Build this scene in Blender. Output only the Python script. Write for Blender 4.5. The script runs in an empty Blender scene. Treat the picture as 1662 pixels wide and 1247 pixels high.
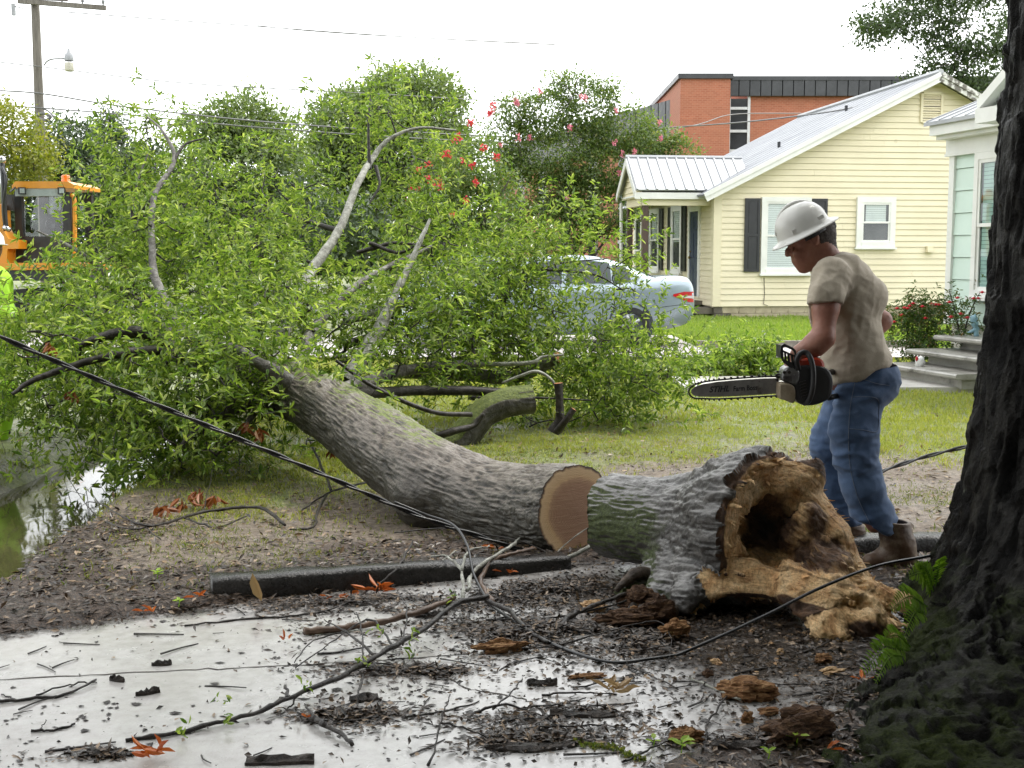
import bpy, math, random
import numpy as np
from mathutils import Vector, Matrix

S = bpy.context.scene
COL = S.collection
RD = random.Random(11)
RN = np.random.default_rng(11)

# ------------------------------------------------------------------ camera
F, IW, IH, HOR, CH = 2000.0, 1662.0, 1247.0, 415.0, 1.5
PITCH = math.atan((IH / 2 - HOR) / F)
cam = bpy.data.cameras.new('camera')
cam.sensor_width = 36.0
cam.lens = 36.0 * F / IW
cam.clip_start, cam.clip_end = 0.05, 3000.0
camo = bpy.data.objects.new('camera', cam)
COL.objects.link(camo)
camo.location = (0, 0, CH)
camo.rotation_euler = (math.pi / 2 - PITCH, 0, 0)
S.camera = camo

# ------------------------------------------------------------------ light
SUN_EL, SUN_AZ = 58.0, 60.0          # azimuth clockwise from +Y (behind the houses, to the right)
W = bpy.data.worlds.new('World')
S.world = W
W.use_nodes = True
wt = W.node_tree
bg = wt.nodes['Background']
sky = wt.nodes.new('ShaderNodeTexSky')
sky.sky_type = 'NISHITA'
sky.sun_disc = False
sky.sun_elevation = math.radians(SUN_EL)
sky.sun_rotation = math.radians(SUN_AZ)
sky.dust_density = 1.0
sky.air_density = 1.0
hs = wt.nodes.new('ShaderNodeHueSaturation')      # overcast: the cloud layer takes the blue out
hs.inputs['Saturation'].default_value = 0.16
wt.links.new(sky.outputs[0], hs.inputs['Color'])
cl = wt.nodes.new('ShaderNodeMix')                # an even sheet of cloud in front of the clear sky
cl.data_type = 'RGBA'
cl.inputs[0].default_value = 0.8
cl.inputs[7].default_value = (9.3, 9.5, 9.6, 1)
wt.links.new(hs.outputs[0], cl.inputs[6])
wt.links.new(cl.outputs[2], bg.inputs['Color'])
bg.inputs['Strength'].default_value = 0.15
sl = bpy.data.lights.new('sun', 'SUN')
sl.energy = 1.5
sl.angle = math.radians(11)
sl.color = (1.0, 0.955, 0.88)
so = bpy.data.objects.new('sun', sl)
COL.objects.link(so)
_d = Vector((math.sin(math.radians(SUN_AZ)) * math.cos(math.radians(SUN_EL)),
             math.cos(math.radians(SUN_AZ)) * math.cos(math.radians(SUN_EL)), math.sin(math.radians(SUN_EL))))
so.rotation_euler = _d.to_track_quat('Z', 'Y').to_euler()
so.location = (10, 10, 30)
S.view_settings.view_transform = 'Standard'
S.view_settings.look = 'None'
S.view_settings.exposure = 1.15
S.view_settings.gamma = 1.0
S.view_settings.use_curve_mapping = False
S.render.engine = 'CYCLES'
S.cycles.max_bounces = 8
S.cycles.transparent_max_bounces = 12
S.cycles.caustics_reflective = False
S.cycles.caustics_refractive = False

# ------------------------------------------------------------------ picture <-> place, for measuring the photograph
_cp, _sp = math.cos(PITCH), math.sin(PITCH)
def ray(px, py):
    u, v = (px - IW / 2) / F, (IH / 2 - py) / F
    return np.array([u, _cp + _sp * v, -_sp + _cp * v])
def P(px, py, Y):
    r = ray(px, py)
    t = Y / r[1]
    return np.array([r[0] * t, Y, CH + r[2] * t])
def G(px, py, z=0.0):
    r = ray(px, py)
    t = (z - CH) / r[2]
    return np.array([r[0] * t, r[1] * t, z])

# ------------------------------------------------------------------ noise
def _hash(ix, iy, iz, seed):
    h = (ix * 374761393 + iy * 668265263 + iz * 1274126177 + seed * 974711) & 0xffffffff
    h = ((h ^ (h >> 13)) * 1274126177) & 0xffffffff
    h = ((h ^ (h >> 16)) * 2246822519) & 0xffffffff
    return ((h ^ (h >> 15)) & 0xffff) / 32767.5 - 1.0
def vnoise(p, seed=0):
    p = np.asarray(p, dtype=np.float64)
    i = np.floor(p).astype(np.int64)
    f = p - i
    f = f * f * (3 - 2 * f)
    x, y, z = i[..., 0], i[..., 1], i[..., 2]
    r = 0
    for dx in (0, 1):
        wx = f[..., 0] if dx else 1 - f[..., 0]
        for dy in (0, 1):
            wy = f[..., 1] if dy else 1 - f[..., 1]
            for dz in (0, 1):
                wz = f[..., 2] if dz else 1 - f[..., 2]
                r = r + wx * wy * wz * _hash(x + dx, y + dy, z + dz, seed)
    return r
def fbm(p, oct=3, seed=0):
    a, r, p = 0.5, 0, np.asarray(p, dtype=np.float64)
    for k in range(oct):
        r = r + a * vnoise(p, seed + k)
        p = p * 2.03 + 11.3
        a *= 0.5
    return r
def ridged(p, oct=3, seed=0):
    a, r, p = 0.5, 0, np.asarray(p, dtype=np.float64)
    for k in range(oct):
        r = r + a * (1 - 2 * np.abs(vnoise(p, seed + k)))
        p = p * 2.03 + 7.1
        a *= 0.5
    return r
def nrm(v):
    v = np.asarray(v, dtype=float)
    n = np.linalg.norm(v, axis=-1, keepdims=True)
    return v / np.maximum(n, 1e-9)

# ------------------------------------------------------------------ materials
class NT:
    def __init__(s, name):
        s.m = bpy.data.materials.new(name)
        s.m.use_nodes = True
        s.t = s.m.node_tree
        s.b = s.t.nodes['Principled BSDF']
        s.o = s.t.nodes['Material Output']
    def n(s, typ, ins=None, **pr):
        nd = s.t.nodes.new('ShaderNode' + typ)
        for k, v in pr.items():
            setattr(nd, k, v)
        for k, v in (ins or {}).items():
            s.put(nd.inputs[k], v)
        return nd
    def put(s, sock, v):
        if isinstance(v, bpy.types.NodeSocket):
            s.t.links.new(v, sock)
        elif isinstance(v, (tuple, list)) and sock.type == 'RGBA' and len(v) == 3:
            sock.default_value = (*v, 1)
        else:
            sock.default_value = v
    def co(s, kind='Object', scale=(1, 1, 1)):
        tc = s.n('TexCoord')
        mp = s.n('Mapping', {'Vector': tc.outputs[kind], 'Scale': scale})
        return mp.outputs[0]
    def noise(s, vec, scale, detail=5, rough=0.6, dist=0.0):
        return s.n('TexNoise', {'Vector': vec, 'Scale': scale, 'Detail': detail, 'Roughness': rough, 'Distortion': dist}).outputs['Fac']
    def ramp(s, fac, stops, interp='LINEAR'):
        r = s.n('ValToRGB', {'Fac': fac})
        r.color_ramp.interpolation = interp
        e = r.color_ramp.elements
        while len(e) < len(stops):
            e.new(0.5)
        for k, (p, c) in enumerate(stops):
            e[k].position = p
            e[k].color = (*c, 1) if isinstance(c, (tuple, list)) else (c, c, c, 1)
        return r.outputs['Color']
    def mix(s, fac, a, b, blend='MIX'):
        nd = s.n('Mix', data_type='RGBA', blend_type=blend)
        s.put(nd.inputs[0], fac); s.put(nd.inputs[6], a); s.put(nd.inputs[7], b)
        return nd.outputs[2]
    def mth(s, op, a, b=0.0, clamp=False):
        nd = s.n('Math', operation=op, use_clamp=clamp)
        s.put(nd.inputs[0], a); s.put(nd.inputs[1], b)
        return nd.outputs[0]
    def bump(s, h, strength=0.3, dist=0.02, prev=None):
        nd = s.n('Bump', {'Height': h, 'Strength': strength, 'Distance': dist})
        if prev: s.put(nd.inputs['Normal'], prev)
        return nd.outputs[0]
    def fin(s, **k):
        for a, v in k.items():
            s.put(s.b.inputs[a.replace('_', ' ')], v)
        return s.m

def pm(name, c1, c2=None, scale=6, rough=0.6, bump=0.15, bscale=60, metal=0.0, coat=0.0, stretch=(1, 1, 1), spec=0.5, lo=0.35, hi=0.65, dirt=None):
    t = NT(name)
    v = t.co('Object', stretch)
    c2 = c2 or tuple(x * 0.75 for x in c1)
    col = t.ramp(t.noise(v, scale), [(lo, c1), (hi, c2)])
    if dirt:
        col = t.mix(t.ramp(t.noise(v, dirt[1], 6, 0.7), [(dirt[2], 0.0), (dirt[2] + 0.15, 1.0)]), col, dirt[0])
    nb = t.bump(t.noise(v, bscale), bump, 0.01)
    rr = t.ramp(t.noise(v, scale * 2.3), [(0.3, max(0.03, rough - 0.1)), (0.7, min(1, rough + 0.1))])
    return t.fin(Base_Color=col, Roughness=rr, Normal=nb, Metallic=metal, Coat_Weight=coat, Specular_IOR_Level=spec)

def leafmat(name, c1, c2, c3=None, rough=0.38, transl=0.35, tcol=None):
    t = NT(name)
    g = t.n('NewGeometry')
    oi = t.n('ObjectInfo')
    f = t.mth('FRACT', t.mth('ADD', g.outputs['Random Per Island'], oi.outputs['Random']))
    st = [(0.0, c1), (0.75, c2)] + ([(1.0, c3)] if c3 else [])
    col = t.ramp(f, st)
    big = t.noise(t.co('Object'), 1.7, 2)
    col = t.mix(t.mth('MULTIPLY', big, 0.5), col, t.mix(1.0, col, (1.25, 1.2, 0.6), 'MULTIPLY'))
    t.fin(Base_Color=col, Roughness=rough)
    tr = t.n('BsdfTranslucent', {'Color': t.mix(1.0, col, tcol or (1.6, 1.75, 0.6), 'MULTIPLY')})
    mx = t.n('MixShader', {0: transl, 1: t.b.outputs[0], 2: tr.outputs[0]})
    t.t.links.new(mx.outputs[0], t.o.inputs['Surface'])
    return t.m

# ------------------------------------------------------------------ objects
WL = {}                       # world position of every object built in world coordinates
def tag(o, label=None, cat=None, group=None, kind=None):
    if label: o['label'] = label
    if cat: o['category'] = cat
    if group: o['group'] = group
    if kind: o['kind'] = kind
    return o
def empty(name, loc, label=None, cat=None, group=None):
    o = bpy.data.objects.new(name, None)
    o.empty_display_size = 0.1
    COL.objects.link(o)
    o.location = loc
    WL[o.name] = np.array(loc, dtype=float)
    return tag(o, label, cat, group)
def np_mesh(name, V, faces, smooth=False):
    """faces: list of (m,k) int arrays"""
    me = bpy.data.meshes.new(name)
    V = np.asarray(V, dtype=np.float32)
    me.vertices.add(len(V))
    me.vertices.foreach_set('co', V.ravel())
    fl = [np.asarray(f, dtype=np.int32) for f in faces if len(f)]
    idx = np.concatenate([f.ravel() for f in fl])
    tot = np.concatenate([np.full(len(f), f.shape[1], dtype=np.int32) for f in fl])
    st = np.concatenate([[0], np.cumsum(tot)[:-1]]).astype(np.int32)
    me.loops.add(len(idx))
    me.loops.foreach_set('vertex_index', idx)
    me.polygons.add(len(tot))
    me.polygons.foreach_set('loop_start', st)
    me.update(calc_edges=True)
    me.polygons.foreach_set('use_smooth', np.full(len(tot), bool(smooth)))
    return me
def link(name, me, mat, parent=None, loc=None):
    o = bpy.data.objects.new(name, me)
    COL.objects.link(o)
    for m in (mat if isinstance(mat, (list, tuple)) else [mat]):
        if m: me.materials.append(m)
    if parent: o.parent = parent
    if loc is not None: o.location = loc
    return o
def mk(name, V, faces, mat, parent=None, smooth=False, **tg):
    """V in world coordinates"""
    V = np.asarray(V, dtype=float)
    if parent is not None:
        org = WL[parent.name]
    else:
        lo, hi = V.min(0), V.max(0)
        org = np.array([(lo[0] + hi[0]) / 2, (lo[1] + hi[1]) / 2, lo[2]])
    if isinstance(faces, list) and len(faces) and not isinstance(faces[0], np.ndarray):
        by = {}
        for f in faces: by.setdefault(len(f), []).append(f)
        faces = [np.array(v) for v in by.values()]
    me = np_mesh(name, V - org, faces, smooth)
    o = link(name, me, mat, parent, None if parent is not None else org)
    WL[o.name] = org
    return tag(o, **tg)

class B:
    """collects simple solids in world coordinates"""
    def __init__(s): s.v, s.f = [], []
    def add(s, V, Fs):
        n = len(s.v)
        s.v += [tuple(map(float, p)) for p in V]
        s.f += [tuple(int(i) + n for i in f) for f in Fs]
        return s
    def hexa(s, p):            # 8 corners: bottom ring 0-3, top ring 4-7
        return s.add(p, [(3, 2, 1, 0), (4, 5, 6, 7), (0, 1, 5, 4), (1, 2, 6, 5), (2, 3, 7, 6), (3, 0, 4, 7)])
    def box(s, c, size, ax=None):
        c = np.array(c, float); h = np.array(size, float) / 2
        ax = np.eye(3) if ax is None else np.array(ax, float)
        pts = []
        for z in (-1, 1):
            for x, y in ((-1, -1), (1, -1), (1, 1), (-1, 1)):
                pts.append(c + ax[0] * x * h[0] + ax[1] * y * h[1] + ax[2] * z * h[2])
        return s.hexa(pts)
    def prism(s, poly, ext):   # polygon (3-D points) pushed by ext
        n = len(poly); ext = np.array(ext, float)
        V = [np.array(p, float) for p in poly] + [np.array(p, float) + ext for p in poly]
        Fs = [tuple(range(n)), tuple(range(2 * n - 1, n - 1, -1))] + [(i, i + n, (i + 1) % n + n, (i + 1) % n) for i in range(n)]
        return s.add(V, Fs)
    def tube(s, pts, rad, n=6, caps=True):
        V, Fs = tube_np(pts, rad, n, caps)
        return s.add(V, Fs)
    def lathe(s, prof, c, axis=(0, 0, 1), n=20, sx=1.0, xdir=(1, 0, 0)):
        a = nrm(axis); x = nrm(np.array(xdir) - a * np.dot(xdir, a)); y = np.cross(a, x)
        V, Fs = [], []
        for r, h in prof:
            for k in range(n):
                t = 2 * math.pi * k / n
                V.append(np.array(c) + a * h + x * r * sx * math.cos(t) + y * r * math.sin(t))
        m = len(prof)
        for i in range(m - 1):
            for k in range(n):
                k2 = (k + 1) % n
                Fs.append((i * n + k, i * n + k2, (i + 1) * n + k2, (i + 1) * n + k))
        return s.add(V, Fs)
    def sphere(s, c, r, n=8, m=5):
        r = np.array(r if np.ndim(r) else (r, r, r), float)
        V, Fs = [], []
        for i in range(m + 1):
            ph = math.pi * i / m
            for k in range(n):
                t = 2 * math.pi * k / n
                V.append(np.array(c) + r * np.array([math.sin(ph) * math.cos(t), math.sin(ph) * math.sin(t), -math.cos(ph)]))
        for i in range(m):
            for k in range(n):
                k2 = (k + 1) % n
                Fs.append((i * n + k, i * n + k2, (i + 1) * n + k2, (i + 1) * n + k))
        return s.add(V, Fs)
    def out(s, name, mat, parent=None, smooth=False, **tg):
        return mk(name, s.v, s.f, mat, parent, smooth, **tg)

def tube_np(pts, rad, n=6, caps=True):
    pts = np.array(pts, float); m = len(pts)
    rad = np.broadcast_to(np.array(rad, float), (m,))
    T = np.zeros_like(pts); T[1:-1] = pts[2:] - pts[:-2]; T[0] = pts[1] - pts[0]; T[-1] = pts[-1] - pts[-2]
    T = nrm(T)
    ref = np.array([0, 0, 1.0]) if abs(T[0][2]) < 0.9 else np.array([1.0, 0, 0])
    x = nrm(np.cross(ref, T[0])); V = []
    for i in range(m):
        x = nrm(x - T[i] * np.dot(x, T[i])); y = np.cross(T[i], x)
        for k in range(n):
            t = 2 * math.pi * k / n
            V.append(pts[i] + rad[i] * (x * math.cos(t) + y * math.sin(t)))
    Fs = [(i * n + k, i * n + (k + 1) % n, (i + 1) * n + (k + 1) % n, (i + 1) * n + k) for i in range(m - 1) for k in range(n)]
    if caps:
        Fs.append(tuple(range(n - 1, -1, -1))); Fs.append(tuple(range((m - 1) * n, m * n)))
    return V, Fs

def spline(pts, per=6):
    """Catmull-Rom through points of any dimension"""
    p = np.array(pts, float)
    p = np.vstack([2 * p[0] - p[1], p, 2 * p[-1] - p[-2]])
    out = []
    for i in range(1, len(p) - 2):
        for k in range(per):
            t = k / per
            out.append(0.5 * (2 * p[i] + (p[i + 1] - p[i - 1]) * t + (2 * p[i - 1] - 5 * p[i] + 4 * p[i + 1] - p[i + 2]) * t * t
                              + (3 * p[i] - p[i - 1] - 3 * p[i + 1] + p[i + 2]) * t ** 3))
    out.append(p[-2])
    return np.array(out)

# ------------------------------------------------------------------ leaves, in bulk
def leaves_np(Pn, D, N, L, Wd, fold=0.18, droop=0.15):
    """n leaves of six vertices folded on the midrib: returns V (6n,3) and quads (2n,4)"""
    n = len(Pn)
    x = nrm(D); z = nrm(N - x * np.sum(N * x, 1, keepdims=True)); y = np.cross(z, x)
    L = np.broadcast_to(L, (n,))[:, None]; Wd = np.broadcast_to(Wd, (n,))[:, None]
    tpl = [(0, 0, 0), (0.3, -0.42, fold), (0.68, -0.4, fold * 0.6), (1, 0, -droop), (0.68, 0.4, fold * 0.6), (0.3, 0.42, fold)]
    V = np.empty((n, 6, 3))
    for k, (a, b, c) in enumerate(tpl):
        V[:, k] = Pn + x * L * a + y * Wd * b + z * (Wd * c if c > 0 else L * c)
    base = (np.arange(n) * 6)[:, None]
    q = np.concatenate([base + np.array([[0, 1, 2, 3]]), base + np.array([[0, 3, 4, 5]])], 0)
    return V.reshape(-1, 3), q
def rdir(n):
    return nrm(RN.normal(size=(n, 3)))
def cards_np(Pn, D, N, L, Wd):
    """n pointed four-vertex leaves (far foliage, blades, chips)"""
    n = len(Pn)
    x = nrm(D); z = nrm(N - x * np.sum(N * x, 1, keepdims=True)); y = np.cross(z, x)
    L = np.broadcast_to(L, (n,))[:, None]; Wd = np.broadcast_to(Wd, (n,))[:, None]
    V = np.empty((n, 4, 3))
    V[:, 0] = Pn; V[:, 1] = Pn + x * L * 0.5 - y * Wd / 2 + z * Wd * 0.15; V[:, 2] = Pn + x * L; V[:, 3] = Pn + x * L * 0.5 + y * Wd / 2 + z * Wd * 0.15
    return V.reshape(-1, 3), np.arange(4 * n).reshape(-1, 4)

# ------------------------------------------------------------------ signed distance modelling
class SDF:
    def __init__(s, lo, hi, h):
        s.lo = np.array(lo, float); s.h = h
        s.dim = np.ceil((np.array(hi, float) - s.lo) / h).astype(int) + 1
        s.f = np.full(s.dim, 9.0, dtype=np.float32)
    def _sub(s, lo, hi):
        a = np.clip(np.floor((lo - s.lo) / s.h).astype(int), 0, s.dim - 1)
        b = np.clip(np.ceil((hi - s.lo) / s.h).astype(int) + 1, 1, s.dim)
        sl = tuple(slice(a[i], b[i]) for i in range(3))
        g = [(s.lo[i] + s.h * np.arange(a[i], b[i])).astype(np.float32) for i in range(3)]
        return sl, g[0][:, None, None], g[1][None, :, None], g[2][None, None, :]
    def _put(s, sl, d, k, sub):
        f = s.f[sl]
        if sub:
            d = -d
            h = np.clip(0.5 - 0.5 * (d - f) / -k, 0, 1) if False else np.clip(0.5 + 0.5 * (d - f) / k, 0, 1)
            s.f[sl] = f * (1 - h) + d * h + k * h * (1 - h)
        else:
            h = np.clip(0.5 + 0.5 * (d - f) / k, 0, 1)
            s.f[sl] = d * (1 - h) + f * h - k * h * (1 - h)
    def cone(s, a, b, ra, rb, k=0.02, sub=False, sq=(1, 1, 1)):
        a = np.array(a, float); b = np.array(b, float); sq = np.array(sq, float)
        m = (max(ra, rb) / sq.min()) + k + 3 * s.h
        sl, x, y, z = s._sub(np.minimum(a, b) - m, np.maximum(a, b) + m)
        ba = (b - a) * sq
        px, py, pz = (x - a[0]) * sq[0], (y - a[1]) * sq[1], (z - a[2]) * sq[2]
        t = np.clip((px * ba[0] + py * ba[1] + pz * ba[2]) / max(np.dot(ba, ba), 1e-9), 0, 1)
        d = np.sqrt((px - t * ba[0]) ** 2 + (py - t * ba[1]) ** 2 + (pz - t * ba[2]) ** 2) - (ra + (rb - ra) * t)
        s._put(sl, d.astype(np.float32), k, sub); return s
    def chain(s, pts, k=0.02, sq=(1, 1, 1)):
        for (a, ra), (b, rb) in zip(pts[:-1], pts[1:]): s.cone(a, b, ra, rb, k, False, sq)
        return s
    def ell(s, c, r, k=0.02, sub=False, ax=None):
        c = np.array(c, float); r = np.array(r, float)
        m = r.max() + k + 3 * s.h
        sl, x, y, z = s._sub(c - m, c + m)
        X, Y, Z = x - c[0], y - c[1], z - c[2]
        if ax is not None:
            ax = np.array(ax, float)
            X, Y, Z = [ax[i][0] * X + ax[i][1] * Y + ax[i][2] * Z for i in range(3)]
        q = np.sqrt((X / r[0]) ** 2 + (Y / r[1]) ** 2 + (Z / r[2]) ** 2)
        d = (q - 1) * r.min()
        s._put(sl, d.astype(np.float32), k, sub); return s
    def cut(s, p, n):          # removes the side n points to
        p = np.array(p, float); n = nrm(n)
        sl, x, y, z = s._sub(s.lo, s.lo + s.dim * s.h)
        d = (x - p[0]) * n[0] + (y - p[1]) * n[1] + (z - p[2]) * n[2]
        s.f = np.maximum(s.f, d.astype(np.float32)); return s
    def mesh(s):
        f = s.f
        ins = f < 0
        c = [ins[i:ins.shape[0] - 1 + i, j:ins.shape[1] - 1 + j, k:ins.shape[2] - 1 + k] for i in (0, 1) for j in (0, 1) for k in (0, 1)]
        sm = sum(a.astype(np.int8) for a in c)
        act = np.argwhere((sm > 0) & (sm < 8))
        cv = np.stack([f[act[:, 0] + i, act[:, 1] + j, act[:, 2] + k] for i in (0, 1) for j in (0, 1) for k in (0, 1)], 1).astype(float)
        corner = np.array([(i, j, k) for i in (0, 1) for j in (0, 1) for k in (0, 1)], float)
        acc = np.zeros((len(act), 3)); cnt = np.zeros(len(act))
        for a in range(8):
            for b in range(a + 1, 8):
                if np.abs(corner[a] - corner[b]).sum() != 1: continue
                fa, fb = cv[:, a], cv[:, b]
                x = (fa < 0) != (fb < 0)
                t = np.where(x, fa / np.where(x, fa - fb, 1), 0)
                t = np.clip(t, 0.02, 0.98)
                acc += np.where(x[:, None], corner[a] + (corner[b] - corner[a]) * t[:, None], 0); cnt += x
        V = s.lo + s.h * (act + acc / cnt[:, None])
        idx = np.full(np.array(f.shape) - 1, -1, dtype=np.int64)
        idx[tuple(act.T)] = np.arange(len(act))
        Q = []
        for ax in range(3):
            sh = [slice(None)] * 3; sh2 = [slice(None)] * 3
            sh[ax] = slice(0, -1); sh2[ax] = slice(1, None)
            A, Bb = ins[tuple(sh)], ins[tuple(sh2)]
            e = np.argwhere(A != Bb)
            u, v = [(1, 2), (2, 0), (0, 1)][ax]
            e = e[(e[:, u] > 0) & (e[:, v] > 0) & (e[:, u] < f.shape[u] - 1) & (e[:, v] < f.shape[v] - 1)]
            fl = A[tuple(e.T)]
            def cell(du, dv):
                q = e.copy(); q[:, u] -= du; q[:, v] -= dv
                return idx[tuple(q.T)]
            q = np.stack([cell(1, 1), cell(0, 1), cell(0, 0), cell(1, 0)], 1)
            q[~fl] = q[~fl][:, ::-1]
            Q.append(q)
        Q = np.concatenate(Q)
        return V, Q[(Q >= 0).all(1)]
def vnormals(V, Q):
    fn = np.cross(V[Q[:, 2]] - V[Q[:, 0]], V[Q[:, 3]] - V[Q[:, 1]])
    N = np.zeros_like(V)
    for k in range(4): np.add.at(N, Q[:, k], fn)
    return nrm(N)
def submesh(V, Q, mask):
    q = Q[mask]
    u, inv = np.unique(q.ravel(), return_inverse=True)
    return V[u], inv.reshape(q.shape)
# ================================================================== SETTING
def sst(a, b, x):
    t = np.clip((np.asarray(x, float) - a) / (b - a), 0, 1)
    return t * t * (3 - 2 * t)
# driveway slab outline (its far edge runs along the timbers)
DRIVE = np.array([(-7.0, 2.1), (-1.99, 4.78), (-0.9, 5.33), (0.2, 5.86), (1.15, 5.98), (1.62, 5.75), (1.72, 5.1), (1.1, 3.95), (0.45, 3.5), (0.3, 0.5), (-7.0, 0.3)])
def in_poly(x, y, poly):
    x = np.asarray(x, float); y = np.asarray(y, float); r = np.zeros(x.shape, bool)
    j = len(poly) - 1
    for i in range(len(poly)):
        xi, yi = poly[i]; xj, yj = poly[j]
        c = ((yi > y) != (yj > y)) & (x < (xj - xi) * (y - yi) / (yj - yi + 1e-12) + xi)
        r ^= c; j = i
    return r
def edge_dist(x, y, poly):
    d = np.full(np.shape(x), 1e9)
    for i in range(len(poly)):
        a, b = np.array(poly[i]), np.array(poly[(i + 1) % len(poly)])
        ab = b - a
        t = np.clip(((x - a[0]) * ab[0] + (y - a[1]) * ab[1]) / ab.dot(ab), 0, 1)
        d = np.minimum(d, np.hypot(x - a[0] - t * ab[0], y - a[1] - t * ab[1]))
    return d
def p2(x, y, s=1.0, z=0.0):
    x, y = np.broadcast_arrays(np.asarray(x, float), np.asarray(y, float))
    return np.stack([x * s, y * s, np.full(x.shape, z)], -1)
def gh(x, y):
    x = np.asarray(x, float); y = np.asarray(y, float)
    xc = -3.1 - 0.10 * np.sin(y * 0.9)
    d = np.abs(x - xc + 0.06 * vnoise(p2(x, y, 2.3)))
    fy = sst(4.5, 6.0, y) * (1 - sst(14.5, 17, y))
    z = -0.34 * (1 - sst(0.3, 0.78, d)) * fy
    far = 1 - sst(16, 26, np.hypot(x, y))
    dr = np.where(in_poly(x, y, DRIVE), -1, 1) * edge_dist(x, y, DRIVE)
    dr = dr + 0.07 * fbm(p2(x, y, 3.0), 3, 77) + 0.03 * vnoise(p2(x, y, 14.0), 78)
    amp = sst(0.0, 0.5, dr) * far
    z = z + amp * (0.035 * fbm(p2(x, y, 1.3), 3, 3) + 0.016 * fbm(p2(x, y, 6.0), 3, 5))
    z = z + 0.05 * sst(0.1, 0.8, dr) * (1 - sst(-1.6, -0.6, x)) * (1 - sst(6.2, 7.2, y))        # mulch heaped left of the timber
    return z * sst(-0.02, 0.3, dr) - 0.035 + 0.075 * sst(-0.09, 0.07, dr) - 0.04 * sst(0.1, 0.8, dr)
def grass_mask(x, y):
    n = fbm(p2(x, y, 0.8), 4, 21)
    g = sst(7.3, 9.0, y + 0.9 * n - 0.12 * (x - 0.5)) * 0.62 + 0.38 * sst(10.5, 13.0, y + n)
    g = g - 0.45 * np.exp(-(((x - 2.1) / 1.3) ** 2 + ((y - 8.2) / 1.3) ** 2))
    g = np.maximum(g, 0.55 * np.exp(-(((x + 2.15) / 0.4) ** 2 + ((y - 8.9) / 1.5) ** 2)))           # green strip on the ditch bank
    g = np.maximum(g, 0.55 * np.exp(-(((x + 1.6) / 0.9) ** 2 + ((y - 7.6) / 0.9) ** 2)) * sst(-.1, .2, n))
    g = np.maximum(g, 0.25 * sst(0.0, 0.3, n) * sst(5.6, 6.6, y))
    return np.clip(g, 0, 1)
def mulch_mask(x, y):
    dr = np.where(in_poly(x, y, DRIVE), -1, 1) * edge_dist(x, y, DRIVE)
    n = fbm(p2(x, y, 1.7), 3, 31)
    m = 1 - sst(0.35, 1.2, dr + 0.5 * n)
    m = np.maximum(m, (1 - sst(-2.2, -1.4, x + 0.3 * n)) * (1 - sst(6.2, 7.6, y + 0.4 * n)))
    return np.clip(m, 0, 1)

def axis_grid(lo, hi, step, far, growth=1.28):
    a = list(np.arange(lo, hi + 1e-6, step))
    s = step; left = []; x = lo
    while x > -far: s *= growth; x -= s; left.append(x)
    s = step; x = a[-1]; right = []
    while x < far: s *= growth; x += s; right.append(x)
    return np.array(left[::-1] + a + right)
gx = axis_grid(-5.0, 4.2, 0.05, 400); gy = axis_grid(1.5, 13.0, 0.05, 600)
gy = gy[gy > -60]
GX, GY = np.meshgrid(gx, gy, indexing='ij')
V = np.stack([GX, GY, gh(GX, GY)], -1).reshape(-1, 3)
nx, ny = GX.shape
I = (np.arange(nx - 1)[:, None] * ny + np.arange(ny - 1)[None, :]).ravel()
ground_me = np_mesh('ground', V, [np.stack([I, I + ny, I + ny + 1, I + 1], 1)], True)
for nm_, arr in (('grass', grass_mask(GX, GY)), ('mulch', mulch_mask(GX, GY))):
    at = ground_me.attributes.new(nm_, 'FLOAT', 'POINT')
    at.data.foreach_set('value', arr.ravel().astype(np.float32))

def ground_material():
    t = NT('ground_soil_and_turf')
    v = t.co('Object')
    n1, n2, n3 = t.noise(v, 2.2, 6, 0.65), t.noise(v, 22, 5, 0.7), t.noise(v, 85, 3, 0.7)
    dirt = t.ramp(n2, [(0.3, (0.045, 0.032, 0.024)), (0.5, (0.15, 0.115, 0.085)), (0.68, (0.27, 0.225, 0.18))])
    turf = t.ramp(n2, [(0.3, (0.06, 0.07, 0.02)), (0.5, (0.14, 0.17, 0.045)), (0.7, (0.24, 0.26, 0.08))])
    mul = t.ramp(n3, [(0.33, (0.012, 0.008, 0.006)), (0.5, (0.055, 0.035, 0.024)), (0.7, (0.14, 0.095, 0.065))])
    ag = t.n('Attribute', attribute_name='grass').outputs['Fac']
    am = t.n('Attribute', attribute_name='mulch').outputs['Fac']
    fg = t.mth('ADD', ag, t.mth('MULTIPLY', t.mth('SUBTRACT', n1, 0.5), 1.3), True)
    fg = t.ramp(fg, [(0.3, 0.0), (0.62, 1.0)])
    fm = t.ramp(t.mth('ADD', am, t.mth('MULTIPLY', t.mth('SUBTRACT', n1, 0.5), 0.9), True), [(0.38, 0.0), (0.62, 1.0)])
    col = t.mix(fm, t.mix(fg, dirt, turf), mul)
    nb = t.bump(n3, 0.7, 0.02, t.bump(n2, 0.5, 0.03))
    ro = t.ramp(n1, [(0.38, 0.32), (0.6, 0.75)])
    return t.fin(Base_Color=col, Roughness=ro, Normal=nb)
tag(link('ground', ground_me, ground_material()), kind='structure')

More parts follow.
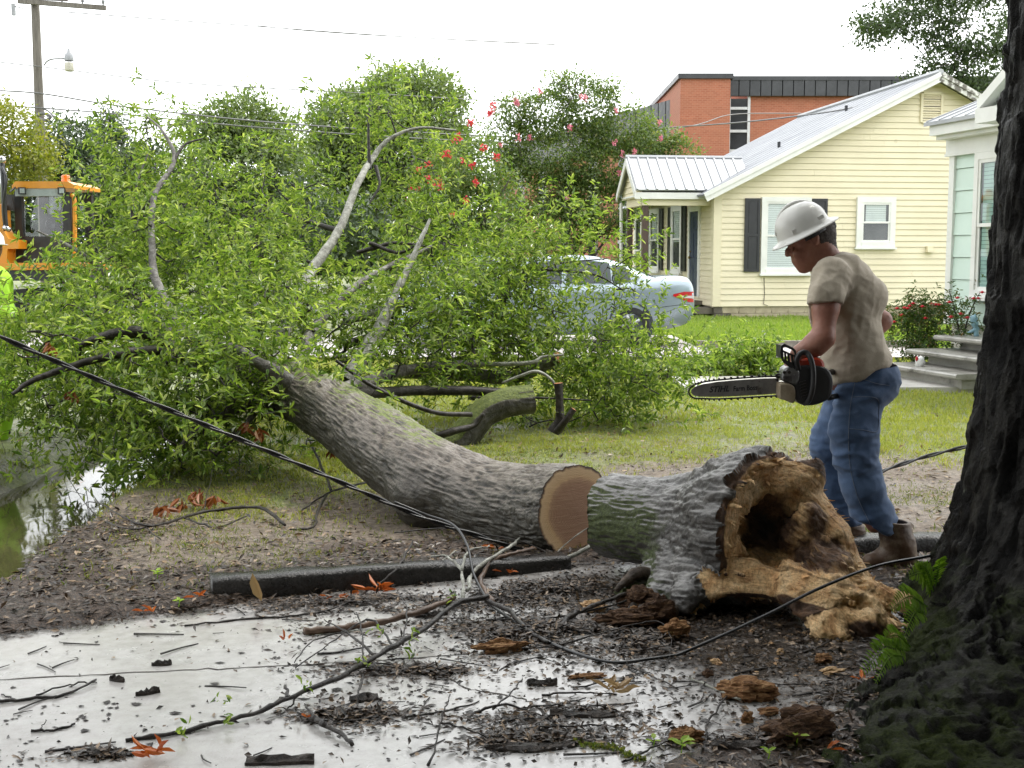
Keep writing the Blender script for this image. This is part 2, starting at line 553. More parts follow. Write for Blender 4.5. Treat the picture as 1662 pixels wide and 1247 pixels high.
# ---- ditch water
def water_material():
    t = NT('ditch_water')
    v = t.co('Object', (1, 0.45, 1))
    col = t.ramp(t.noise(v, 1.2, 4), [(0.35, (0.028, 0.026, 0.012)), (0.65, (0.055, 0.05, 0.024))])
    nb = t.bump(t.noise(v, 16, 3, 0.6), 0.05, 0.012)
    return t.fin(Base_Color=col, Roughness=0.05, Normal=nb, IOR=1.33)
wb = B(); wys = np.linspace(4.8, 16.5, 40)
for a, b in zip(wys[:-1], wys[1:]):
    wb.add([(-3.95, a, -0.205), (-2.3, a, -0.205), (-2.3, b, -0.205), (-3.95, b, -0.205)], [(0, 1, 2, 3)])
wb.out('ditch_water', water_material(), kind='structure')

# ---- driveway slab: wet concrete with mud washed over the part under the stump
def concrete_material():
    t = NT('wet_concrete')
    v = t.co('Object')
    n1, n2, n3 = t.noise(v, 1.6, 6, 0.65), t.noise(v, 14, 6, 0.7), t.noise(v, 130, 3, 0.7)
    base = t.ramp(n2, [(0.28, (0.33, 0.315, 0.30)), (0.5, (0.45, 0.435, 0.42)), (0.72, (0.53, 0.515, 0.50))])
    base = t.mix(t.ramp(n1, [(0.42, 0.0), (0.6, 0.55)]), base, (0.34, 0.315, 0.295))
    am = t.n('Attribute', attribute_name='mud').outputs['Fac']
    f = t.mth('ADD', am, t.mth('MULTIPLY', t.mth('SUBTRACT', t.noise(v, 5, 8, 0.72), 0.5), 1.0), True)
    fm = t.ramp(f, [(0.42, 0.0), (0.68, 1.0)])
    mud = t.ramp(n3, [(0.35, (0.02, 0.016, 0.013)), (0.62, (0.075, 0.062, 0.052))])
    sp = t.ramp(t.noise(v, 62, 4, 0.75), [(0.65, 0.0), (0.70, 0.7)])
    col = t.mix(fm, t.mix(sp, base, (0.1, 0.08, 0.07)), mud)
    ro = t.mix(fm, t.ramp(n1, [(0.38, 0.32), (0.6, 0.15)]), t.ramp(n2, [(0.4, 0.12), (0.6, 0.4)]))
    nb = t.bump(n3, 0.12, 0.004, t.bump(n2, 0.08, 0.01))
    return t.fin(Base_Color=col, Roughness=ro, Normal=nb, Specular_IOR_Level=0.6)
dxs, dys = np.arange(-7, 1.95, 0.04), np.arange(0.3, 6.2, 0.04)
DX, DY = np.meshgrid(dxs, dys, indexing='ij')
ed = edge_dist(DX, DY, DRIVE); ins = in_poly(DX, DY, DRIVE)
wob = 0.03 * vnoise(p2(DX, DY, 5.0), 3)
keep = ins | (ed < 0.16)
m_, n_ = DX.shape
kq = keep[:-1, :-1] & keep[1:, :-1] & keep[1:, 1:] & keep[:-1, 1:]
I = (np.arange(m_ - 1)[:, None] * n_ + np.arange(n_ - 1)[None, :])
q = np.stack([I, I + n_, I + n_ + 1, I + 1], -1)[kq]
DZ = 0.008 + 0.004 * fbm(p2(DX, DY, 2.0), 3, 8)
Vd = np.stack([DX, DY, DZ], -1).reshape(-1, 3)
u_, inv_ = np.unique(q.ravel(), return_inverse=True)
dme = np_mesh('driveway', Vd[u_], [inv_.reshape(-1, 4)], True)
mud = np.exp(-(((DX - 1.0) / 0.75) ** 2 + ((DY - 4.8) / 0.8) ** 2)) * 1.05
mud = np.maximum(mud, 0.8 * np.exp(-(((DX - 0.35) / 0.65) ** 2 + ((DY - 5.4) / 0.38) ** 2)))
mud = np.maximum(mud, 0.62 * (1 - sst(0.02, 0.32, ed)) * (DY > 3.0))
mud = np.maximum(mud, 0.55 * np.exp(-(((DX - 0.9) / 0.45) ** 2 + ((DY - 4.1) / 0.35) ** 2)))
at = dme.attributes.new('mud', 'FLOAT', 'POINT')
at.data.foreach_set('value', mud.ravel()[u_].astype(np.float32))
tag(link('driveway', dme, concrete_material()), kind='structure')

# a crack and a joint across the slab
M_gap = pm('dirt_filled_gap', (0.03, 0.024, 0.02), (0.06, 0.05, 0.04), 20, 0.8, 0.2, 60)
for nm_, pts, w_ in (('driveway_crack', [(560, 1098), (640, 1096), (722, 1104), (760, 1122), (850, 1140), (905, 1180), (960, 1212), (1050, 1236)], .004), ('driveway_joint', [(-20, 1108), (300, 1092), (520, 1082), (760, 1066)], .0035)):
    q = spline([G(a, b_) for a, b_ in pts], 14); q[:, :2] += .004 * RN.normal(size=(len(q), 2)); q[:, 2] = .0175
    dq = nrm(np.gradient(q, axis=0)); sq_ = np.stack([-dq[:, 1], dq[:, 0], 0 * dq[:, 0]], -1) * (w_ * RN.uniform(.5, 1.5, (len(q), 1)))
    q[:, 2] = 0.0095 + 0.004 * fbm(p2(q[:, 0], q[:, 1], 2.0), 3, 8)
    n = len(q); mk(nm_, np.concatenate([q - sq_, q + sq_]), [np.array([(k, k + 1, n + k + 1, n + k) for k in range(n - 1)])], M_gap, kind='structure')

# ---- front walk, gravel drive and its edging
M_walk = pm('walk_concrete', (0.42, 0.40, 0.37), (0.55, 0.53, 0.50), 5, 0.35, 0.2, 80, dirt=((0.16, 0.14, 0.12), 3, 0.6))
b = B(); b.box((3.55, 14.05, 0.02), (3.3, 1.25, 0.09)); b.out('front_walk', M_walk, kind='structure')
def gravel_material():
    t = NT('gravel')
    v = t.co('Object')
    vo = t.n('TexVoronoi', {'Vector': v, 'Scale': 26.0})
    col = t.ramp(t.n('SeparateColor', {0: vo.outputs['Color']}).outputs[0], [(0.0, (0.2, 0.18, 0.17)), (0.5, (0.42, 0.39, 0.38)), (1.0, (0.62, 0.59, 0.57))])
    col = t.mix(t.ramp(t.noise(v, 0.9, 5), [(0.48, 0.0), (0.62, 0.8)]), col, (0.17, 0.15, 0.12))
    return t.fin(Base_Color=col, Roughness=0.6, Normal=t.bump(vo.outputs['Distance'], 0.6, 0.02))
b = B()
b.add([(-9, 17.7, 0.045), (6.3, 17.7, 0.045), (6.3, 19.55, 0.045), (-9, 19.55, 0.045)], [(0, 1, 2, 3)])
b.add([(-9, 19.55, 0.045), (2.95, 19.55, 0.045), (2.95, 22.6, 0.045), (-9, 22.6, 0.045)], [(0, 1, 2, 3)])
b.out('gravel_drive', gravel_material(), kind='structure')
M_edge = pm('edging_stone', (0.16, 0.14, 0.12), (0.30, 0.27, 0.24), 9, 0.6, 0.3, 60)
for k in range(9):
    b = B(); b.box((2.95 + 0.2 + 0.4 * k, 19.63 + 0.012 * RD.uniform(-1, 1), 0.06), (0.385, 0.1, 0.17 + 0.02 * RD.random()))
    b.out('edging_stone', M_edge, label='low weathered edging stone bordering the far lawn beside the gravel drive', cat='edging stone', group='edging stones along the gravel drive')

# ---- a street far behind the fallen crown
M_asph = pm('asphalt', (0.045, 0.045, 0.048), (0.07, 0.07, 0.072), 8, 0.4, 0.2, 80)
b = B(); b.add([(-60, 31, 0.05), (-1.5, 31, 0.05), (-1.5, 38, 0.05), (-60, 38, 0.05)], [(0, 1, 2, 3)])
b.out('street', M_asph, kind='structure')

# ================================================================== BRICK BLOCK (far)
def brick_material():
    t = NT('red_brick')
    v = t.co('Object')
    s = t.n('SeparateXYZ', {0: v})
    uv = t.n('CombineXYZ', {0: t.mth('ADD', s.outputs[0], s.outputs[1]), 1: s.outputs[2], 2: 0.0}).outputs[0]
    br = t.n('TexBrick', {'Vector': uv, 'Color1': (0.28, 0.082, 0.043), 'Color2': (0.36, 0.115, 0.062), 'Mortar': (0.36, 0.17, 0.11), 'Scale': 1.0, 'Mortar Size': 0.012, 'Brick Width': 0.24, 'Row Height': 0.085})
    col = t.mix(t.ramp(t.noise(v, 0.7, 6, 0.7), [(0.45, 0.0), (0.75, 0.6)]), br.outputs['Color'], (0.3, 0.13, 0.075))
    col = t.mix(t.ramp(t.noise(t.co('Object', (0.25, 0.25, 5)), 1.0, 4, 0.7), [(0.55, 0.0), (0.75, 0.45)]), col, (0.25, 0.085, 0.05))
    return t.fin(Base_Color=col, Roughness=0.8)
M_brick = brick_material()
M_dark_metal = pm('dark_fascia_metal', (0.022, 0.024, 0.028), (0.035, 0.037, 0.042), 2, 0.45, 0.1, 10)
M_alu = pm('aluminium', (0.45, 0.46, 0.47), (0.55, 0.56, 0.57), 4, 0.4, 0.05, 30, metal=0.3)
def glassmat(name, c=(0.015, 0.017, 0.02), rough=0.04):
    t = NT(name)
    v = t.co('Object')
    return t.fin(Base_Color=t.ramp(t.noise(v, 1.5, 2), [(0.3, c), (0.7, tuple(x * 1.6 + 0.004 for x in c))]), Roughness=rough, Specular_IOR_Level=0.5)
M_glass = glassmat('dark_glass')
M_glass_far = glassmat('dark_glass_far', (0.012, 0.013, 0.016), 0.12)
Yb = 60.0
xl, xm, xr = P(1101, 400, Yb)[0], P(1181, 400, Yb)[0], P(1640, 400, Yb)[0]
zt1, zt2 = P(1140, 128, Yb)[2], P(1300, 132, Yb + 1)[2]
bk = empty('brick_building', (xm, Yb, 0), 'flat roofed red brick block with dark metal fascia rising behind the yellow house', 'building')
b = B(); b.box(((xl + xm) / 2, Yb + 7.0, zt1 / 2), (xm - xl, 14.0, zt1)); b.out('stair_tower', M_brick, bk)
b = B(); b.box(((xl + xm) / 2, Yb + 7.0, zt1 + 0.12), (xm - xl + 0.25, 14.25, 0.24)); b.out('parapet_cap', M_dark_metal, bk)
b = B(); b.box(((xm + xr) / 2 + 0.55, Yb + 8, zt2 / 2), (xr - xm - 1.15, 14.0, zt2)); b.out('wall', M_brick, bk)
zf0 = P(1300, 157, Yb + 1)[2]
npan = 26; wpan = (xr - xm + 0.02) / npan
for k in range(npan):                      # standing-seam fascia, panel by panel
    b = B(); b.box((xm + wpan * (k + 0.5), Yb + 0.84, (zf0 + zt2) / 2), (wpan - 0.045, 0.3 + 0.02 * (k % 2), zt2 - zf0)); b.out('fascia_panel', M_dark_metal, bk)
b = B(); b.box(((xm + xr) / 2, Yb + 0.95, (zf0 + zt2) / 2), (xr - xm - 0.02, 0.2, zt2 - zf0 - 0.02)); b.box(((xm + xr) / 2, Yb + 0.9, zt2 + 0.1), (xr - xm - 0.02, 0.5, 0.2)); b.out('fascia_backing', M_dark_metal, bk)
xw0, xw1 = P(1183, 200, Yb + 1)[0], P(1215, 200, Yb + 1)[0]
fr = B(); zs = [0.6] + [P(1200, y, Yb + 1)[2] for y in (330, 290, 245, 213, 176, 158)]
for x in (xw0, xw1): fr.box((x, Yb + 1.05, (0.6 + zf0) / 2), (0.13, 0.2, zf0 - 0.6))
for z in zs[:-1]: fr.box(((xw0 + xw1) / 2, Yb + 1.06, z), (xw1 - xw0 - 0.13, 0.16, 0.13))
wf = fr.out('window_frame', M_alu, bk)
for z0, z1 in zip(zs[:-1], zs[1:]):
    b = B(); b.box(((xw0 + xw1) / 2, Yb + 1.12, (z0 + z1) / 2), (xw1 - xw0 - 0.13, 0.05, z1 - z0 - 0.13)); b.out('pane', M_glass_far, wf)
# left wing running away behind the flowering trees
ang = [P(1083, 400, Yb + 0.8)[0], Yb + 2.0]
xq = P(1082, 400, Yb + 2)[0]
wing = np.array([(xl - 0.02, Yb + 3.5), (xl - 9.5, Yb + 33.0)])
du = nrm(np.append(wing[1] - wing[0], 0)); ln = np.linalg.norm(wing[1] - wing[0])
dn = np.array([du[1], -du[0], 0])
ctr = np.append((wing[0] + wing[1]) / 2, 0)
zw = zt1 - 0.5
b = B(); b.box(ctr + dn * 3.4 + np.array([0, 0, zw / 2]), (ln, 6.0, zw), (du, dn, (0, 0, 1))); b.out('wing_wall', M_brick, bk)
for k in range(34):
    b = B(); b.box(np.append(wing[0], zw - 0.95) + du * (ln * (k + 0.5) / 34) + dn * 0.25, (ln / 34 - 0.1, 0.2, 1.9), (du, dn, (0, 0, 1))); b.out('fascia_panel', M_dark_metal, bk)
for k in range(6):
    c0 = np.append(wing[0], 0) + du * (2.2 + 4.6 * k) + dn * 0.36
    f = B(); f.box(c0 + np.array([0, 0, zw / 2 - 1]), (1.3, 0.16, zw - 2.2), (du, dn, (0, 0, 1))); fo = f.out('window_frame', M_alu, bk)
    for j in range(4):
        g = B(); g.box(c0 - dn * 0.05 + np.array([0, 0, 1.3 + j * 1.95]), (1.08, 0.14, 1.75), (du, dn, (0, 0, 1))); g.out('pane', M_glass_far, fo)

# ================================================================== YELLOW HOUSE
HO = np.array([4.74, 29.0, 0.0]); th = math.radians(7.0)
hu = np.array([math.cos(th), math.sin(th), 0]); hv = np.array([-math.sin(th), math.cos(th), 0]); hz = np.array([0, 0, 1.0])
def HP(u, v, z): return HO + hu * u + hv * v + hz * z
HAX = (hu, hv, hz)
M_yel = pm('cream_yellow_paint', (0.76, 0.69, 0.50), (0.70, 0.63, 0.45), 1.2, 0.55, 0.06, 30, dirt=((0.42, 0.36, 0.2), 2.2, 0.66))
M_white = pm('white_trim_paint', (0.80, 0.80, 0.77), (0.70, 0.70, 0.67), 2, 0.45, 0.05, 30)
M_wornwhite = pm('flaking_white_paint', (0.66, 0.66, 0.62), (0.16, 0.15, 0.13), 7, 0.7, 0.3, 40, lo=0.42, hi=0.52)
M_black = pm('black_shutter_paint', (0.012, 0.013, 0.016), (0.02, 0.021, 0.024), 3, 0.4, 0.05, 40)
M_roof = pm('grey_metal_roof', (0.25, 0.26, 0.28), (0.20, 0.21, 0.23), 0.8, 0.55, 0.05, 30, metal=0.25)
M_roofw = pm('pale_metal_roof', (0.38, 0.39, 0.40), (0.31, 0.32, 0.34), 1.5, 0.45, 0.05, 30, metal=0.2)
M_block = pm('tan_block', (0.46, 0.40, 0.28), (0.34, 0.29, 0.20), 5, 0.8, 0.4, 50)
M_blockd = pm('dark_block', (0.15, 0.13, 0.10), (0.09, 0.08, 0.065), 5, 0.8, 0.4, 50)
M_post = pm('stained_post', (0.055, 0.032, 0.024), (0.085, 0.05, 0.036), 6, 0.5, 0.2, 60, stretch=(6, 6, 1))
M_door = pm('blue_door_paint', (0.022, 0.035, 0.085), (0.03, 0.045, 0.1), 3, 0.35, 0.05, 30)
M_brass = pm('brass', (0.4, 0.3, 0.13), (0.3, 0.22, 0.1), 10, 0.35, 0.05, 30, metal=0.9)
M_blind = pm('window_blind', (0.62, 0.66, 0.64), (0.52, 0.56, 0.55), 3, 0.6, 0.05, 30)
M_wall_in = pm('dim_interior', (0.05, 0.05, 0.05), (0.07, 0.07, 0.07), 3, 0.9, 0.0, 30)
def paneglass(name):      # clear sheet: reflects the sky, shows the blind behind it
    t = NT(name)
    g = t.n('BsdfGlossy', {'Color': (0.9, 0.93, 0.95), 'Roughness': 0.02})
    tr = t.n('BsdfTransparent', {'Color': (0.965, 0.98, 0.978)})
    fr = t.n('Fresnel', {'IOR': 1.45})
    fac = t.mth('MULTIPLY', t.mth('ADD', fr.outputs[0], t.mth('MULTIPLY', t.noise(t.co('Object'), 1.5, 2), 0.06)), t.mth('SUBTRACT', 1.0, t.n('NewGeometry').outputs['Backfacing']))
    mx = t.n('MixShader', {0: fac, 1: tr.outputs[0], 2: g.outputs[0]})
    t.t.links.new(mx.outputs[0], t.o.inputs['Surface'])
    return t.m
M_pane = paneglass('clear_pane')
hs_ = empty('yellow_house', HO, 'cream yellow clapboard house with grey metal roof and black shutters', 'house')
UW, UL, ZB, ZE, UA, ZA = 10.5, 8.7, 0.31, 2.98, 5.24, 5.62
pit = (ZA - ZE) / UA
COURSE = 0.139
def gable_top(u): return ZE + pit * (u if u < UA else UW - u)
# backing walls
b = B(); b.prism([HP(0.03, 0.03, 0.2), HP(UW - 0.03, 0.03, 0.2), HP(UW - 0.03, 0.03, ZE - 0.03), HP(UA, 0.03, ZA - 0.04), HP(0.03, 0.03, ZE - 0.03)], hv * (UL - 0.06)); b.out('wall', M_yel, hs_)
def plank(poly_uz, mat=M_yel, plane='g'):
    # a lapped board: the lower edge stands 22 mm proud, the upper 6 mm
    z0 = min(p[1] for p in poly_uz)
    pts = []
    for a, z, isb in poly_uz:
        off = -0.028 if isb else -0.008
        pts.append((HP(a, off, z) if plane == 'g' else HP(off, a, z), HP(a, 0.02, z) if plane == 'g' else HP(0.02, a, z)))
    n = len(pts)
    b = B(); V = [p[0] for p in pts] + [p[1] for p in pts]
    b.add(V, [tuple(range(n)), tuple(range(2 * n - 1, n - 1, -1))] + [(i, i + n, (i + 1) % n + n, (i + 1) % n) for i in range(n)])
    return b.out('siding_plank', mat, hs_)
z = ZB; row = 0
while z < ZA - 0.08:
    z1 = min(z + COURSE, ZA - 0.03)
    ua = 0.14 if z < ZE else (z - ZE) / pit + 0.02
    ub = UW - 0.14 if z < ZE else UW - (z - ZE) / pit - 0.02
    ua1 = 0.14 if z1 < ZE else max(ua, (z1 - ZE) / pit + 0.02); ub1 = UW - 0.14 if z1 < ZE else min(ub, UW - (z1 - ZE) / pit - 0.02)
    js = sorted(RD.uniform(ua + 1, ub - 1) for _ in range(2)) if ub - ua > 5 else ([RD.uniform(ua + .5, ub - .5)] if ub - ua > 2 else [])
    cuts = [ua] + js + [ub]
    for k, (a, c) in enumerate(zip(cuts[:-1], cuts[1:])):
        a0, a1 = (ua, ua1) if k == 0 else (a + 0.0015, a + 0.0015)
        c0, c1 = (ub, ub1) if k == len(cuts) - 2 else (c - 0.0015, c - 0.0015)
        if c1 - a1 < 0.05: continue
        plank([(a0, z + RD.uniform(0, 0.005), True), (c0, z + RD.uniform(0, 0.005), True), (c1, z1 - 0.001, False), (a1, z1 - 0.001, False)])
    z += COURSE; row += 1
z = ZB + 0.01
while z < ZE - 0.05:
    plank([(UL - 0.02, z, True), (0.14, z, True), (0.14, min(z + COURSE - 0.001, ZE - 0.02), False), (UL - 0.02, min(z + COURSE - 0.001, ZE - 0.02), False)], M_yel, 'l')
    z += COURSE
for (u, v) in ((0.055, 0.055), (UW - 0.055, 0.055)):
    b = B(); b.box(HP(u, v, (ZB + ZE) / 2), (0.19, 0.19, ZE - ZB), HAX); b.out('corner_board', M_yel, hs_)
# foundation blocks
for r in range(2):
    k = 0; u = 0.02 - 0.2 * r
    while u < UW - 0.1:
        a, c = max(u, 0.02), min(u + 0.4, UW - 0.02)
        bb = B(); bb.box(HP((a + c) / 2, 0.1 + 0.006 * RD.uniform(-1, 1), 0.0 + 0.15 * r + 0.07), (c - a - 0.012, 0.16, 0.142), HAX)
        bb.out('foundation_block', M_block if 0.2 < a < 6.0 else M_blockd, hs_); u += 0.4
    v = 0.25
    while v < UL - 0.4:
        bb = B(); bb.box(HP(0.1, v + 0.2, 0.15 * r + 0.07), (0.16, 0.388, 0.142), HAX); bb.out('foundation_block', M_blockd, hs_); v += 0.4
# roof slabs, rake boards, ridge, seams
OV, OE, TH = 0.34, 0.36, 0.05
n1 = nrm(hz * UA - hu * (ZA - ZE)); n2 = nrm(hz * UA + hu * (ZA - ZE))
for sgn, nn in ((0, n1), (1, n2)):
    def RP(s, v, off=0.0):
        u = -OE + s * (UA + OE); zz = ZE + 0.06 + pit * u
        p = HP(u if sgn == 0 else UW - u, v, zz)
        return p + nn * off
    b = B()
    b.hexa([RP(0, -OV), RP(1, -OV), RP(1, UL + OV), RP(0, UL + OV), RP(0, -OV, TH), RP(1, -OV, TH), RP(1, UL + OV, TH), RP(0, UL + OV, TH)])
    b.out('roof_panel', M_roof, hs_)
    sm = B(); k = -OV + 0.3
    while k < UL + OV - 0.1:
        sm.hexa([RP(0.005, k, TH + .001), RP(0.995, k, TH + .001), RP(0.995, k + 0.03, TH + .001), RP(0.005, k + 0.03, TH + .001), RP(0.005, k, TH + .006), RP(0.995, k, TH + .006), RP(0.995, k + 0.03, TH + .006), RP(0.005, k + 0.03, TH + .006)]); k += 0.6
    sm.out('roof_seams', M_roof, hs_)
    for (v0, w, dz, hh, nmn) in ((-OV - 0.03, 0.03, -0.14, 0.16, 'rake_board'), (-OV - 0.055, 0.022, -0.03, 0.10, 'drip_edge')):
        b = B()
        pa, pb = RP(0, v0, dz + (0.0)), RP(1, v0, dz)
        b.hexa([pa, pb, pb + hv * w, pa + hv * w, pa + nn * hh, pb + nn * hh, pb + nn * hh + hv * w, pa + nn * hh + hv * w])
        b.out(nmn, (M_white if sgn == 0 else M_wornwhite), hs_, **({'label': 'flaking weathered rake board'} if sgn and nmn == 'rake_board' else {}))
    b = B(); b.hexa([RP(0.02, -OV, -0.03), RP(0.99, -OV, -0.03), RP(0.99, 0.02, -0.03), RP(0.02, 0.02, -0.03), RP(0.02, -OV, -0.002), RP(0.99, -OV, -0.002), RP(0.99, 0.02, -0.002), RP(0.02, 0.02, -0.002)]); b.out('soffit', M_white, hs_)
b = B(); b.tube([HP(UA, -OV - 0.03, ZA + 0.135), HP(UA, UL + OV, ZA + 0.135)], 0.07, 8); b.out('ridge_cap', M_roofw, hs_)
for (s, v) in ((0.45, 1.4), (0.8, 2.0)):
    p = HP(-OE + s * (UA + OE), v + 0.5, ZE + 0.06 + pit * (-OE + s * (UA + OE)) + 0.05)
    b = B(); b.tube([p, p + hz * 0.14], 0.04, 7); b.out('vent_pipe', M_dark_metal, hs_)
# windows: casing, sash, blind, pane
def window(u0, u1, z0, z1, plane, blind=1.0, cas=0.11, parent=hs_, HPf=None, AX=HAX, sill=True, slat=0.0):
    f = HPf or ((lambda a, d, z: HP(a, -d, z)) if plane == 'g' else (lambda a, d, z: HP(-d, a, z)))
    ax = AX if plane == 'g' else (AX[1], -AX[0], AX[2])
    w = B()
    w.box(f(u0 + cas / 2, 0.04, (z0 + z1) / 2), (cas, 0.09, z1 - z0), ax); w.box(f(u1 - cas / 2, 0.04, (z0 + z1) / 2), (cas, 0.09, z1 - z0), ax)
    w.box(f((u0 + u1) / 2, 0.041, z1 - cas / 2), (u1 - u0 - 2 * cas, 0.088, cas), ax); w.box(f((u0 + u1) / 2, 0.045, z0 + cas / 2), (u1 - u0 - 2 * cas, 0.098, cas), ax)
    if sill: w.box(f((u0 + u1) / 2, 0.06, z0 - 0.02), (u1 - u0 + 0.06, 0.13, 0.045), ax)
    wo = w.out('window', M_white, parent)
    zm = (z0 + z1) / 2; a0, a1, b0, b1 = u0 + cas, u1 - cas, z0 + cas, z1 - cas
    t = 0.045
    for (lo, hi, d) in ((b0, zm + t / 2, 0.052), (zm - t / 2, b1, 0.064)):
        sh = B()
        sh.box(f(a0 + t / 2, d, (lo + hi) / 2), (t, 0.022, hi - lo), ax); sh.box(f(a1 - t / 2, d, (lo + hi) / 2), (t, 0.022, hi - lo), ax)
        sh.box(f((a0 + a1) / 2, d, lo + t / 2), (a1 - a0 - 2 * t, 0.02, t), ax); sh.box(f((a0 + a1) / 2, d, hi - t / 2), (a1 - a0 - 2 * t, 0.02, t), ax)
        sh.out('sash', M_white, wo)
    bk_ = B(); bk_.box(f((a0 + a1) / 2, 0.033, (b0 + b1) / 2), (a1 - a0, 0.004, b1 - b0), ax); bk_.out('dark_room', M_wall_in, wo)
    if blind > 0:
        zb = b1 - (b1 - b0) * blind
        bl = B(); n = max(3, int((b1 - zb) / 0.05))
        for k in range(n):
            zz = zb + (k + 0.5) * (b1 - zb) / n
            bl.box(f((a0 + a1) / 2, 0.0375, zz), (a1 - a0 - 0.1 - slat, 0.002, (b1 - zb) / n * 0.9), ax)
        tag(bl.out('blind_slats', M_blind, wo), kind='stuff')
    for (lo, hi, d) in ((b0 + t, zm - t / 2, 0.05), (zm + t / 2, b1 - t, 0.062)):
        p = B(); p.box(f((a0 + a1) / 2, d, (lo + hi) / 2), (a1 - a0 - 2 * t, 0.003, hi - lo), ax); p.out('pane', M_pane, wo)
    return wo
def shutter(u0, u1, z0, z1, plane):
    f = (lambda a, d, z: HP(a, -d, z)) if plane == 'g' else (lambda a, d, z: HP(-d, a, z))
    ax = HAX if plane == 'g' else (hv, -hu, hz)
    s = B(); c = 0.06; zm = (z0 + z1) / 2
    for a in (u0 + c / 2, u1 - c / 2): s.box(f(a, 0.05, zm), (c, 0.04, z1 - z0), ax)
    for zz in (z0 + c / 2, zm, z1 - c / 2): s.box(f((u0 + u1) / 2, 0.05, zz), (u1 - u0 - 2 * c, 0.038, c), ax)
    so_ = s.out('shutter', M_black, hs_)
    for lo, hi in ((z0 + c, zm - c / 2), (zm + c / 2, z1 - c)):
        p = B(); p.box(f((u0 + u1) / 2, 0.042, (lo + hi) / 2), (u1 - u0 - 2 * c - 0.002, 0.026, hi - lo - 0.002), ax)
        p.box(f((u0 + u1) / 2, 0.058, (lo + hi) / 2), (u1 - u0 - 2 * c - 0.07, 0.012, hi - lo - 0.08), ax)
        p.out('shutter_panel', M_black, so_)
window(1.10, 2.30, 1.07, 2.86, 'g', 0.98)
shutter(0.70, 1.07, 1.12, 2.83, 'g'); shutter(2.33, 2.70, 1.12, 2.83, 'g')
window(3.42, 4.38, 1.69, 2.87, 'g', 0.5, 0.13, slat=0.1)
window(2.8, 3.85, 1.05, 2.8, 'l', 0.55); shutter(2.42, 2.78, 1.1, 2.77, 'l'); shutter(3.88, 4.24, 1.1, 2.77, 'l')
window(5.2, 6.3, 1.05, 2.8, 'l', 0.5); shutter(4.84, 5.18, 1.1, 2.77, 'l'); shutter(6.32, 6.66, 1.1, 2.77, 'l')
window(7.3, 8.2, 0.6, 2.7, 'l', 0.0)
# gable vent
vt = B()
u0, u1, z0, z1 = 4.95, 5.45, 4.63, 5.3
for a in (u0, u1): vt.box(HP(a, -0.03, (z0 + z1) / 2), (0.06, 0.06, z1 - z0), HAX)
for a in (z0, z1): vt.box(HP((u0 + u1) / 2, -0.031, a), (u1 - u0 - 0.06, 0.062, 0.06), HAX)
vo = vt.out('gable_vent', M_yel, hs_)
b = B(); b.box(HP((u0 + u1) / 2, -0.012, (z0 + z1) / 2), (u1 - u0 - 0.06, 0.006, z1 - z0 - 0.06), HAX); b.out('vent_void', M_wall_in, vo)
for k in range(11):
    zz = z0 + 0.06 + k * 0.0555
    b = B(); b.hexa([HP(u0 + .03, -0.05, zz - .012), HP(u1 - .03, -0.05, zz - .012), HP(u1 - .03, -0.02, zz + .014), HP(u0 + .03, -0.02, zz + .014), HP(u0 + .03, -0.05, zz + .004), HP(u1 - .03, -0.05, zz + .004), HP(u1 - .03, -0.02, zz + .03), HP(u0 + .03, -0.02, zz + .03)]); b.out('slat', M_yel, vo)
b = B(); b.box(HP(5.25, -0.07, 1.66), (0.14, 0.1, 0.12), HAX); b.box(HP(5.25, -0.1, 1.6), (0.16, 0.12, 0.05), HAX); b.out('dryer_vent', M_yel, hs_)
b = B(); b.tube([HP(1.2, -0.03, 0.98), HP(1.22, -0.035, 0.6), HP(1.2, -0.035, 0.36), HP(1.3, -0.04, 0.33)], 0.008, 4); b.out('cable_drop', M_blockd, hs_)
# front door in the porch wall
d = B()
for a in (1.2, 2.1): d.box(HP(-0.03, a, 1.6), (0.07, 0.12, 2.2), HAX)
d.box(HP(-0.03, 1.65, 2.64), (0.072, 0.78, 0.12), HAX); do_ = d.out('door_casing', M_white, hs_)
d = B(); d.box(HP(-0.015, 1.65, 1.54), (0.05, 0.775, 2.07), HAX)
for zz, hh in ((0.95, 0.6), (1.75, 0.6), (2.3, 0.3)):
    for a in (1.47, 1.83): d.box(HP(-0.042, a, zz), (0.012, 0.25, hh), HAX)
d.out('door', M_door, do_)
d = B(); d.sphere(HP(-0.08, 1.94, 1.45), 0.035); d.sphere(HP(-0.06, 1.94, 1.6), 0.025); d.out('handle', M_brass, do_)
b = B(); b.box(HP(-0.6, 1.6, 0.36), (1.15, 1.4, 0.1), HAX); b.box(HP(-0.6, 1.6, 0.155), (1.0, 1.25, 0.31), HAX); b.out('porch_step', M_blockd, hs_)
# porch roof
PV0, PVR, PV1, PU, PZE, PZR = 0.22, 1.28, 2.34, -1.85, 2.98, 3.82
def porch_slope(va, vb, za, zb):
    b = B(); dirn = nrm(np.cross(HP(0, vb, zb) - HP(0, va, za), hu)); dirn = dirn * np.sign(dirn[2])
    t = dirn * 0.035
    q = [HP(PU, va, za), HP(1.0, va, za), HP(1.0, vb, zb), HP(PU, vb, zb)]
    b.hexa(q + [p + t for p in q]) if va < vb else b.hexa(q[::-1] + [p + t for p in q[::-1]])
    b.out('porch_roof_panel', M_roofw, hs_)
    s = B(); k = PU + 0.02
    while k < 0.95:
        q = [HP(k, va, za) + t, HP(k + 0.04, va, za) + t, HP(k + 0.04, vb, zb) + t, HP(k, vb, zb) + t]
        s.hexa(q + [p + dirn * 0.024 for p in q]); k += 0.235
    s.out('porch_roof_seams', M_roofw, hs_)
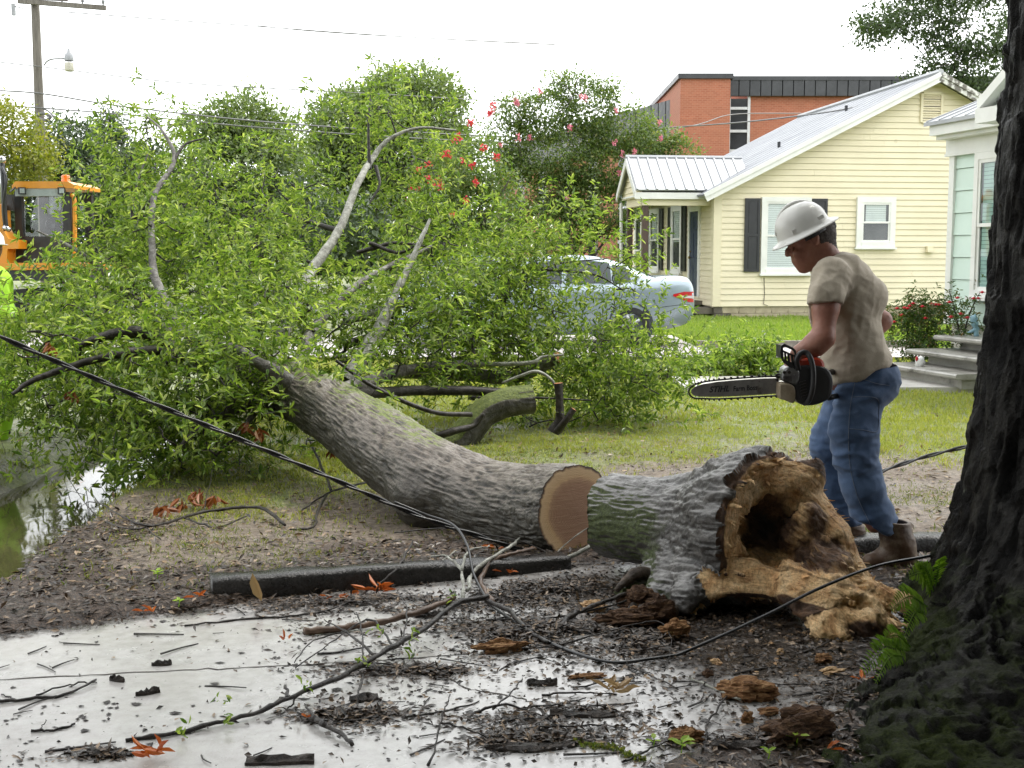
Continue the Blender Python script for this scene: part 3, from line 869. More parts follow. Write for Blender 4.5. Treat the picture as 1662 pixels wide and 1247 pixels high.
porch_slope(PV0, PVR, PZE + 0.02, PZR); porch_slope(PV1, PVR, PZE + 0.02, PZR)
b = B(); b.tube([HP(PU - 0.02, PVR, PZR + 0.04), HP(1.0, PVR, PZR + 0.04)], 0.055, 6); b.out('porch_ridge_cap', M_roofw, hs_)
b = B(); b.box(HP((PU + 0.0) / 2, PV0 + 0.03, PZE - 0.09), (-PU, 0.05, 0.15), HAX); b.out('porch_fascia', M_white, hs_)
b = B(); b.box(HP((PU + 0.0) / 2 + 0.1, PV0 + 0.2, PZE - 0.21), (-PU - 0.2, 0.2, 0.2), HAX); b.box(HP(PU + 0.3, 1.28, PZE - 0.21), (0.2, 1.7, 0.2), HAX); b.out('porch_beam', M_yel, hs_)
b = B(); b.box(HP(-0.9, 1.28, PZE - 0.075), (1.7, 1.95, 0.04), HAX); b.out('porch_ceiling', M_white, hs_)
for k in range(6):
    za = PZE - 0.12 + 0.14 * k; zb = min(za + 0.137, PZR - 0.04)
    ha = 1.06 * (1 - max(0, za - PZE) / (PZR - PZE)); hb = 1.06 * (1 - max(0, zb - PZE) / (PZR - PZE))
    b = B(); q = [HP(PU + 0.12, PVR + ha - .05, za), HP(PU + 0.12, PVR - ha + .05, za), HP(PU + 0.14, PVR - hb + .05, zb), HP(PU + 0.14, PVR + hb - .05, zb)]
    b.prism(q, hu * 0.03); b.out('siding_plank', M_yel, hs_)
for va in (PV0, PV1):
    b = B(); q = [HP(PU - 0.02, va, PZE - 0.16), HP(PU - 0.02, PVR, PZR - 0.16), HP(PU - 0.02, PVR, PZR + 0.03), HP(PU - 0.02, va, PZE + 0.03)]
    b.prism(q, hu * 0.035); b.out('rake_board', M_white, hs_)
for v in (0.42, 2.1):
    b = B(); b.box(HP(PU + 0.28, v, 1.4), (0.13, 0.13, 2.78), HAX); b.out('porch_post', M_post, hs_)
b = B(); b.tube([HP(PU + 0.1, PV1 - 0.05, 2.8), HP(PU + 0.12, PV1 - 0.03, 0.1)], 0.045, 6); b.out('downspout', M_white, hs_)
b = B(); b.box(HP(PU + 1.0, 1.28, 0.2), (1.9, 2.3, 0.14), HAX); b.out('porch_floor', M_blockd, hs_)

# ================================================================== MINT HOUSE AND STEPS
ma = nrm(np.array([-0.25, 0.968, 0])); mb = np.array([ma[1], -ma[0], 0])
MO = np.array([5.755, 16.3, 0.0])
def MP(t, d, z): return MO - ma * t + mb * d + hz * z        # t towards the camera along the wall, d into the house
MAX = (-ma, mb, hz)
M_mint = pm('pale_mint_paint', (0.62, 0.75, 0.68), (0.56, 0.69, 0.62), 1.6, 0.5, 0.05, 30)
mh = empty('mint_house', MO, 'pale mint green house with white trim, partly hidden by the dark tree trunk', 'house')
b = B(); b.box(MP(2.5, 2.03, 1.77), (5.0, 4.0, 2.3), MAX); b.out('wall', M_mint, mh)
b = B(); b.box(MP(2.5, 2.06, 0.3), (4.96, 4.0, 0.62), MAX); b.out('foundation', M_walk, mh)
z = 0.62
while z < 2.75:
    z1 = min(z + 0.285, 2.79)
    for (t0, t1) in ((0.09, 0.56), (1.28, 4.95)) if z > 0.8 else ((0.09, 4.95),):
        q = [MP(t0, -0.022, z + 0.004), MP(t1, -0.022, z + 0.004), MP(t1, -0.006, z1 - 0.003), MP(t0, -0.006, z1 - 0.003)]
        bq = B(); bq.prism(q, mb * 0.03); bq.out('siding_plank', M_mint, mh)
    z = z1 if z1 < 2.79 else 9
b = B(); b.box(MP(0.05, -0.015, 1.7), (0.11, 0.07, 2.2), MAX); b.out('corner_board', M_white, mh)
b = B(); b.box(MP(1.92, -0.012, 1.7), (0.1, 0.06, 2.2), MAX); b.out('pilaster', M_white, mh)
b = B(); b.box(MP(2.45, -0.02, 2.93), (5.05, 0.08, 0.28), MAX); b.box(MP(2.45, -0.05, 2.8), (5.05, 0.06, 0.035), MAX); b.out('frieze', M_white, mh)
b = B(); b.box(MP(2.52, -0.15, 3.12), (5.2, 0.32, 0.15), MAX); b.box(MP(2.5, -0.12, 3.02), (5.12, 0.2, 0.05), MAX); b.out('cornice', M_white, mh)
b = B(); q0 = [MP(-0.14, -0.36, 3.17), MP(5.0, -0.36, 3.17), MP(5.0, 2.2, 4.3), MP(0.9, 2.2, 4.3)]
b.hexa(q0[::-1] + [p + hz * 0.05 for p in q0[::-1]]); b.out('roof', M_roofw, mh)
sm = B()
for k in range(18):
    t = -0.08 + k * 0.28; s0 = MP(t, -0.36, 3.222); s1 = MP(max(t, 0.86), 1.9, 4.218)
    sm.tube([s0, s1], 0.016, 5)
sm.out('roof_seams', M_roofw, mh)
b = B(); b.prism([MP(1.5, -0.5, 3.22), MP(3.6, -0.5, 3.22), MP(2.55, -0.5, 3.82)], mb * 2.0); b.out('pediment', M_mint, mh)
b = B(); b.box(MP(2.55, -0.52, 3.13), (2.3, 0.3, 0.17), MAX); b.out('pediment_cornice', M_white, mh)
for (p, q) in (((1.36, 3.2), (2.55, 3.95)), ((3.75, 3.2), (2.55, 3.95))):
    b = B(); A, Bq = MP(p[0], -0.62, p[1]), MP(q[0], -0.62, q[1])
    b.hexa([A, Bq, Bq + mb * 2.1, A + mb * 2.1, A + hz * 0.13, Bq + hz * 0.13, Bq + mb * 2.1 + hz * 0.13, A + mb * 2.1 + hz * 0.13]); b.out('pediment_rake', M_white, mh)
M_blind_keep, M_blind = M_blind, pm('teal_blind', (0.34, 0.52, 0.45), (0.25, 0.41, 0.36), 3, 0.5, 0.05, 30)
window(0.58, 1.26, 0.98, 2.78, 'g', 0.99, 0.085, mh, lambda a, d_, z: MP(a, -d_, z), MAX, slat=0.02)
M_blind = M_blind_keep
# concrete steps
M_step = pm('weathered_step_concrete', (0.36, 0.345, 0.315), (0.22, 0.21, 0.185), 4, 0.35, 0.3, 60, dirt=((0.06, 0.055, 0.045), 3.5, 0.56))
sa = nrm(np.array([-0.25, 0.968, 0])); sb = np.array([sa[1], -sa[0], 0]); SO = np.array([4.86, 13.35, 0.0])
def SP(t, d, z): return SO + sa * t + sb * d + hz * z
st = empty('entry_steps', SO, 'three weathered concrete entry steps leading up to the mint house', 'steps')
for k in range(3):
    z0, d0 = 0.05 + 0.165 * k, 0.33 * k
    r = B(); r.box(SP(0.66, d0 + 0.9, z0 + 0.05), (1.3, 1.7 - 0.2 * k, 0.11), (sa, sb, hz)); r.out('riser', M_step, st)
    tr = B()
    prof = [(d0 - 0.03, z0 + 0.105), (d0 - 0.055, z0 + 0.125), (d0 - 0.055, z0 + 0.15), (d0 - 0.035, z0 + 0.165), (d0 + 2.0 - 0.3 * k, z0 + 0.165), (d0 + 2.0 - 0.3 * k, z0 + 0.105)]
    t0 = -0.03 + 0.01 * k; t1 = 1.42 + 0.1 * (k == 0) + 0.06 * (k == 1)
    tr.prism([SP(t0, a, c) for a, c in prof], sa * (t1 - t0)); tr.out('tread', M_step, st)
# ================================================================== TREES
def barkmat(name, c1, c2, c3, scale=9, stretch=(1, 1, 0.22), rough=0.7, moss=None, mossat=0.55, bs=0.8, lich=None):
    t = NT(name)
    v = t.co('Object', stretch)
    n1 = t.noise(v, scale, 6, 0.7); n2 = t.noise(t.co('Object'), scale * 6, 3, 0.7)
    col = t.ramp(n1, [(0.32, c1), (0.5, c2), (0.68, c3)])
    if moss:
        f = t.noise(t.co('Object'), 2.6, 7, 0.72)
        col = t.mix(t.ramp(f, [(mossat, 0.0), (mossat + 0.12, 0.9)]), col, t.mix(n2, moss, tuple(x * 1.7 for x in moss)))
    if lich:
        f = t.noise(t.co('Object'), 7, 4, 0.6)
        col = t.mix(t.ramp(f, [(0.66, 0.0), (0.7, 0.8)]), col, lich)
    return t.fin(Base_Color=col, Roughness=rough, Specular_IOR_Level=0.3, Normal=t.bump(n2, 0.35, 0.01, t.bump(n1, bs, 0.03)))
M_twig = barkmat('dark_wet_twig', (0.012, 0.010, 0.009), (0.028, 0.023, 0.02), (0.075, 0.066, 0.058), 20, (1, 1, 1), 0.38, bs=0.4)
M_limb = barkmat('grey_limb_bark', (0.045, 0.04, 0.036), (0.13, 0.12, 0.11), (0.30, 0.29, 0.27), 12, (1, 1, 1), 0.5, moss=(0.06, 0.075, 0.025), mossat=0.56)
M_limbpale = barkmat('pale_lichened_bark', (0.12, 0.115, 0.10), (0.30, 0.30, 0.26), (0.52, 0.52, 0.47), 14, (1, 1, 1), 0.6, moss=(0.16, 0.2, 0.1), mossat=0.6)
M_fartrunk = barkmat('far_trunk_bark', (0.03, 0.026, 0.022), (0.07, 0.06, 0.05), (0.13, 0.115, 0.1), 4, (1, 1, 0.3), 0.85)

class Skel:
    """a branching frame grown from hand-placed limbs to clump centres"""
    def __init__(s): s.p, s.r, s.br = [], [], []
    def limb(s, pts, per=6):
        q = spline(pts, per)
        s.p += list(q[:, :3]); s.r += list(q[:, 3]); s.br.append(q)
        return q
    def grow(s, c, rmin=0.003, kr=0.45, wob=0.16, rmax=0.03, seg=5):
        pp = np.array(s.p); d = np.linalg.norm(pp - c, axis=1)
        i = int(np.argmin(d + 0.0)); a = pp[i]; L = d[i]
        if L < 0.04: return
        r0 = min(rmax, max(rmin * 1.3, s.r[i] * kr))
        side = RN.normal(size=3) * wob * L
        pts = []
        for k in range(seg + 1):
            t = k / seg
            q = a + (c - a) * t + side * math.sin(math.pi * t) + RN.normal(size=3) * 0.03 * L * (0 < k < seg)
            pts.append(np.append(q, r0 + (rmin - r0) * t))
        pts = np.array(pts)
        s.p += list(pts[1:, :3]); s.r += list(pts[1:, 3]); s.br.append(pts)
def tubes_np(branches, n=5):
    V, Q, off = [], [], 0
    for q in branches:
        v, f = tube_np(q[:, :3], q[:, 3], n, False)
        V.append(np.array(v)); Q.append(np.array(f) + off); off += len(v)
    return np.concatenate(V), np.concatenate(Q)

def far_crown(blobs, per_m2=14.0, leaf=0.25, n_leaf=16, sig=0.32, aspect=0.5, wild=0.75):
    """leaf clumps through the blobs' outer volume; blobs: (centre, radii). returns V,Q and clump centres"""
    Ps, Ds, Ns = [], [], []; cent = []
    for c, r in blobs:
        c = np.array(c); r = np.array(r)
        area = 4 * math.pi * ((r[0] * r[1]) ** 1.6 / 3 + (r[0] * r[2]) ** 1.6 / 3 + (r[1] * r[2]) ** 1.6 / 3) ** (1 / 1.6)
        m = int(area * per_m2 / n_leaf) + 4
        d = rdir(m)
        rad = RN.uniform(0.45, 1.0, m) ** 0.45 * (1 + 0.28 * fbm(d * 2.2 + c * 0.7, 2, 3))
        q = c + d * r * rad[:, None]
        cent.append(q)
        n = m * n_leaf
        qq = np.repeat(q, n_leaf, 0); dd = np.repeat(d, n_leaf, 0)
        off = RN.normal(size=(n, 3)) * sig * np.array([1, 1, 0.7])
        Ps.append(qq + off)
        Ds.append(nrm(dd * 0.6 + rdir(n) * wild + np.array([0, 0, -0.25])))
        Ns.append(nrm(dd * 0.5 + rdir(n) * 0.7 + np.array([0, 0, 0.8])))
    Pn, D, N = np.concatenate(Ps), np.concatenate(Ds), np.concatenate(Ns)
    L = leaf * RN.uniform(0.6, 1.25, len(Pn))
    V, Q = cards_np(Pn, D, N, L, L * aspect)
    return V, Q, np.concatenate(cent)
def tree(name, base, trunk_r, top, blobs, leafm, barkm, label, cat='tree', group=None, limbs=26, extra=None, **kw):
    root = empty(name, base, label, cat, group)
    V, Q, cent = far_crown(blobs, **kw)
    sk = Skel()
    b0 = np.array(base, float); tp = np.array(top, float)
    pts = [np.append(b0 + (tp - b0) * t + RN.normal(size=3) * np.array([1, 1, 0]) * 0.012 * tp[2] * (0 < t < 1), trunk_r * (1.25 if t == 0 else 1 - 0.75 * t)) for t in (0, .15, .4, .7, 1.0)]
    sk.limb(pts)
    sel = cent[RN.choice(len(cent), min(limbs, len(cent)), replace=False)]
    sel = sel[np.argsort(np.linalg.norm(sel - tp, axis=1))]
    for c in sel: sk.grow(c, 0.012, 0.5, 0.12, trunk_r * 0.4)
    v, f = tubes_np([sk.br[0]], 10); mk('trunk', v, [f], barkm, root, True)
    if len(sk.br) > 1:
        v, f = tubes_np(sk.br[1:], 5); tag(mk('limbs', v, [f], barkm, root, True), kind='stuff')
    tag(mk('crown', V, [Q], leafm, root), kind='stuff')
    return root, cent
def BL(px, py, Y, rx, ry, rY):    # blob measured on the photograph at depth Y
    s = Y / F
    return (P(px, py, Y), (rx * s, rY, ry * s))

L_mid = leafmat('mid_green_leaf', (0.075, 0.115, 0.048), (0.135, 0.18, 0.078), (0.18, 0.22, 0.105), 0.5, 0.4)
L_dark = leafmat('dark_green_leaf', (0.030, 0.055, 0.03), (0.06, 0.09, 0.045), None, 0.5, 0.22)
L_yel = leafmat('yellow_green_leaf', (0.10, 0.13, 0.018), (0.20, 0.21, 0.03), (0.26, 0.25, 0.05), 0.5, 0.4)
L_crape = leafmat('myrtle_leaf', (0.06, 0.105, 0.034), (0.13, 0.185, 0.06), (0.20, 0.21, 0.08), 0.45, 0.4)
L_oak = leafmat('oak_leaf', (0.03, 0.055, 0.02), (0.06, 0.095, 0.035), None, 0.42, 0.28)
L_red = leafmat('red_petal', (0.50, 0.02, 0.035), (0.62, 0.06, 0.09), (0.55, 0.10, 0.06), 0.5, 0.25, (1.1, 0.9, 0.9))
L_pink = leafmat('pink_petal', (0.58, 0.16, 0.26), (0.66, 0.25, 0.36), None, 0.5, 0.25, (1.1, 0.9, 0.9))

# background trees
tree('hardwood_tree', P(640, 440, 62) * [1, 1, 0], 0.32, P(640, 200, 62), [BL(640, 165, 62, 50, 50, 2.4), BL(575, 205, 61, 70, 60, 2.6), BL(700, 190, 62, 55, 70, 2.6), BL(640, 235, 60, 95, 65, 3), BL(555, 265, 60, 60, 55, 2.4), BL(715, 270, 62, 50, 60, 2.4), BL(640, 320, 61, 100, 60, 3)],
     L_mid, M_fartrunk, 'broad round topped green tree, tallest one beyond the fallen crown', group='trees beyond the street', per_m2=130, leaf=0.26, n_leaf=14, sig=0.36)
tree('hardwood_tree', P(395, 440, 55) * [1, 1, 0], 0.26, P(395, 220, 55), [BL(395, 200, 55, 48, 45, 1.8), BL(345, 215, 55, 45, 40, 1.8), BL(445, 225, 56, 40, 45, 1.6), BL(400, 270, 54, 95, 60, 2.4), BL(400, 350, 54, 100, 60, 2.4)],
     L_mid, M_fartrunk, 'smaller rounded green tree left of the tallest one', group='trees beyond the street', per_m2=120, leaf=0.24, n_leaf=14, sig=0.36)
tree('cedar_tree', P(180, 440, 66) * [1, 1, 0], 0.25, P(178, 190, 66), [BL(178, 205, 66, 18, 30, 0.8), BL(178, 250, 66, 36, 40, 1.4), BL(182, 320, 66, 55, 60, 2)],
     L_dark, M_fartrunk, 'narrow dark evergreen with a pointed top behind the digger', group='trees beyond the street', per_m2=130, leaf=0.24, n_leaf=14, sig=0.3)
tree('cedar_tree', P(110, 440, 60) * [1, 1, 0], 0.25, P(110, 230, 60), [BL(105, 240, 60, 50, 45, 1.8), BL(120, 300, 60, 70, 60, 2.2), BL(60, 330, 60, 80, 60, 2.2), BL(250, 300, 64, 60, 60, 2.2)],
     L_dark, M_fartrunk, 'dark broad evergreen mass right behind the digger cab', group='trees beyond the street', per_m2=130, leaf=0.25, n_leaf=14, sig=0.36)
tree('locust_tree', P(-30, 440, 36) * [1, 1, 0], 0.2, P(-20, 240, 36), [BL(15, 200, 36, 45, 28, .9), BL(45, 235, 35.5, 45, 18, .7), BL(60, 262, 35, 38, 10, .5), BL(15, 262, 36, 70, 16, .9), BL(70, 285, 35, 28, 8, .4), BL(-20, 280, 36, 70, 40, 1.0), BL(-30, 200, 36, 50, 50, 1)],
     L_yel, M_fartrunk, 'yellow green tree with layered branches at the far left', group=None, per_m2=150, leaf=0.15, n_leaf=14, sig=0.2)
tree('hardwood_tree', P(500, 440, 52) * [1, 1, 0], 0.2, P(500, 330, 52), [BL(490, 350, 52, 60, 55, 1.6), BL(570, 370, 50, 60, 50, 1.6), BL(290, 360, 52, 80, 60, 1.8)],
     L_dark, M_fartrunk, 'low dark tree between the taller ones across the street', group='trees beyond the street', per_m2=110, leaf=0.25, n_leaf=14, sig=0.36)
tree('oak_tree', P(1560, 440, 40) * [1, 1, 0], 0.35, P(1560, 120, 40), [BL(1440, 30, 40, 55, 24, .9), BL(1420, 55, 39.5, 28, 16, .5), BL(1500, 25, 40, 60, 35, 1.0), BL(1580, 40, 40, 70, 60, 1.4), BL(1530, 95, 40, 38, 26, .8), BL(1600, 120, 40, 60, 50, 1.2), BL(1505, 130, 40, 32, 14, .6), BL(1570, 160, 40, 60, 30, 1.2), BL(1560, -60, 40, 120, 60, 2)],
     L_oak, M_fartrunk, 'dark leaved oak rising behind the yellow house roof', per_m2=150, leaf=0.15, n_leaf=16, sig=0.2)
# crape myrtles with their flower heads
def myrtle(name, basepx, Y, blobs, flowers, fm, label, ntr):
    base = P(basepx, 470, Y) * [1, 1, 0]
    root, cent = tree(name, base, 0.07, P(basepx, 330, Y), blobs, L_crape, M_fartrunk, label, limbs=46, per_m2=330 if Y < 30 else 430, leaf=0.095, n_leaf=14, sig=0.15, aspect=0.55)
    for k in range(ntr):
        sk = Skel(); a = base + np.array([RD.uniform(-.4, .4), RD.uniform(-.3, .3), 0]); c = cent[RN.integers(len(cent))] * [1, 1, 0] + [0, 0, RD.uniform(2.6, 3.6)]
        sk.limb([np.append(a, .05), np.append(a + (c - a) * [.25, .25, .5], .04), np.append(c, .015)]); v, f = tubes_np(sk.br, 6); mk('stem', v, [f], M_fartrunk, root, True)
    for (px, py) in flowers:
        p = P(px, py, Y - 0.9 - RD.random() * .5); n = 26
        q = p + np.clip(RN.normal(size=(n, 3)), -1.6, 1.6) * np.array([.03, .03, .042])
        v, f = cards_np(q, rdir(n), rdir(n), 0.054, 0.052); mk('flower_head', v, [f], fm, root)
    return root
myrtle('crape_myrtle', 735, 26, [BL(725, 300, 26, 55, 60, .7), BL(770, 270, 26.3, 45, 50, .6), BL(700, 360, 26, 50, 50, .6), BL(760, 350, 26, 60, 60, .7), BL(800, 330, 26.5, 50, 60, .6), BL(700, 410, 26, 70, 50, .7), BL(790, 410, 26, 70, 50, .7)],
       [(744, 222), (737, 226), (718, 250), (728, 250), (722, 243), (696, 266), (680, 278), (676, 276), (708, 298), (714, 302), (712, 292), (695, 290), (755, 326), (664, 328), (772, 296), (766, 268), (752, 261), (785, 240), (764, 200), (735, 348), (677, 303), (668, 304), (806, 254), (800, 170), (795, 183)],
       L_red, 'crape myrtle bush dotted with red flower heads', 4)
myrtle('crape_myrtle', 930, 34, [BL(890, 190, 34, 55, 45, .6), BL(840, 180, 34, 35, 25, .4), BL(820, 230, 34, 40, 40, .5), BL(960, 180, 34, 50, 40, .6), BL(1010, 210, 34, 55, 40, .6), BL(1060, 225, 33.4, 45, 26, .45), BL(1100, 245, 33.4, 35, 20, .4), BL(900, 250, 34, 90, 60, .9), BL(1000, 270, 34, 90, 50, .9), BL(870, 310, 34, 70, 55, .8), BL(970, 330, 34, 80, 50, .8), BL(900, 360, 34, 90, 45, .8), BL(935, 130, 34, 28, 10, .3), BL(985, 140, 34, 24, 10, .3), BL(905, 135, 34, 16, 16, .3)],
       [(840, 168), (838, 165), (795, 185), (800, 180), (876, 148), (944, 157), (950, 160), (842, 223), (860, 222), (812, 235), (836, 310), (1000, 181), (997, 232), (1010, 250), (1030, 247), (1070, 200), (1072, 224), (922, 322), (1005, 280), (925, 208)],
       L_pink, 'large crape myrtle with pink flower heads in front of the brick building', 6)
# far tree line
fb = []
for k in range(60):
    px = -900 + k * 62; fb.append((P(px, 415, 95) * [1, 1, 0] + [0, 0, RD.uniform(1.5, 3.0)], (RD.uniform(2, 3.4), 1.5, RD.uniform(2, 3.6))))
v, q, _ = far_crown(fb, per_m2=40, leaf=0.5, n_leaf=14, sig=0.6)
tag(mk('far_woods', v, [q], L_dark), 'far green tree line along the horizon behind everything', 'woods', kind='stuff')

# ================================================================== THE FALLEN TREE
FTB = G(935, 905)
ft = empty('fallen_tree', FTB, 'big fallen tree, trunk cut through at the butt, green leafy crown across the lawn', 'tree')
def path(*pts):
    return np.array([np.append(P(a, b, Y), r) for a, b, Y, r in pts])
trk = path((938, 833, 6.12, .246), (905, 831, 6.25, .243), (860, 826, 6.42, .232), (770, 806, 6.76, .22), (700, 772, 7.02, .222), (640, 738, 7.3, .222), (580, 695, 7.7, .212), (530, 662, 8.1, .20), (470, 636, 8.6, .185), (400, 605, 9.2, .15), (320, 580, 9.9, .12), (240, 552, 10.5, .09), (150, 520, 11.2, .05))
ts = spline(trk, 26)
def bark_tube(ts, nth=150, ridge=0.012, seed=1, stretch=0.22, cell=0.055, lump=0.03, bulges=(), extra=None):
    pts, rad = ts[:, :3], ts[:, 3]
    T = nrm(np.gradient(pts, axis=0)); seg = np.concatenate([[0], np.cumsum(np.linalg.norm(np.diff(pts, axis=0), axis=1))])
    x = nrm(np.cross([0, 0, 1.0], T)); y = np.cross(T, x)                     # y points up
    a = np.linspace(0, 2 * math.pi, nth, endpoint=False)
    dirs = x[:, None] * np.cos(a)[None, :, None] + y[:, None] * np.sin(a)[None, :, None]
    q = np.stack([np.broadcast_to(np.cos(a) * 0.2, (len(pts), nth)), np.broadcast_to(np.sin(a) * 0.2, (len(pts), nth)), np.broadcast_to((seg * stretch)[:, None], (len(pts), nth))], -1)
    d = ridge * ridged(q / cell + 0.3 * vnoise(q / cell * 0.7, 9)[..., None], 3, seed)
    d = d + lump * fbm(q / np.array([.16, .16, .16 * stretch * 2]), 2, seed + 5)
    R = rad[:, None] + d
    V = pts[:, None] + dirs * R[..., None]
    for c, rr, h in bulges:
        w = np.exp(-((np.linalg.norm(V - np.array(c), axis=2) / rr) ** 2))
        V = V + dirs * (h * w)[..., None]
    m = len(pts); I = (np.arange(m - 1)[:, None] * nth + np.arange(nth)[None, :]); J = (np.arange(m - 1)[:, None] * nth + (np.arange(nth)[None, :] + 1) % nth)
    Q = np.stack([I, J, J + nth, I + nth], -1).reshape(-1, 4)
    global FURROW
    FURROW = np.clip(ridged(q / cell + 0.3 * vnoise(q / cell * 0.7, 9)[..., None], 3, seed) * 0.62 + 0.5, 0, 1)
    return V, Q, dirs, T
def trunk_material():
    t = NT('wet_trunk_bark')
    v = t.co('Object')
    n1, n2, n3 = t.noise(v, 16, 6, 0.7), t.noise(v, 60, 4, 0.7), t.noise(v, 2.4, 6, 0.7)
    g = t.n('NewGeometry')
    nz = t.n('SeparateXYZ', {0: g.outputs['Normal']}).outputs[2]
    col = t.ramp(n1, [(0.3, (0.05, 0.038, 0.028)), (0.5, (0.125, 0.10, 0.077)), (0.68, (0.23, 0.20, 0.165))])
    side = t.ramp(nz, [(0.15, 1.0), (0.62, 0.0)])                            # shade painted into the flanks and underside; the top keeps the bark tone
    fu = t.n('Attribute', attribute_name='furrow').outputs['Fac']
    col = t.mix(t.ramp(fu, [(0.36, 0.95), (0.58, 0.0)]), col, (0.018, 0.014, 0.011))
    col = t.mix(t.ramp(fu, [(0.6, 0.0), (0.85, 0.2)]), col, (0.33, 0.31, 0.28))
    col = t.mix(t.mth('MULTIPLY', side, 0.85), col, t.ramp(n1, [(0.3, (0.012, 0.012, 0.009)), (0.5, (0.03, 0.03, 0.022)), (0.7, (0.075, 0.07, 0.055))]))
    mm = t.n('Attribute', attribute_name='moss').outputs['Fac']
    f = t.ramp(t.mth('ADD', mm, t.mth('MULTIPLY', t.mth('SUBTRACT', n3, 0.5), 1.5), True), [(0.42, 0.0), (0.62, 0.85)])
    col = t.mix(f, col, t.ramp(n2, [(0.3, (0.045, 0.075, 0.009)), (0.7, (0.19, 0.235, 0.035))]))
    ro = t.mix(f, t.ramp(n3, [(0.35, 0.28), (0.65, 0.5)]), (0.8, 0.8, 0.8))
    return t.fin(Base_Color=col, Roughness=ro, Normal=t.bump(n2, 0.5, 0.008, t.bump(n1, 0.7, 0.02)))
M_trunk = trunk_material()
bul = [(P(665, 815, 6.85), 0.17, 0.075), (P(700, 800, 6.78), 0.05, -0.06), (P(690, 838, 6.85), .12, .05), (P(520, 640, 7.95), .12, .05)]
Vt, Qt, dirs, Tt = bark_tube(ts, 340, 0.012, 2, 0.30, 0.024, 0.03, bul)
fur = FURROW.ravel()
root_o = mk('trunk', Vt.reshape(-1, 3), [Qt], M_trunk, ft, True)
at = root_o.data.attributes.new('furrow', 'FLOAT', 'POINT'); at.data.foreach_set('value', fur.astype(np.float32))
def moss_attr(o, fn):
    me = o.data; co = np.empty(len(me.vertices) * 3, np.float32); me.vertices.foreach_get('co', co); co = co.reshape(-1, 3) + WL[o.name]
    no = np.empty(len(me.vertices) * 3, np.float32); me.vertices.foreach_get('normal', no); no = no.reshape(-1, 3)
    at = me.attributes.new('moss', 'FLOAT', 'POINT'); at.data.foreach_set('value', fn(co, no).astype(np.float32))
def mfn(co, no):
    # moss along the top and far shoulder of the leaning part, thin elsewhere
    top = sst(0.35, 0.9, no[:, 2] * 0.8 + no[:, 1] * 0.5) * sst(-0.1, -0.6, co[:, 0])
    far = 0.55 * sst(0.2, 0.8, no[:, 1]) * sst(0.2, -0.2, co[:, 0])
    return 0.14 + 0.62 * np.maximum(top, far)
def sst_(a, b, x):
    t = np.clip((x - a) / (b - a), 0, 1); return t * t * (3 - 2 * t)
sst = sst_
moss_attr(root_o, mfn)
# the sawn butt: pale sapwood ring round brown heartwood, growth rings and saw marks
def cut_material():
    t = NT('sawn_end_grain')
    rr = t.n('Attribute', attribute_name='rad').outputs['Fac']
    v = t.co('Object')
    n = t.noise(v, 9, 5, 0.65); n2 = t.noise(t.co('Object', (6, 6, 90)), 1.0, 4, 0.7)
    r2 = t.mth('ADD', rr, t.mth('MULTIPLY', t.mth('SUBTRACT', n, 0.5), 0.11))
    col = t.ramp(r2, [(0.0, (0.29, 0.155, 0.09)), (0.60, (0.34, 0.185, 0.105)), (0.70, (0.42, 0.245, 0.135)), (0.76, (0.62, 0.40, 0.21)), (0.93, (0.68, 0.48, 0.27)), (0.97, (0.2, 0.11, 0.06)), (0.99, (0.04, 0.03, 0.025))])
    ring = t.mth('SINE', t.mth('MULTIPLY', r2, 190.0))
    col = t.mix(t.mth('MULTIPLY', t.mth('ADD', ring, 1.0), 0.09), col, (0.08, 0.04, 0.02))
    col = t.mix(t.ramp(n2, [(0.52, 0.0), (0.7, 0.35)]), col, (0.5, 0.34, 0.2))
    return t.fin(Base_Color=col, Roughness=0.6, Normal=t.bump(n2, 0.3, 0.006, t.bump(ring, 0.1, 0.002)))
M_cut = cut_material()
def cut_face(ring, axis, parent, name='cut_face', rows=26, tilt=0.0):
    c = ring.mean(0); n = len(ring); V, rad = [], []
    for k in range(rows + 1):
        t = k / rows
        V.append(c + (ring - c) * t + axis * (0.006 * (1 - t)))
        rad += [t] * n
    V = np.concatenate(V)
    I = (np.arange(rows)[:, None] * n + np.arange(n)[None, :]); J = (np.arange(rows)[:, None] * n + (np.arange(n)[None, :] + 1) % n)
    o = mk(name, V, [np.stack([I, J, J + n, I + n], -1).reshape(-1, 4)], M_cut, parent, True)
    at = o.data.attributes.new('rad', 'FLOAT', 'POINT'); at.data.foreach_set('value', np.array(rad, np.float32))
    return o
cut_face(Vt[0][::-1], -Tt[0], ft)

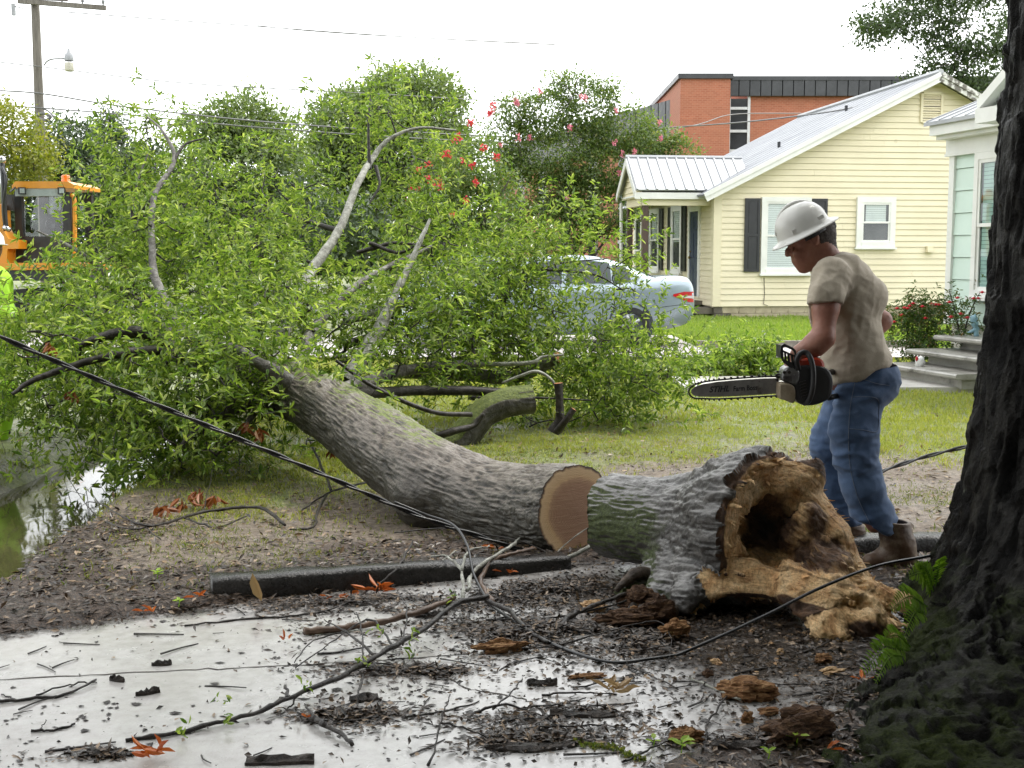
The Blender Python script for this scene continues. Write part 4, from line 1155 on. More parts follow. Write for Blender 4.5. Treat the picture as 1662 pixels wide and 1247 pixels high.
# limbs seen through the leaves (x, y in the photograph, distance, radius)
fk = Skel()
fk.p += list(ts[120:, :3]); fk.r += list(ts[120:, 3])
pale = [
    [(430, 600, 9.0, .07), (465, 530, 9.7, .054), (500, 450, 10.2, .046), (548, 378, 10.6, .038), (580, 300, 11.0, .032), (604, 258, 11.4, .028), (632, 226, 11.5, .020), (680, 208, 11.6, .013), (740, 212, 11.7, .012)],
    [(560, 620, 9.6, .07), (610, 545, 9.9, .06), (640, 480, 10.1, .036), (665, 430, 10.3, .029), (682, 392, 10.4, .022), (698, 356, 10.5, .013)],
    [(560, 520, 10.2, .045), (620, 505, 10.4, .04), (665, 490, 10.5, .032), (702, 478, 10.6, .02)],
]
dark = [
    [(500, 650, 8.3, .085), (455, 610, 8.2, .055), (420, 590, 8.2, .04), (380, 565, 8.3, .03), (300, 545, 8.4, .016)],
    [(380, 600, 9.2, .08), (300, 540, 9.2, .05), (255, 460, 9.6, .036), (247, 400, 9.9, .028), (250, 320, 10.2, .024), (283, 260, 10.5, .019), (265, 215, 10.7, .012), (240, 190, 10.9, .007)],
    [(283, 260, 10.5, .016), (300, 235, 10.6, .011), (330, 225, 10.7, .007)],
    [(250, 320, 10.2, .014), (215, 355, 10.2, .012), (222, 300, 10.3, .008), (240, 250, 10.5, .006)],
    [(330, 590, 9.8, .07), (230, 500, 10.4, .05), (200, 470, 10.5, .04), (130, 410, 10.5, .018), (60, 375, 10.6, .008)],
    [(300, 590, 8.9, .05), (240, 545, 8.6, .045), (190, 542, 8.5, .04), (130, 560, 8.5, .022)],
    [(330, 590, 9.0, .045), (250, 570, 8.4, .036), (170, 580, 8.2, .028), (60, 615, 8.1, .02), (20, 640, 8.0, .012)],
    [(540, 640, 9.0, .06), (640, 606, 10.0, .05), (700, 595, 10.2, .045), (780, 590, 10.3, .03)],
    [(560, 640, 9.2, .05), (650, 635, 9.8, .042), (740, 634, 10.0, .04), (815, 637, 10.1, .036)],
    [(560, 560, 10.4, .04), (680, 520, 11.0, .03), (780, 465, 11.3, .022), (860, 440, 11.4, .017), (960, 445, 11.5, .010), (1010, 470, 11.5, .006)],
    [(780, 465, 11.3, .016), (840, 460, 11.2, .012), (900, 430, 11.2, .008), (985, 420, 11.3, .005)],
    [(470, 620, 8.8, .06), (520, 520, 9.8, .04), (600, 450, 10.6, .028), (700, 400, 11.2, .016)],
    [(330, 580, 9.9, .05), (360, 470, 10.8, .04), (400, 380, 11.3, .026), (440, 320, 11.5, .014)],
    [(550, 375, 11.0, .03), (500, 360, 11.2, .02), (440, 340, 11.4, .01)],
    [(600, 275, 11.3, .018), (598, 200, 11.4, .010), (602, 150, 11.5, .004)],
    [(610, 270, 11.3, .02), (616, 300, 11.2, .012), (600, 330, 11.1, .008)],
    [(580, 410, 11.0, .02), (640, 395, 11.0, .018), (690, 400, 10.9, .008)],
    [(600, 395, 11.0, .02), (650, 410, 10.9, .014), (690, 385, 10.9, .008)],
    [(420, 650, 8.5, .035), (330, 690, 8.0, .02), (280, 740, 7.8, .01)],
    [(430, 650, 8.6, .03), (390, 700, 8.1, .016), (350, 740, 7.9, .008)],
    [(180, 520, 11.0, .03), (60, 500, 10.8, .02), (-20, 470, 10.8, .01)],
]
for L_, m_, n_ in ((pale, M_limbpale, 9), (dark, M_limb, 8)):
    for l in L_:
        q = path(*l)
        br = fk.limb(q, 7)
        br = br.copy(); br[:, :3] += 0.06 * br[:, 3:4] * RN.normal(size=(len(br), 3))
        v, f = tubes_np([br], n_); mk('limb', v, [f], m_ if br[0, 3] > 0.05 or m_ is M_limbpale else M_twig, ft, True)
nl_main = len(fk.br)
crown = [  # px, py, Y, rx, ry, rY(m), clumps
    (232, 225, 11.5, 55, 55, .5, 16), (190, 270, 11.5, 60, 70, .6, 20), (275, 290, 11.6, 70, 80, .7, 26), (215, 355, 11.3, 55, 70, .8, 24), (335, 300, 12, 60, 60, .6, 20),
    (410, 340, 11.8, 85, 70, .8, 30), (470, 290, 12, 50, 50, .5, 14), (545, 300, 11.9, 65, 60, .6, 20), (600, 205, 11.8, 60, 50, .5, 16), (655, 240, 12, 60, 45, .5, 16), (690, 300, 12.2, 40, 55, .5, 12),
    (640, 340, 12.2, 60, 50, .5, 12), (170, 405, 11, 34, 40, .5, 12), (105, 492, 10.6, 45, 28, .6, 12), (195, 455, 10.6, 80, 60, .9, 38), (290, 420, 10.6, 100, 90, .9, 46), (400, 440, 10.6, 110, 80, .9, 46),
    (480, 430, 11.3, 60, 70, .6, 22), (600, 500, 10.9, 90, 45, .6, 20), (700, 380, 11.6, 50, 45, .5, 12),
    (62, 580, 9.4, 62, 55, .6, 30), (140, 560, 9.2, 110, 80, .8, 48), (250, 600, 8.8, 110, 90, .7, 50), (350, 560, 9.0, 110, 80, .7, 40), (440, 520, 9.5, 110, 60, .7, 30), (50, 625, 9.2, 60, 40, .6, 20), (165, 655, 8.8, 90, 45, .6, 32),
    (280, 690, 8.2, 80, 55, .5, 28), (370, 650, 8.3, 70, 70, .5, 26), (330, 735, 8.0, 60, 40, .35, 14), (400, 720, 8.6, 40, 50, .4, 12), (420, 590, 8.4, 60, 40, .3, 12),
    (520, 570, 9.8, 90, 50, .6, 20), (620, 560, 10.2, 90, 60, .6, 24), (700, 540, 10.2, 90, 70, .7, 34), (750, 490, 10.8, 60, 60, .6, 20), (720, 450, 11.6, 55, 50, .5, 14), (790, 430, 11.4, 60, 40, .5, 14),
    (860, 405, 11.6, 80, 30, .5, 18), (935, 395, 11.8, 50, 26, .4, 10), (990, 425, 11.8, 45, 30, .35, 8), (1010, 500, 11.8, 30, 45, .3, 7),
    (930, 570, 11.2, 60, 36, .4, 12), (1010, 575, 11.2, 70, 30, .4, 15), (860, 590, 11, 50, 26, .4, 8), (950, 630, 10.8, 70, 40, .5, 22), (1040, 630, 10.8, 70, 40, .5, 22), (990, 665, 10.6, 60, 28, .4, 16), (1090, 600, 11.2, 40, 30, .4, 10),
    (770, 570, 10.6, 60, 40, .5, 14), (740, 600, 10.6, 70, 26, .4, 10), (860, 660, 10.6, 40, 30, .3, 6), (800, 505, 11, 55, 50, .5, 20), (720, 475, 11, 60, 50, .5, 18), (850, 550, 11, 50, 26, .4, 10), (1000, 545, 11.4, 50, 28, .35, 12), (1045, 565, 11.4, 40, 22, .3, 9), (860, 470, 11.5, 40, 40, .35, 8), (830, 480, 11.2, 45, 55, .4, 20), (885, 520, 11.2, 45, 40, .35, 14), (900, 445, 11.4, 40, 22, .3, 8),
    (215, 712, 8.9, 60, 22, .35, 20), (255, 740, 8.5, 30, 14, .2, 8),
    (540, 700, 8.9, 40, 30, .3, 6), (430, 690, 7.9, 16, 26, .15, 3), (545, 640, 8.1, 14, 40, .15, 4),
]
cl = []
for px, py, Y, rx, ry, rY, m in crown:
    c, r = BL(px, py, Y, rx, ry, rY)
    d = rdir(m) * (RN.uniform(0.1, 1.0, m) ** 0.4)[:, None]
    q = c + d * np.array(r)
    q = q[RN.random(len(q)) < (0.36 if py < 350 else 0.52)]
    q[:, 2] = np.maximum(q[:, 2], 0.05 + gh(q[:, 0], q[:, 1]) * 0.3)
    cl.append(q)
cl = np.concatenate(cl)
lp = np.array(fk.p)
cl = cl[np.argsort([np.linalg.norm(lp - c, axis=1).min() for c in cl])]
for c in cl: fk.grow(c, 0.0052, 0.5, 0.18, 0.022)
v, f = tubes_np(fk.br[nl_main:], 5)
tag(mk('branches', v, [f], M_twig, ft, True), kind='stuff')
# sprigs on every clump, leaves along each sprig and in a rosette at its tip
def sprigs(cent, per, spread, length, nleaf, leafL, out_from, up=0.35, seed=0):
    n = len(cent) * per
    c = np.repeat(cent, per, 0)
    base = c + RN.normal(size=(n, 3)) * spread * 0.35
    o = np.repeat(nrm(cent - out_from(cent)), per, 0)
    d = nrm(o * 0.5 + rdir(n) * 0.85 + np.array([0, 0, up]))
    ln = length * RN.uniform(0.6, 1.3, n)
    tipv = d * ln[:, None]; tipv[:, 2] -= 0.18 * ln
    # twig stems: three-sided
    side = nrm(np.cross(d, rdir(n))); up_ = np.cross(d, side); w = 0.0026
    Vs = np.stack([base + side * w, base - side * w * .5 + up_ * w * .87, base - side * w * .5 - up_ * w * .87, base + tipv], 1).reshape(-1, 3)
    k = np.arange(n)[:, None] * 4
    Ts = np.concatenate([k + np.array([[0, 1, 3]]), k + np.array([[1, 2, 3]]), k + np.array([[2, 0, 3]])])
    t = np.concatenate([np.linspace(0.25, 0.85, nleaf - nleaf // 2), np.full(nleaf // 2, 0.97)])
    az = np.arange(nleaf) * 2.4
    m = n * nleaf
    tt = np.tile(t, n); aa = np.tile(az, n) + np.repeat(RN.uniform(0, 6.28, n), nleaf) + RN.normal(size=m) * 0.3
    D0, S0, U0 = (np.repeat(a, nleaf, 0) for a in (d, side, up_))
    rd = S0 * np.cos(aa)[:, None] + U0 * np.sin(aa)[:, None]
    pos = np.repeat(base, nleaf, 0) + np.repeat(tipv, nleaf, 0) * tt[:, None]
    D = nrm(D0 * RN.uniform(0.3, 0.8, m)[:, None] + rd * 0.9 + np.array([0, 0, -0.22]))
    N = nrm(D0 * 0.9 + np.array([0, 0, 0.55]) + rdir(m) * 0.45)
    L = leafL * RN.uniform(0.6, 1.2, m)
    return Vs, Ts, pos, D, N, L
lim = np.array(fk.p[:len(ts) - 120 + sum(len(b) for b in fk.br[:nl_main])])
def nearest_limb(c):
    return np.array([lim[np.argmin(np.linalg.norm(lim - q, axis=1))] for q in c]) - np.array([0, 0, 0.25])
Vs, Ts, pos, D, N, Lf = sprigs(cl, 10, 0.55, 0.26, 12, 0.070, nearest_limb)
L_fallen = leafmat('fallen_crown_leaf', (0.065, 0.12, 0.034), (0.215, 0.285, 0.092), (0.38, 0.42, 0.24), 0.26, 0.5)
mk('twig_stems', Vs, [Ts], M_twig, ft)['kind'] = 'stuff'
cd = np.linalg.norm(pos - np.array([0, 0, CH]), axis=1)
inv = (np.abs(pos[:, 0] / pos[:, 1]) < 0.42)
order = np.argsort(np.where(inv, cd, 99) / (Lf / 0.070))
near = order[:300]; rest = order[300:]
v, q = leaves_np(pos[rest], D[rest], N[rest], Lf[rest], Lf[rest] * 0.31)
tag(mk('leaves', v, [q], L_fallen, ft), kind='stuff')
lv, lq = leaves_np(np.zeros((1, 3)), np.array([[1.0, 0, 0]]), np.array([[0, 0, 1.0]]), 1.0, 0.34)
leaf_me = np_mesh('leaf', lv, [lq]); leaf_me.materials.append(L_fallen)
for k in near:
    o = bpy.data.objects.new('leaf', leaf_me); COL.objects.link(o); o.parent = ft
    x = nrm(D[k]); zz = nrm(N[k] - x * np.dot(N[k], x)); y = np.cross(zz, x)
    M = Matrix(np.column_stack([x, y, zz]).tolist()).to_4x4()
    o.matrix_basis = Matrix.Translation((pos[k] - FTB).tolist()) @ M @ Matrix.Scale(float(Lf[k]), 4)
# a few dead brown leaf sprays still on it
L_dead = leafmat('dead_brown_leaf', (0.16, 0.05, 0.015), (0.30, 0.10, 0.025), (0.22, 0.12, 0.05), 0.5, 0.2, (1.2, 1.0, 0.7))
for (px, py, Y, r) in ((82, 560, 8.4, .06), (205, 565, 8.4, .05), (120, 640, 8.3, .05), (420, 700, 7.9, .08), (400, 690, 8.0, .05), (540, 725, 8.0, .07), (300, 815, 7.2, .09), (325, 800, 7.3, .08), (345, 810, 7.2, .07), (265, 840, 7.0, .08)):
    n = 9; c = P(px, py, Y); c[2] = max(c[2], gh(c[0], c[1]) + 0.06)
    v, q = leaves_np(c + np.clip(RN.normal(size=(n, 3)), -1.3, 1.3) * r * .25, nrm(rdir(n) + [0, 0, -1.0]), rdir(n), 0.085, 0.03); mk('dead_spray', v, [q], L_dead, ft)

# unseen trees added behind the drive: they block sky light, darkening near sides
for k, (x, y, hh, lb) in enumerate(((-7.5, -7, 13, 'unseen tree added behind the drive to block sky light, at the left'), (-13, -1, 12, 'unseen tree added left of the drive and the ditch to block sky light'), (-1.5, -13, 15, 'tallest unseen tree added behind the drive to block sky light, in the middle'), (5.5, -10, 14, 'broad unseen tree added behind the drive to block sky light, at the right'), (11, -3, 12, 'unseen tree added to the right of the big oak to block sky light'))):
    tree('unseen_tree', (x, y, 0), .3, (x, y, hh * .7), [((x, y, hh * .55), (3.6, 3.6, hh * .42)), ((x + 2.4, y + .5, hh * .35), (2.8, 2.8, hh * .28)), ((x - 2.4, y, hh * .38), (2.8, 2.8, hh * .3))], L_oak, M_fartrunk, lb, group='unseen trees added behind the drive', per_m2=60, leaf=0.42, n_leaf=14, sig=0.45, limbs=20)

tree('unseen_tree', (-13.2, 20, 0), .32, (-12.8, 20, 8), [((-8.7, 19, 10.4), (3.8, 3.5, 2.6)), ((-12.8, 20, 10), (4, 4, 3.6)), ((-7.5, 24, 12.5), (4, 3, 2.6))], L_oak, M_fartrunk, 'tall unseen tree added beyond the ditch whose crown overhangs the water above the frame', per_m2=60, leaf=0.36, n_leaf=14, sig=0.45, limbs=20)

# a leafy branch torn off on the far lawn, and leafy sprays near the walk
def leafy(name, label, clumps, stems, nper=9, nleaf=11, ll=0.1, leafm=L_fallen, group=None, cat='branch'):
    base = np.mean([P(*c[:3]) for c in clumps], 0); base[2] = 0.03
    root = empty(name, base, label, cat, group)
    sk = Skel()
    for s in stems: sk.limb(path(*s), 5)
    ns = len(sk.br); cc = []
    for px, py, Y, rx, ry, rY, m in clumps:
        c, r = BL(px, py, Y, rx, ry, rY); q = c + rdir(m) * (RN.uniform(0.1, 1, m) ** .4)[:, None] * np.array(r); q[:, 2] = np.maximum(q[:, 2], 0.06); cc.append(q)
    cc = np.concatenate(cc)
    for c in cc: sk.grow(c, 0.003, 0.5, 0.1, 0.01)
    v, f = tubes_np(sk.br, 5); mk('stem', v, [f], M_twig, root, True)
    Vs, Ts, pos, D, N, L = sprigs(cc, nper, 0.3, 0.22, nleaf, ll, lambda c: c * 0 + base)
    v, q = leaves_np(pos, D, N, L, L * 0.34); tag(mk('leaves', v, [q], leafm, root), kind='stuff')
    return root
leafy('broken_branch', 'leafy green broken branch lying on the far lawn left of the chainsaw', [(1210, 580, 15.5, 34, 22, .35, 14), (1175, 598, 15.2, 40, 12, .3, 10), (1240, 600, 15.3, 30, 12, .3, 8), (1140, 605, 15, 24, 10, .25, 5)], [[(1270, 622, 15.3, .02), (1230, 606, 15.3, .016), (1190, 596, 15.3, .008)]])
# ================================================================== UPROOTED STUMP
def wood_material():
    t = NT('torn_wood')
    v = t.co('Object', (1, 1, 1))
    sc_ = t.n('Attribute', attribute_name='rot').outputs['Fac']
    n1, n2 = t.noise(v, 9, 7, 0.7, 0.6), t.noise(t.co('Object', (2.2, 2.2, 1.0)), 42, 5, 0.75)
    pale = t.ramp(n1, [(0.28, (0.34, 0.155, 0.058)), (0.40, (0.64, 0.37, 0.16)), (0.52, (0.78, 0.53, 0.27)), (0.75, (0.85, 0.67, 0.41))])
    rot = t.ramp(n1, [(0.28, (0.018, 0.010, 0.006)), (0.5, (0.085, 0.042, 0.02)), (0.7, (0.24, 0.125, 0.055))])
    black = t.ramp(n1, [(0.3, (0.008, 0.006, 0.005)), (0.7, (0.03, 0.02, 0.013))])
    f1 = t.ramp(t.mth('ADD', sc_, t.mth('MULTIPLY', t.mth('SUBTRACT', n1, 0.5), 0.9)), [(0.25, 0.0), (0.5, 1.0)])
    f2 = t.ramp(t.mth('ADD', sc_, t.mth('MULTIPLY', t.mth('SUBTRACT', n2, 0.5), 0.5)), [(0.72, 0.0), (0.92, 1.0)])
    col = t.mix(f2, t.mix(f1, pale, rot), black)
    col = t.mix(t.ramp(n2, [(0.4, 0.55), (0.56, 0.0)]), col, t.mix(1.0, col, (0.35, 0.28, 0.22), 'MULTIPLY'))
    stk = t.n('Attribute', attribute_name='streak').outputs['Fac']
    col = t.mix(t.ramp(stk, [(0.28, 0.7), (0.48, 0.0)]), col, t.mix(1.0, col, (0.28, 0.19, 0.13), 'MULTIPLY'))
    nf = t.noise(t.n('Attribute', attribute_name='fibco').outputs['Vector'], 1.0, 5, 0.68)
    col = t.mix(t.ramp(nf, [(0.30, 0.8), (0.44, 0.0)]), col, t.mix(1.0, col, (0.34, 0.22, 0.14), 'MULTIPLY'))
    col = t.mix(t.ramp(nf, [(0.52, 0.0), (0.7, 0.45)]), col, t.mix(1.0, col, (1.5, 1.5, 1.45), 'MULTIPLY'))
    return t.fin(Base_Color=col, Roughness=0.65, Normal=t.bump(nf, 1.0, 0.02, t.bump(n2, 0.6, 0.01)))
M_wood = wood_material()
def stump_bark():
    t = NT('stump_bark')
    v = t.co('Object')
    n1, n2, n3 = t.noise(v, 17, 6, 0.7), t.noise(v, 65, 4, 0.7), t.noise(v, 3.2, 6, 0.7)
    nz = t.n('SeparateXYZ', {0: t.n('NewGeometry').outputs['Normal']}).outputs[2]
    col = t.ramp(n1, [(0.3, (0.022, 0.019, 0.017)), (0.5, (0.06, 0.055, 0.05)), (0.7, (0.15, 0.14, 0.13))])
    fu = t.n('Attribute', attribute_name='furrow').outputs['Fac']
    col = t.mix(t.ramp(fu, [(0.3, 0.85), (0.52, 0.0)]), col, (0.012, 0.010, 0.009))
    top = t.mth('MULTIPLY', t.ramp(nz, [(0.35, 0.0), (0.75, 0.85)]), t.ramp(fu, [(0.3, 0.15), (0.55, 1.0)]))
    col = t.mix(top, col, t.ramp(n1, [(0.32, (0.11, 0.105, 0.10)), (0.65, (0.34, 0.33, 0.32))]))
    mm = t.n('Attribute', attribute_name='moss').outputs['Fac']
    f = t.ramp(t.mth('ADD', mm, t.mth('MULTIPLY', t.mth('SUBTRACT', n3, 0.5), 1.3), True), [(0.45, 0.0), (0.68, 0.9)])
    col = t.mix(f, col, t.ramp(n2, [(0.3, (0.022, 0.033, 0.008)), (0.7, (0.085, 0.11, 0.026))]))
    return t.fin(Base_Color=col, Roughness=t.mix(f, t.ramp(n3, [(0.35, 0.28), (0.65, 0.5)]), (0.8,) * 3), Normal=t.bump(n2, 0.5, 0.008, t.bump(n1, 0.8, 0.02)))
M_sbark = stump_bark()
su = empty('uprooted_stump', G(1180, 1010), 'uprooted hollow stump with torn tan wood and a mossy log end', 'stump')
A0, A1, A2 = P(992, 836, 5.86), P(1110, 854, 5.52), P(1225, 857, 5.22)
ax_ = nrm(A2 - A1)
lo = np.array([0.36, 4.35, -0.06]); hi = np.array([1.72, 6.1, 1.05])
g = SDF(lo, hi, 0.0068)
bark_prims = [(A0, A1, .195, .20), (A1, A2, .195, .30), (A2, A2 + ax_ * .12, .30, .308), (P(1130, 880, 5.42), P(1062, 985, 5.12), .15, .055), (P(1150, 900, 5.3), P(1118, 975, 5.02), .15, .075), (P(1105, 905, 5.5), P(1010, 960, 5.3), .09, .03)]
for k_, (a, b_, ra, rb) in enumerate(bark_prims): g.cone(a, b_, ra, rb, 0.07)
g.cut(A0 - nrm(A1 - A0) * 0.0, -nrm(A1 - A0))
f_bark = g.f.copy()
# ragged rim plane
rim_c = P(1248, 857, 5.16); rim_n = nrm(np.array([0.62, -0.72, 0.05]))
g.cut(rim_c, rim_n)
# torn heartwood spilling out to the right, lower jaw and root stubs
heart = [[(P(1285, 785, 5.22), .06), (P(1318, 776, 5.26), .05)],
         [(P(1262, 782, 5.2), .045), (P(1322, 758, 5.25), .032)],
         [(P(1300, 815, 5.3), .10), (P(1340, 885, 5.18), .11), (P(1380, 938, 5.1), .065), (P(1402, 958, 5.06), .035)],
         [(P(1290, 905, 5.1), .11), (P(1350, 935, 5.0), .10), (P(1418, 968, 4.92), .05), (P(1462, 975, 4.88), .03)],
         [(P(1235, 945, 5.0), .055), (P(1290, 955, 4.93), .07), (P(1350, 975, 4.86), .09), (P(1400, 1010, 4.8), .09), (P(1432, 1035, 4.76), .06)],
         [(P(1350, 1000, 4.82), .08), (P(1330, 1030, 4.76), .07), (P(1365, 1052, 4.72), .045)],
         [(P(1290, 975, 4.86), .06), (P(1310, 1010, 4.8), .05)]]
for c in heart: g.chain(c, 0.05)
jaw = [[(P(1132, 985, 4.95), .05), (P(1158, 962, 4.96), .055), (P(1205, 950, 4.97), .065), (P(1262, 964, 4.94), .055)], [(P(1165, 962, 5.03), .045), (P(1210, 945, 5.08), .06)]]
gj = SDF(lo, hi, g.h)
for c in jaw: gj.chain([(p, r + .035) for p, r in c], 0.03)
gj.cut(P(1190, 955, 4.95), nrm(np.array([-.22, -.88, .42]))); gj.cut(P(1190, 985, 4.95), np.array([-.1, .15, -1.0]))
g.f = np.minimum(g.f, gj.f); jawf = gj.f
# hollows
g.ell(P(1266, 860, 5.08), (.14, .20, .17), 0.01, True)
g.cone(P(1250, 862, 5.0), P(1215, 856, 5.22), .125, .10, 0.02, True)
for px, py, Y, r in ((1235, 930, 5.16, .04), (1306, 810, 5.24, .05), (1322, 850, 5.16, .06), (1288, 880, 5.2, .055), (1262, 800, 5.24, .04), (1310, 905, 5.1, .05)): g.ell(P(px, py, Y), (r, r * 1.3, r * .8), .02)
g.ell(P(1215, 1025, 4.86), (.26, .26, .135), 0.03, True)
g.ell(P(1395, 985, 4.74), (.07, .08, .03), 0.02, True)
g.ell(P(1300, 990, 4.72), (.045, .07, .03), 0.02, True)
g.ell(P(1335, 1000, 4.68), (.06, .06, .03), 0.02, True)
g.ell(P(1350, 845, 5.06), (.10, .05, .05), 0.03, True, None)
g.chain([(P(1280, 930, 4.98), .03), (P(1330, 940, 4.9), .025)], 0.03)
g.chain([(P(1296, 880, 5.32), .10), (P(1300, 862, 5.16), .075), (P(1312, 835, 5.14), .05)], 0.02)
# splinters standing off the torn surfaces
rb1 = nrm(np.cross(rim_n, [0, 0, 1.0])); rb2 = np.cross(rb1, rim_n)
for k in range(60):
    a = 2 * math.pi * RD.random(); dd = rb1 * math.cos(a) + rb2 * math.sin(a); rr = RD.uniform(.275, .312)
    q0 = rim_c + dd * rr - rim_n * .03; q1 = rim_c + dd * (rr + RD.uniform(-.02, .02)) + rim_n * RD.uniform(.015, .075) + RN.normal(size=3) * .012
    g.cone(q0, q1, RD.uniform(.009, .016), .002, 0.006)
for _ in range(120):
    c = RD.choice(heart[2:6]); k = RD.randrange(len(c) - 1); t = RD.random()
    p0 = c[k][0] * (1 - t) + c[k + 1][0] * t; r = c[k][1]
    d = nrm(np.array([RD.uniform(-.2, .7), RD.uniform(-1, 0.1), RD.uniform(-.4, .6)])); q0 = p0 + d * r * 0.75
    dd = nrm(nrm(c[-1][0] - c[0][0]) + np.array([RD.uniform(-.3, .3), RD.uniform(-.4, .2), RD.uniform(-.3, .3)]))
    g.cone(q0, q0 + dd * RD.uniform(.04, .13), RD.uniform(.010, .026), .003, 0.010)
V, Q = g.mesh(); N = vnormals(V, Q)
# relief: fibres on wood, ridges on bark
samp = np.clip(np.round((V - g.lo) / g.h).astype(int), 0, g.dim - 1)
fb_ = f_bark[tuple(samp.T)]
s_rim = (V - rim_c) @ rim_n
isb_v = (np.abs(fb_) < 0.02) & (s_rim < -0.012 - 0.02 * vnoise(V * 30, 4))
fib = nrm(np.array([.55, -.45, -.45])); c1 = nrm(np.cross(fib, [0, 0, 1.0])); c2 = np.cross(fib, c1)
qw = np.stack([V @ fib * 5, V @ c1 * 34, V @ c2 * 34], -1)
relr = V - rim_c; r1_, r2_ = relr @ rb1, relr @ rb2; rad_, ang_ = np.hypot(r1_, r2_), np.arctan2(r2_, r1_)
qr = np.stack([np.cos(ang_) * 2.2 + rad_ * 30, np.sin(ang_) * 2.2 + s_rim * 22, ang_ * 0 + rad_ * 22], -1)
isrim = sst(-.07, -.03, s_rim) * sst(.175, .20, rad_) * sst(.42, .36, rad_) * (np.abs(fb_) < .16)
wd = 0.015 * ridged(qw, 3, 5) + 0.007 * ridged(qw * np.array([1.5, 2.6, 2.6]), 2, 25) + 0.014 * fbm(V * 9, 3, 8) + 0.007 * np.round(2 * fbm(V * 13, 2, 9)) * 0.6
axd = nrm(A2 - A0); b1 = nrm(np.cross(axd, [0, 0, 1.0])); b2 = np.cross(b1, axd)
qb = np.stack([V @ axd * 8, V @ b1 * 36, V @ b2 * 36], -1)
rgb_ = ridged(qb * np.array([1, 1.5, 1.5]), 3, 15)
bd = 0.013 * rgb_ + 0.012 * fbm(V * 7, 2, 18) + 0.05 * sst(0.62, 0.9, V[:, 0]) * ridged(np.stack([V @ axd * 1.5, V @ b1 * 9, V @ b2 * 9], -1), 2, 19)
jawcut = np.zeros(len(V), bool)
for a, b_ in zip(jaw[0][:-1], jaw[0][1:]):
    ab = b_[0] - a[0]; t = np.clip(((V - a[0]) @ ab) / ab.dot(ab), 0, 1)
    jawcut |= (np.abs(jawf[tuple(samp.T)]) < .02) & (N[:, 1] < -.2)
fl_ = fbm(np.stack([V @ fib * 4, V @ c1 * 13, V @ c2 * 13], -1), 3, 33)
wd = wd + 0.024 * (np.floor(fl_ * 5) / 5 + 0.25 * (fl_ * 5 - np.floor(fl_ * 5)) ** 3)
wrim = 0.009 * ridged(qr, 3, 51) + 0.012 * fbm(np.stack([np.cos(ang_) * 5, np.sin(ang_) * 5, rad_ * 9], -1), 3, 53)
wd = wd * (1 - isrim) + wrim * isrim
streak = np.clip(.5 + .55 * (ridged(qw * np.array([1, 1.3, 1.3]), 3, 61) * (1 - isrim) + ridged(qr, 3, 51) * isrim), 0, 1)
wd = np.where(jawcut, 0.12 * wd, wd)
inhol = np.exp(-(np.linalg.norm((V - P(1262, 858, 5.12)) / np.array([.17, .2, .18]), axis=1)) ** 4)
wd = wd + inhol * (0.024 * fbm(V * 13, 3, 71) + 0.012 * ridged(V * 24, 2, 73))
V2 = V + N * np.where(isb_v, bd, wd)[:, None]
isb = isb_v[Q].sum(1) >= 3
rot = np.clip(0.0 + 0.95 * np.exp(-(np.linalg.norm((V - P(1245, 856, 5.19)) / np.array([.13, .22, .14]), axis=1)) ** 2.2), 0, 1)      # the hollow is rotted black
rot = np.maximum(rot, 0.62 * np.exp(-(np.linalg.norm((V - P(1330, 850, 5.1)) / np.array([.10, .2, .15]), axis=1)) ** 2))
rot = np.maximum(rot, 0.9 * np.exp(-(np.linalg.norm((V - P(1215, 1040, 4.95)) / np.array([.24, .35, .12]), axis=1)) ** 4))
rot = np.maximum(rot, 0.9 * (N[:, 1] > 0.35))
rot = np.maximum(rot, 0.45 * np.exp(-((s_rim + 0.01) / 0.018) ** 2) * (np.abs(fb_) < 0.03))
rot = np.maximum(rot, 0.55 * np.exp(-(np.linalg.norm((V - P(1340, 900, 5.0)) / np.array([.16, .3, .10]), axis=1)) ** 4))
rot = np.maximum(rot, 0.7 * np.exp(-(np.linalg.norm((V - P(1400, 1020, 4.75)) / np.array([.10, .3, .05]), axis=1)) ** 4))
rot = rot * (1 - isrim) + (0.12 * sst(.27, .305, rad_) + .5 * sst(.292, .31, rad_)) * isrim
rot = np.clip(rot + 0.30 * (1 - .6 * isrim) * fbm(V * 9, 3, 3) + np.clip(-wd * 9, 0, .22), 0, 1); rot[jawcut & (N[:, 2] > -0.3)] *= 0.25
vb, qb_ = submesh(V2, Q, isb)
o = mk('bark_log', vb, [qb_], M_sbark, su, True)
at = o.data.attributes.new('furrow', 'FLOAT', 'POINT'); at.data.foreach_set('value', np.clip(rgb_[np.unique(Q[isb].ravel())] * .62 + .5, 0, 1).astype(np.float32))
mossf = lambda co, no: 0.08 + 0.72 * sst(0.75, 0.45, co[:, 0]) * sst(0.75, 0.3, no[:, 2]) * sst(-0.6, -0.1, no[:, 2]) + 0.25 * sst(0.9, 0.6, co[:, 0])
moss_attr(o, mossf)
u_w, inv_w = np.unique(Q[~isb].ravel(), return_inverse=True)
o = mk('torn_wood', V2[u_w], [inv_w.reshape(-1, 4)], M_wood, su, True)
at = o.data.attributes.new('rot', 'FLOAT', 'POINT'); at.data.foreach_set('value', rot[u_w].astype(np.float32))
fc = np.where((isrim > .5)[:, None], np.stack([ang_ * 5.0, rad_ * 75, s_rim * 45], -1), np.stack([V @ fib * 7, V @ c1 * 60, V @ c2 * 60], -1)); fc = np.where(jawcut[:, None], V * np.array([14, 14, 60]), fc)
at = o.data.attributes.new('fibco', 'FLOAT_VECTOR', 'POINT'); at.data.foreach_set('vector', fc[u_w].astype(np.float32).ravel())
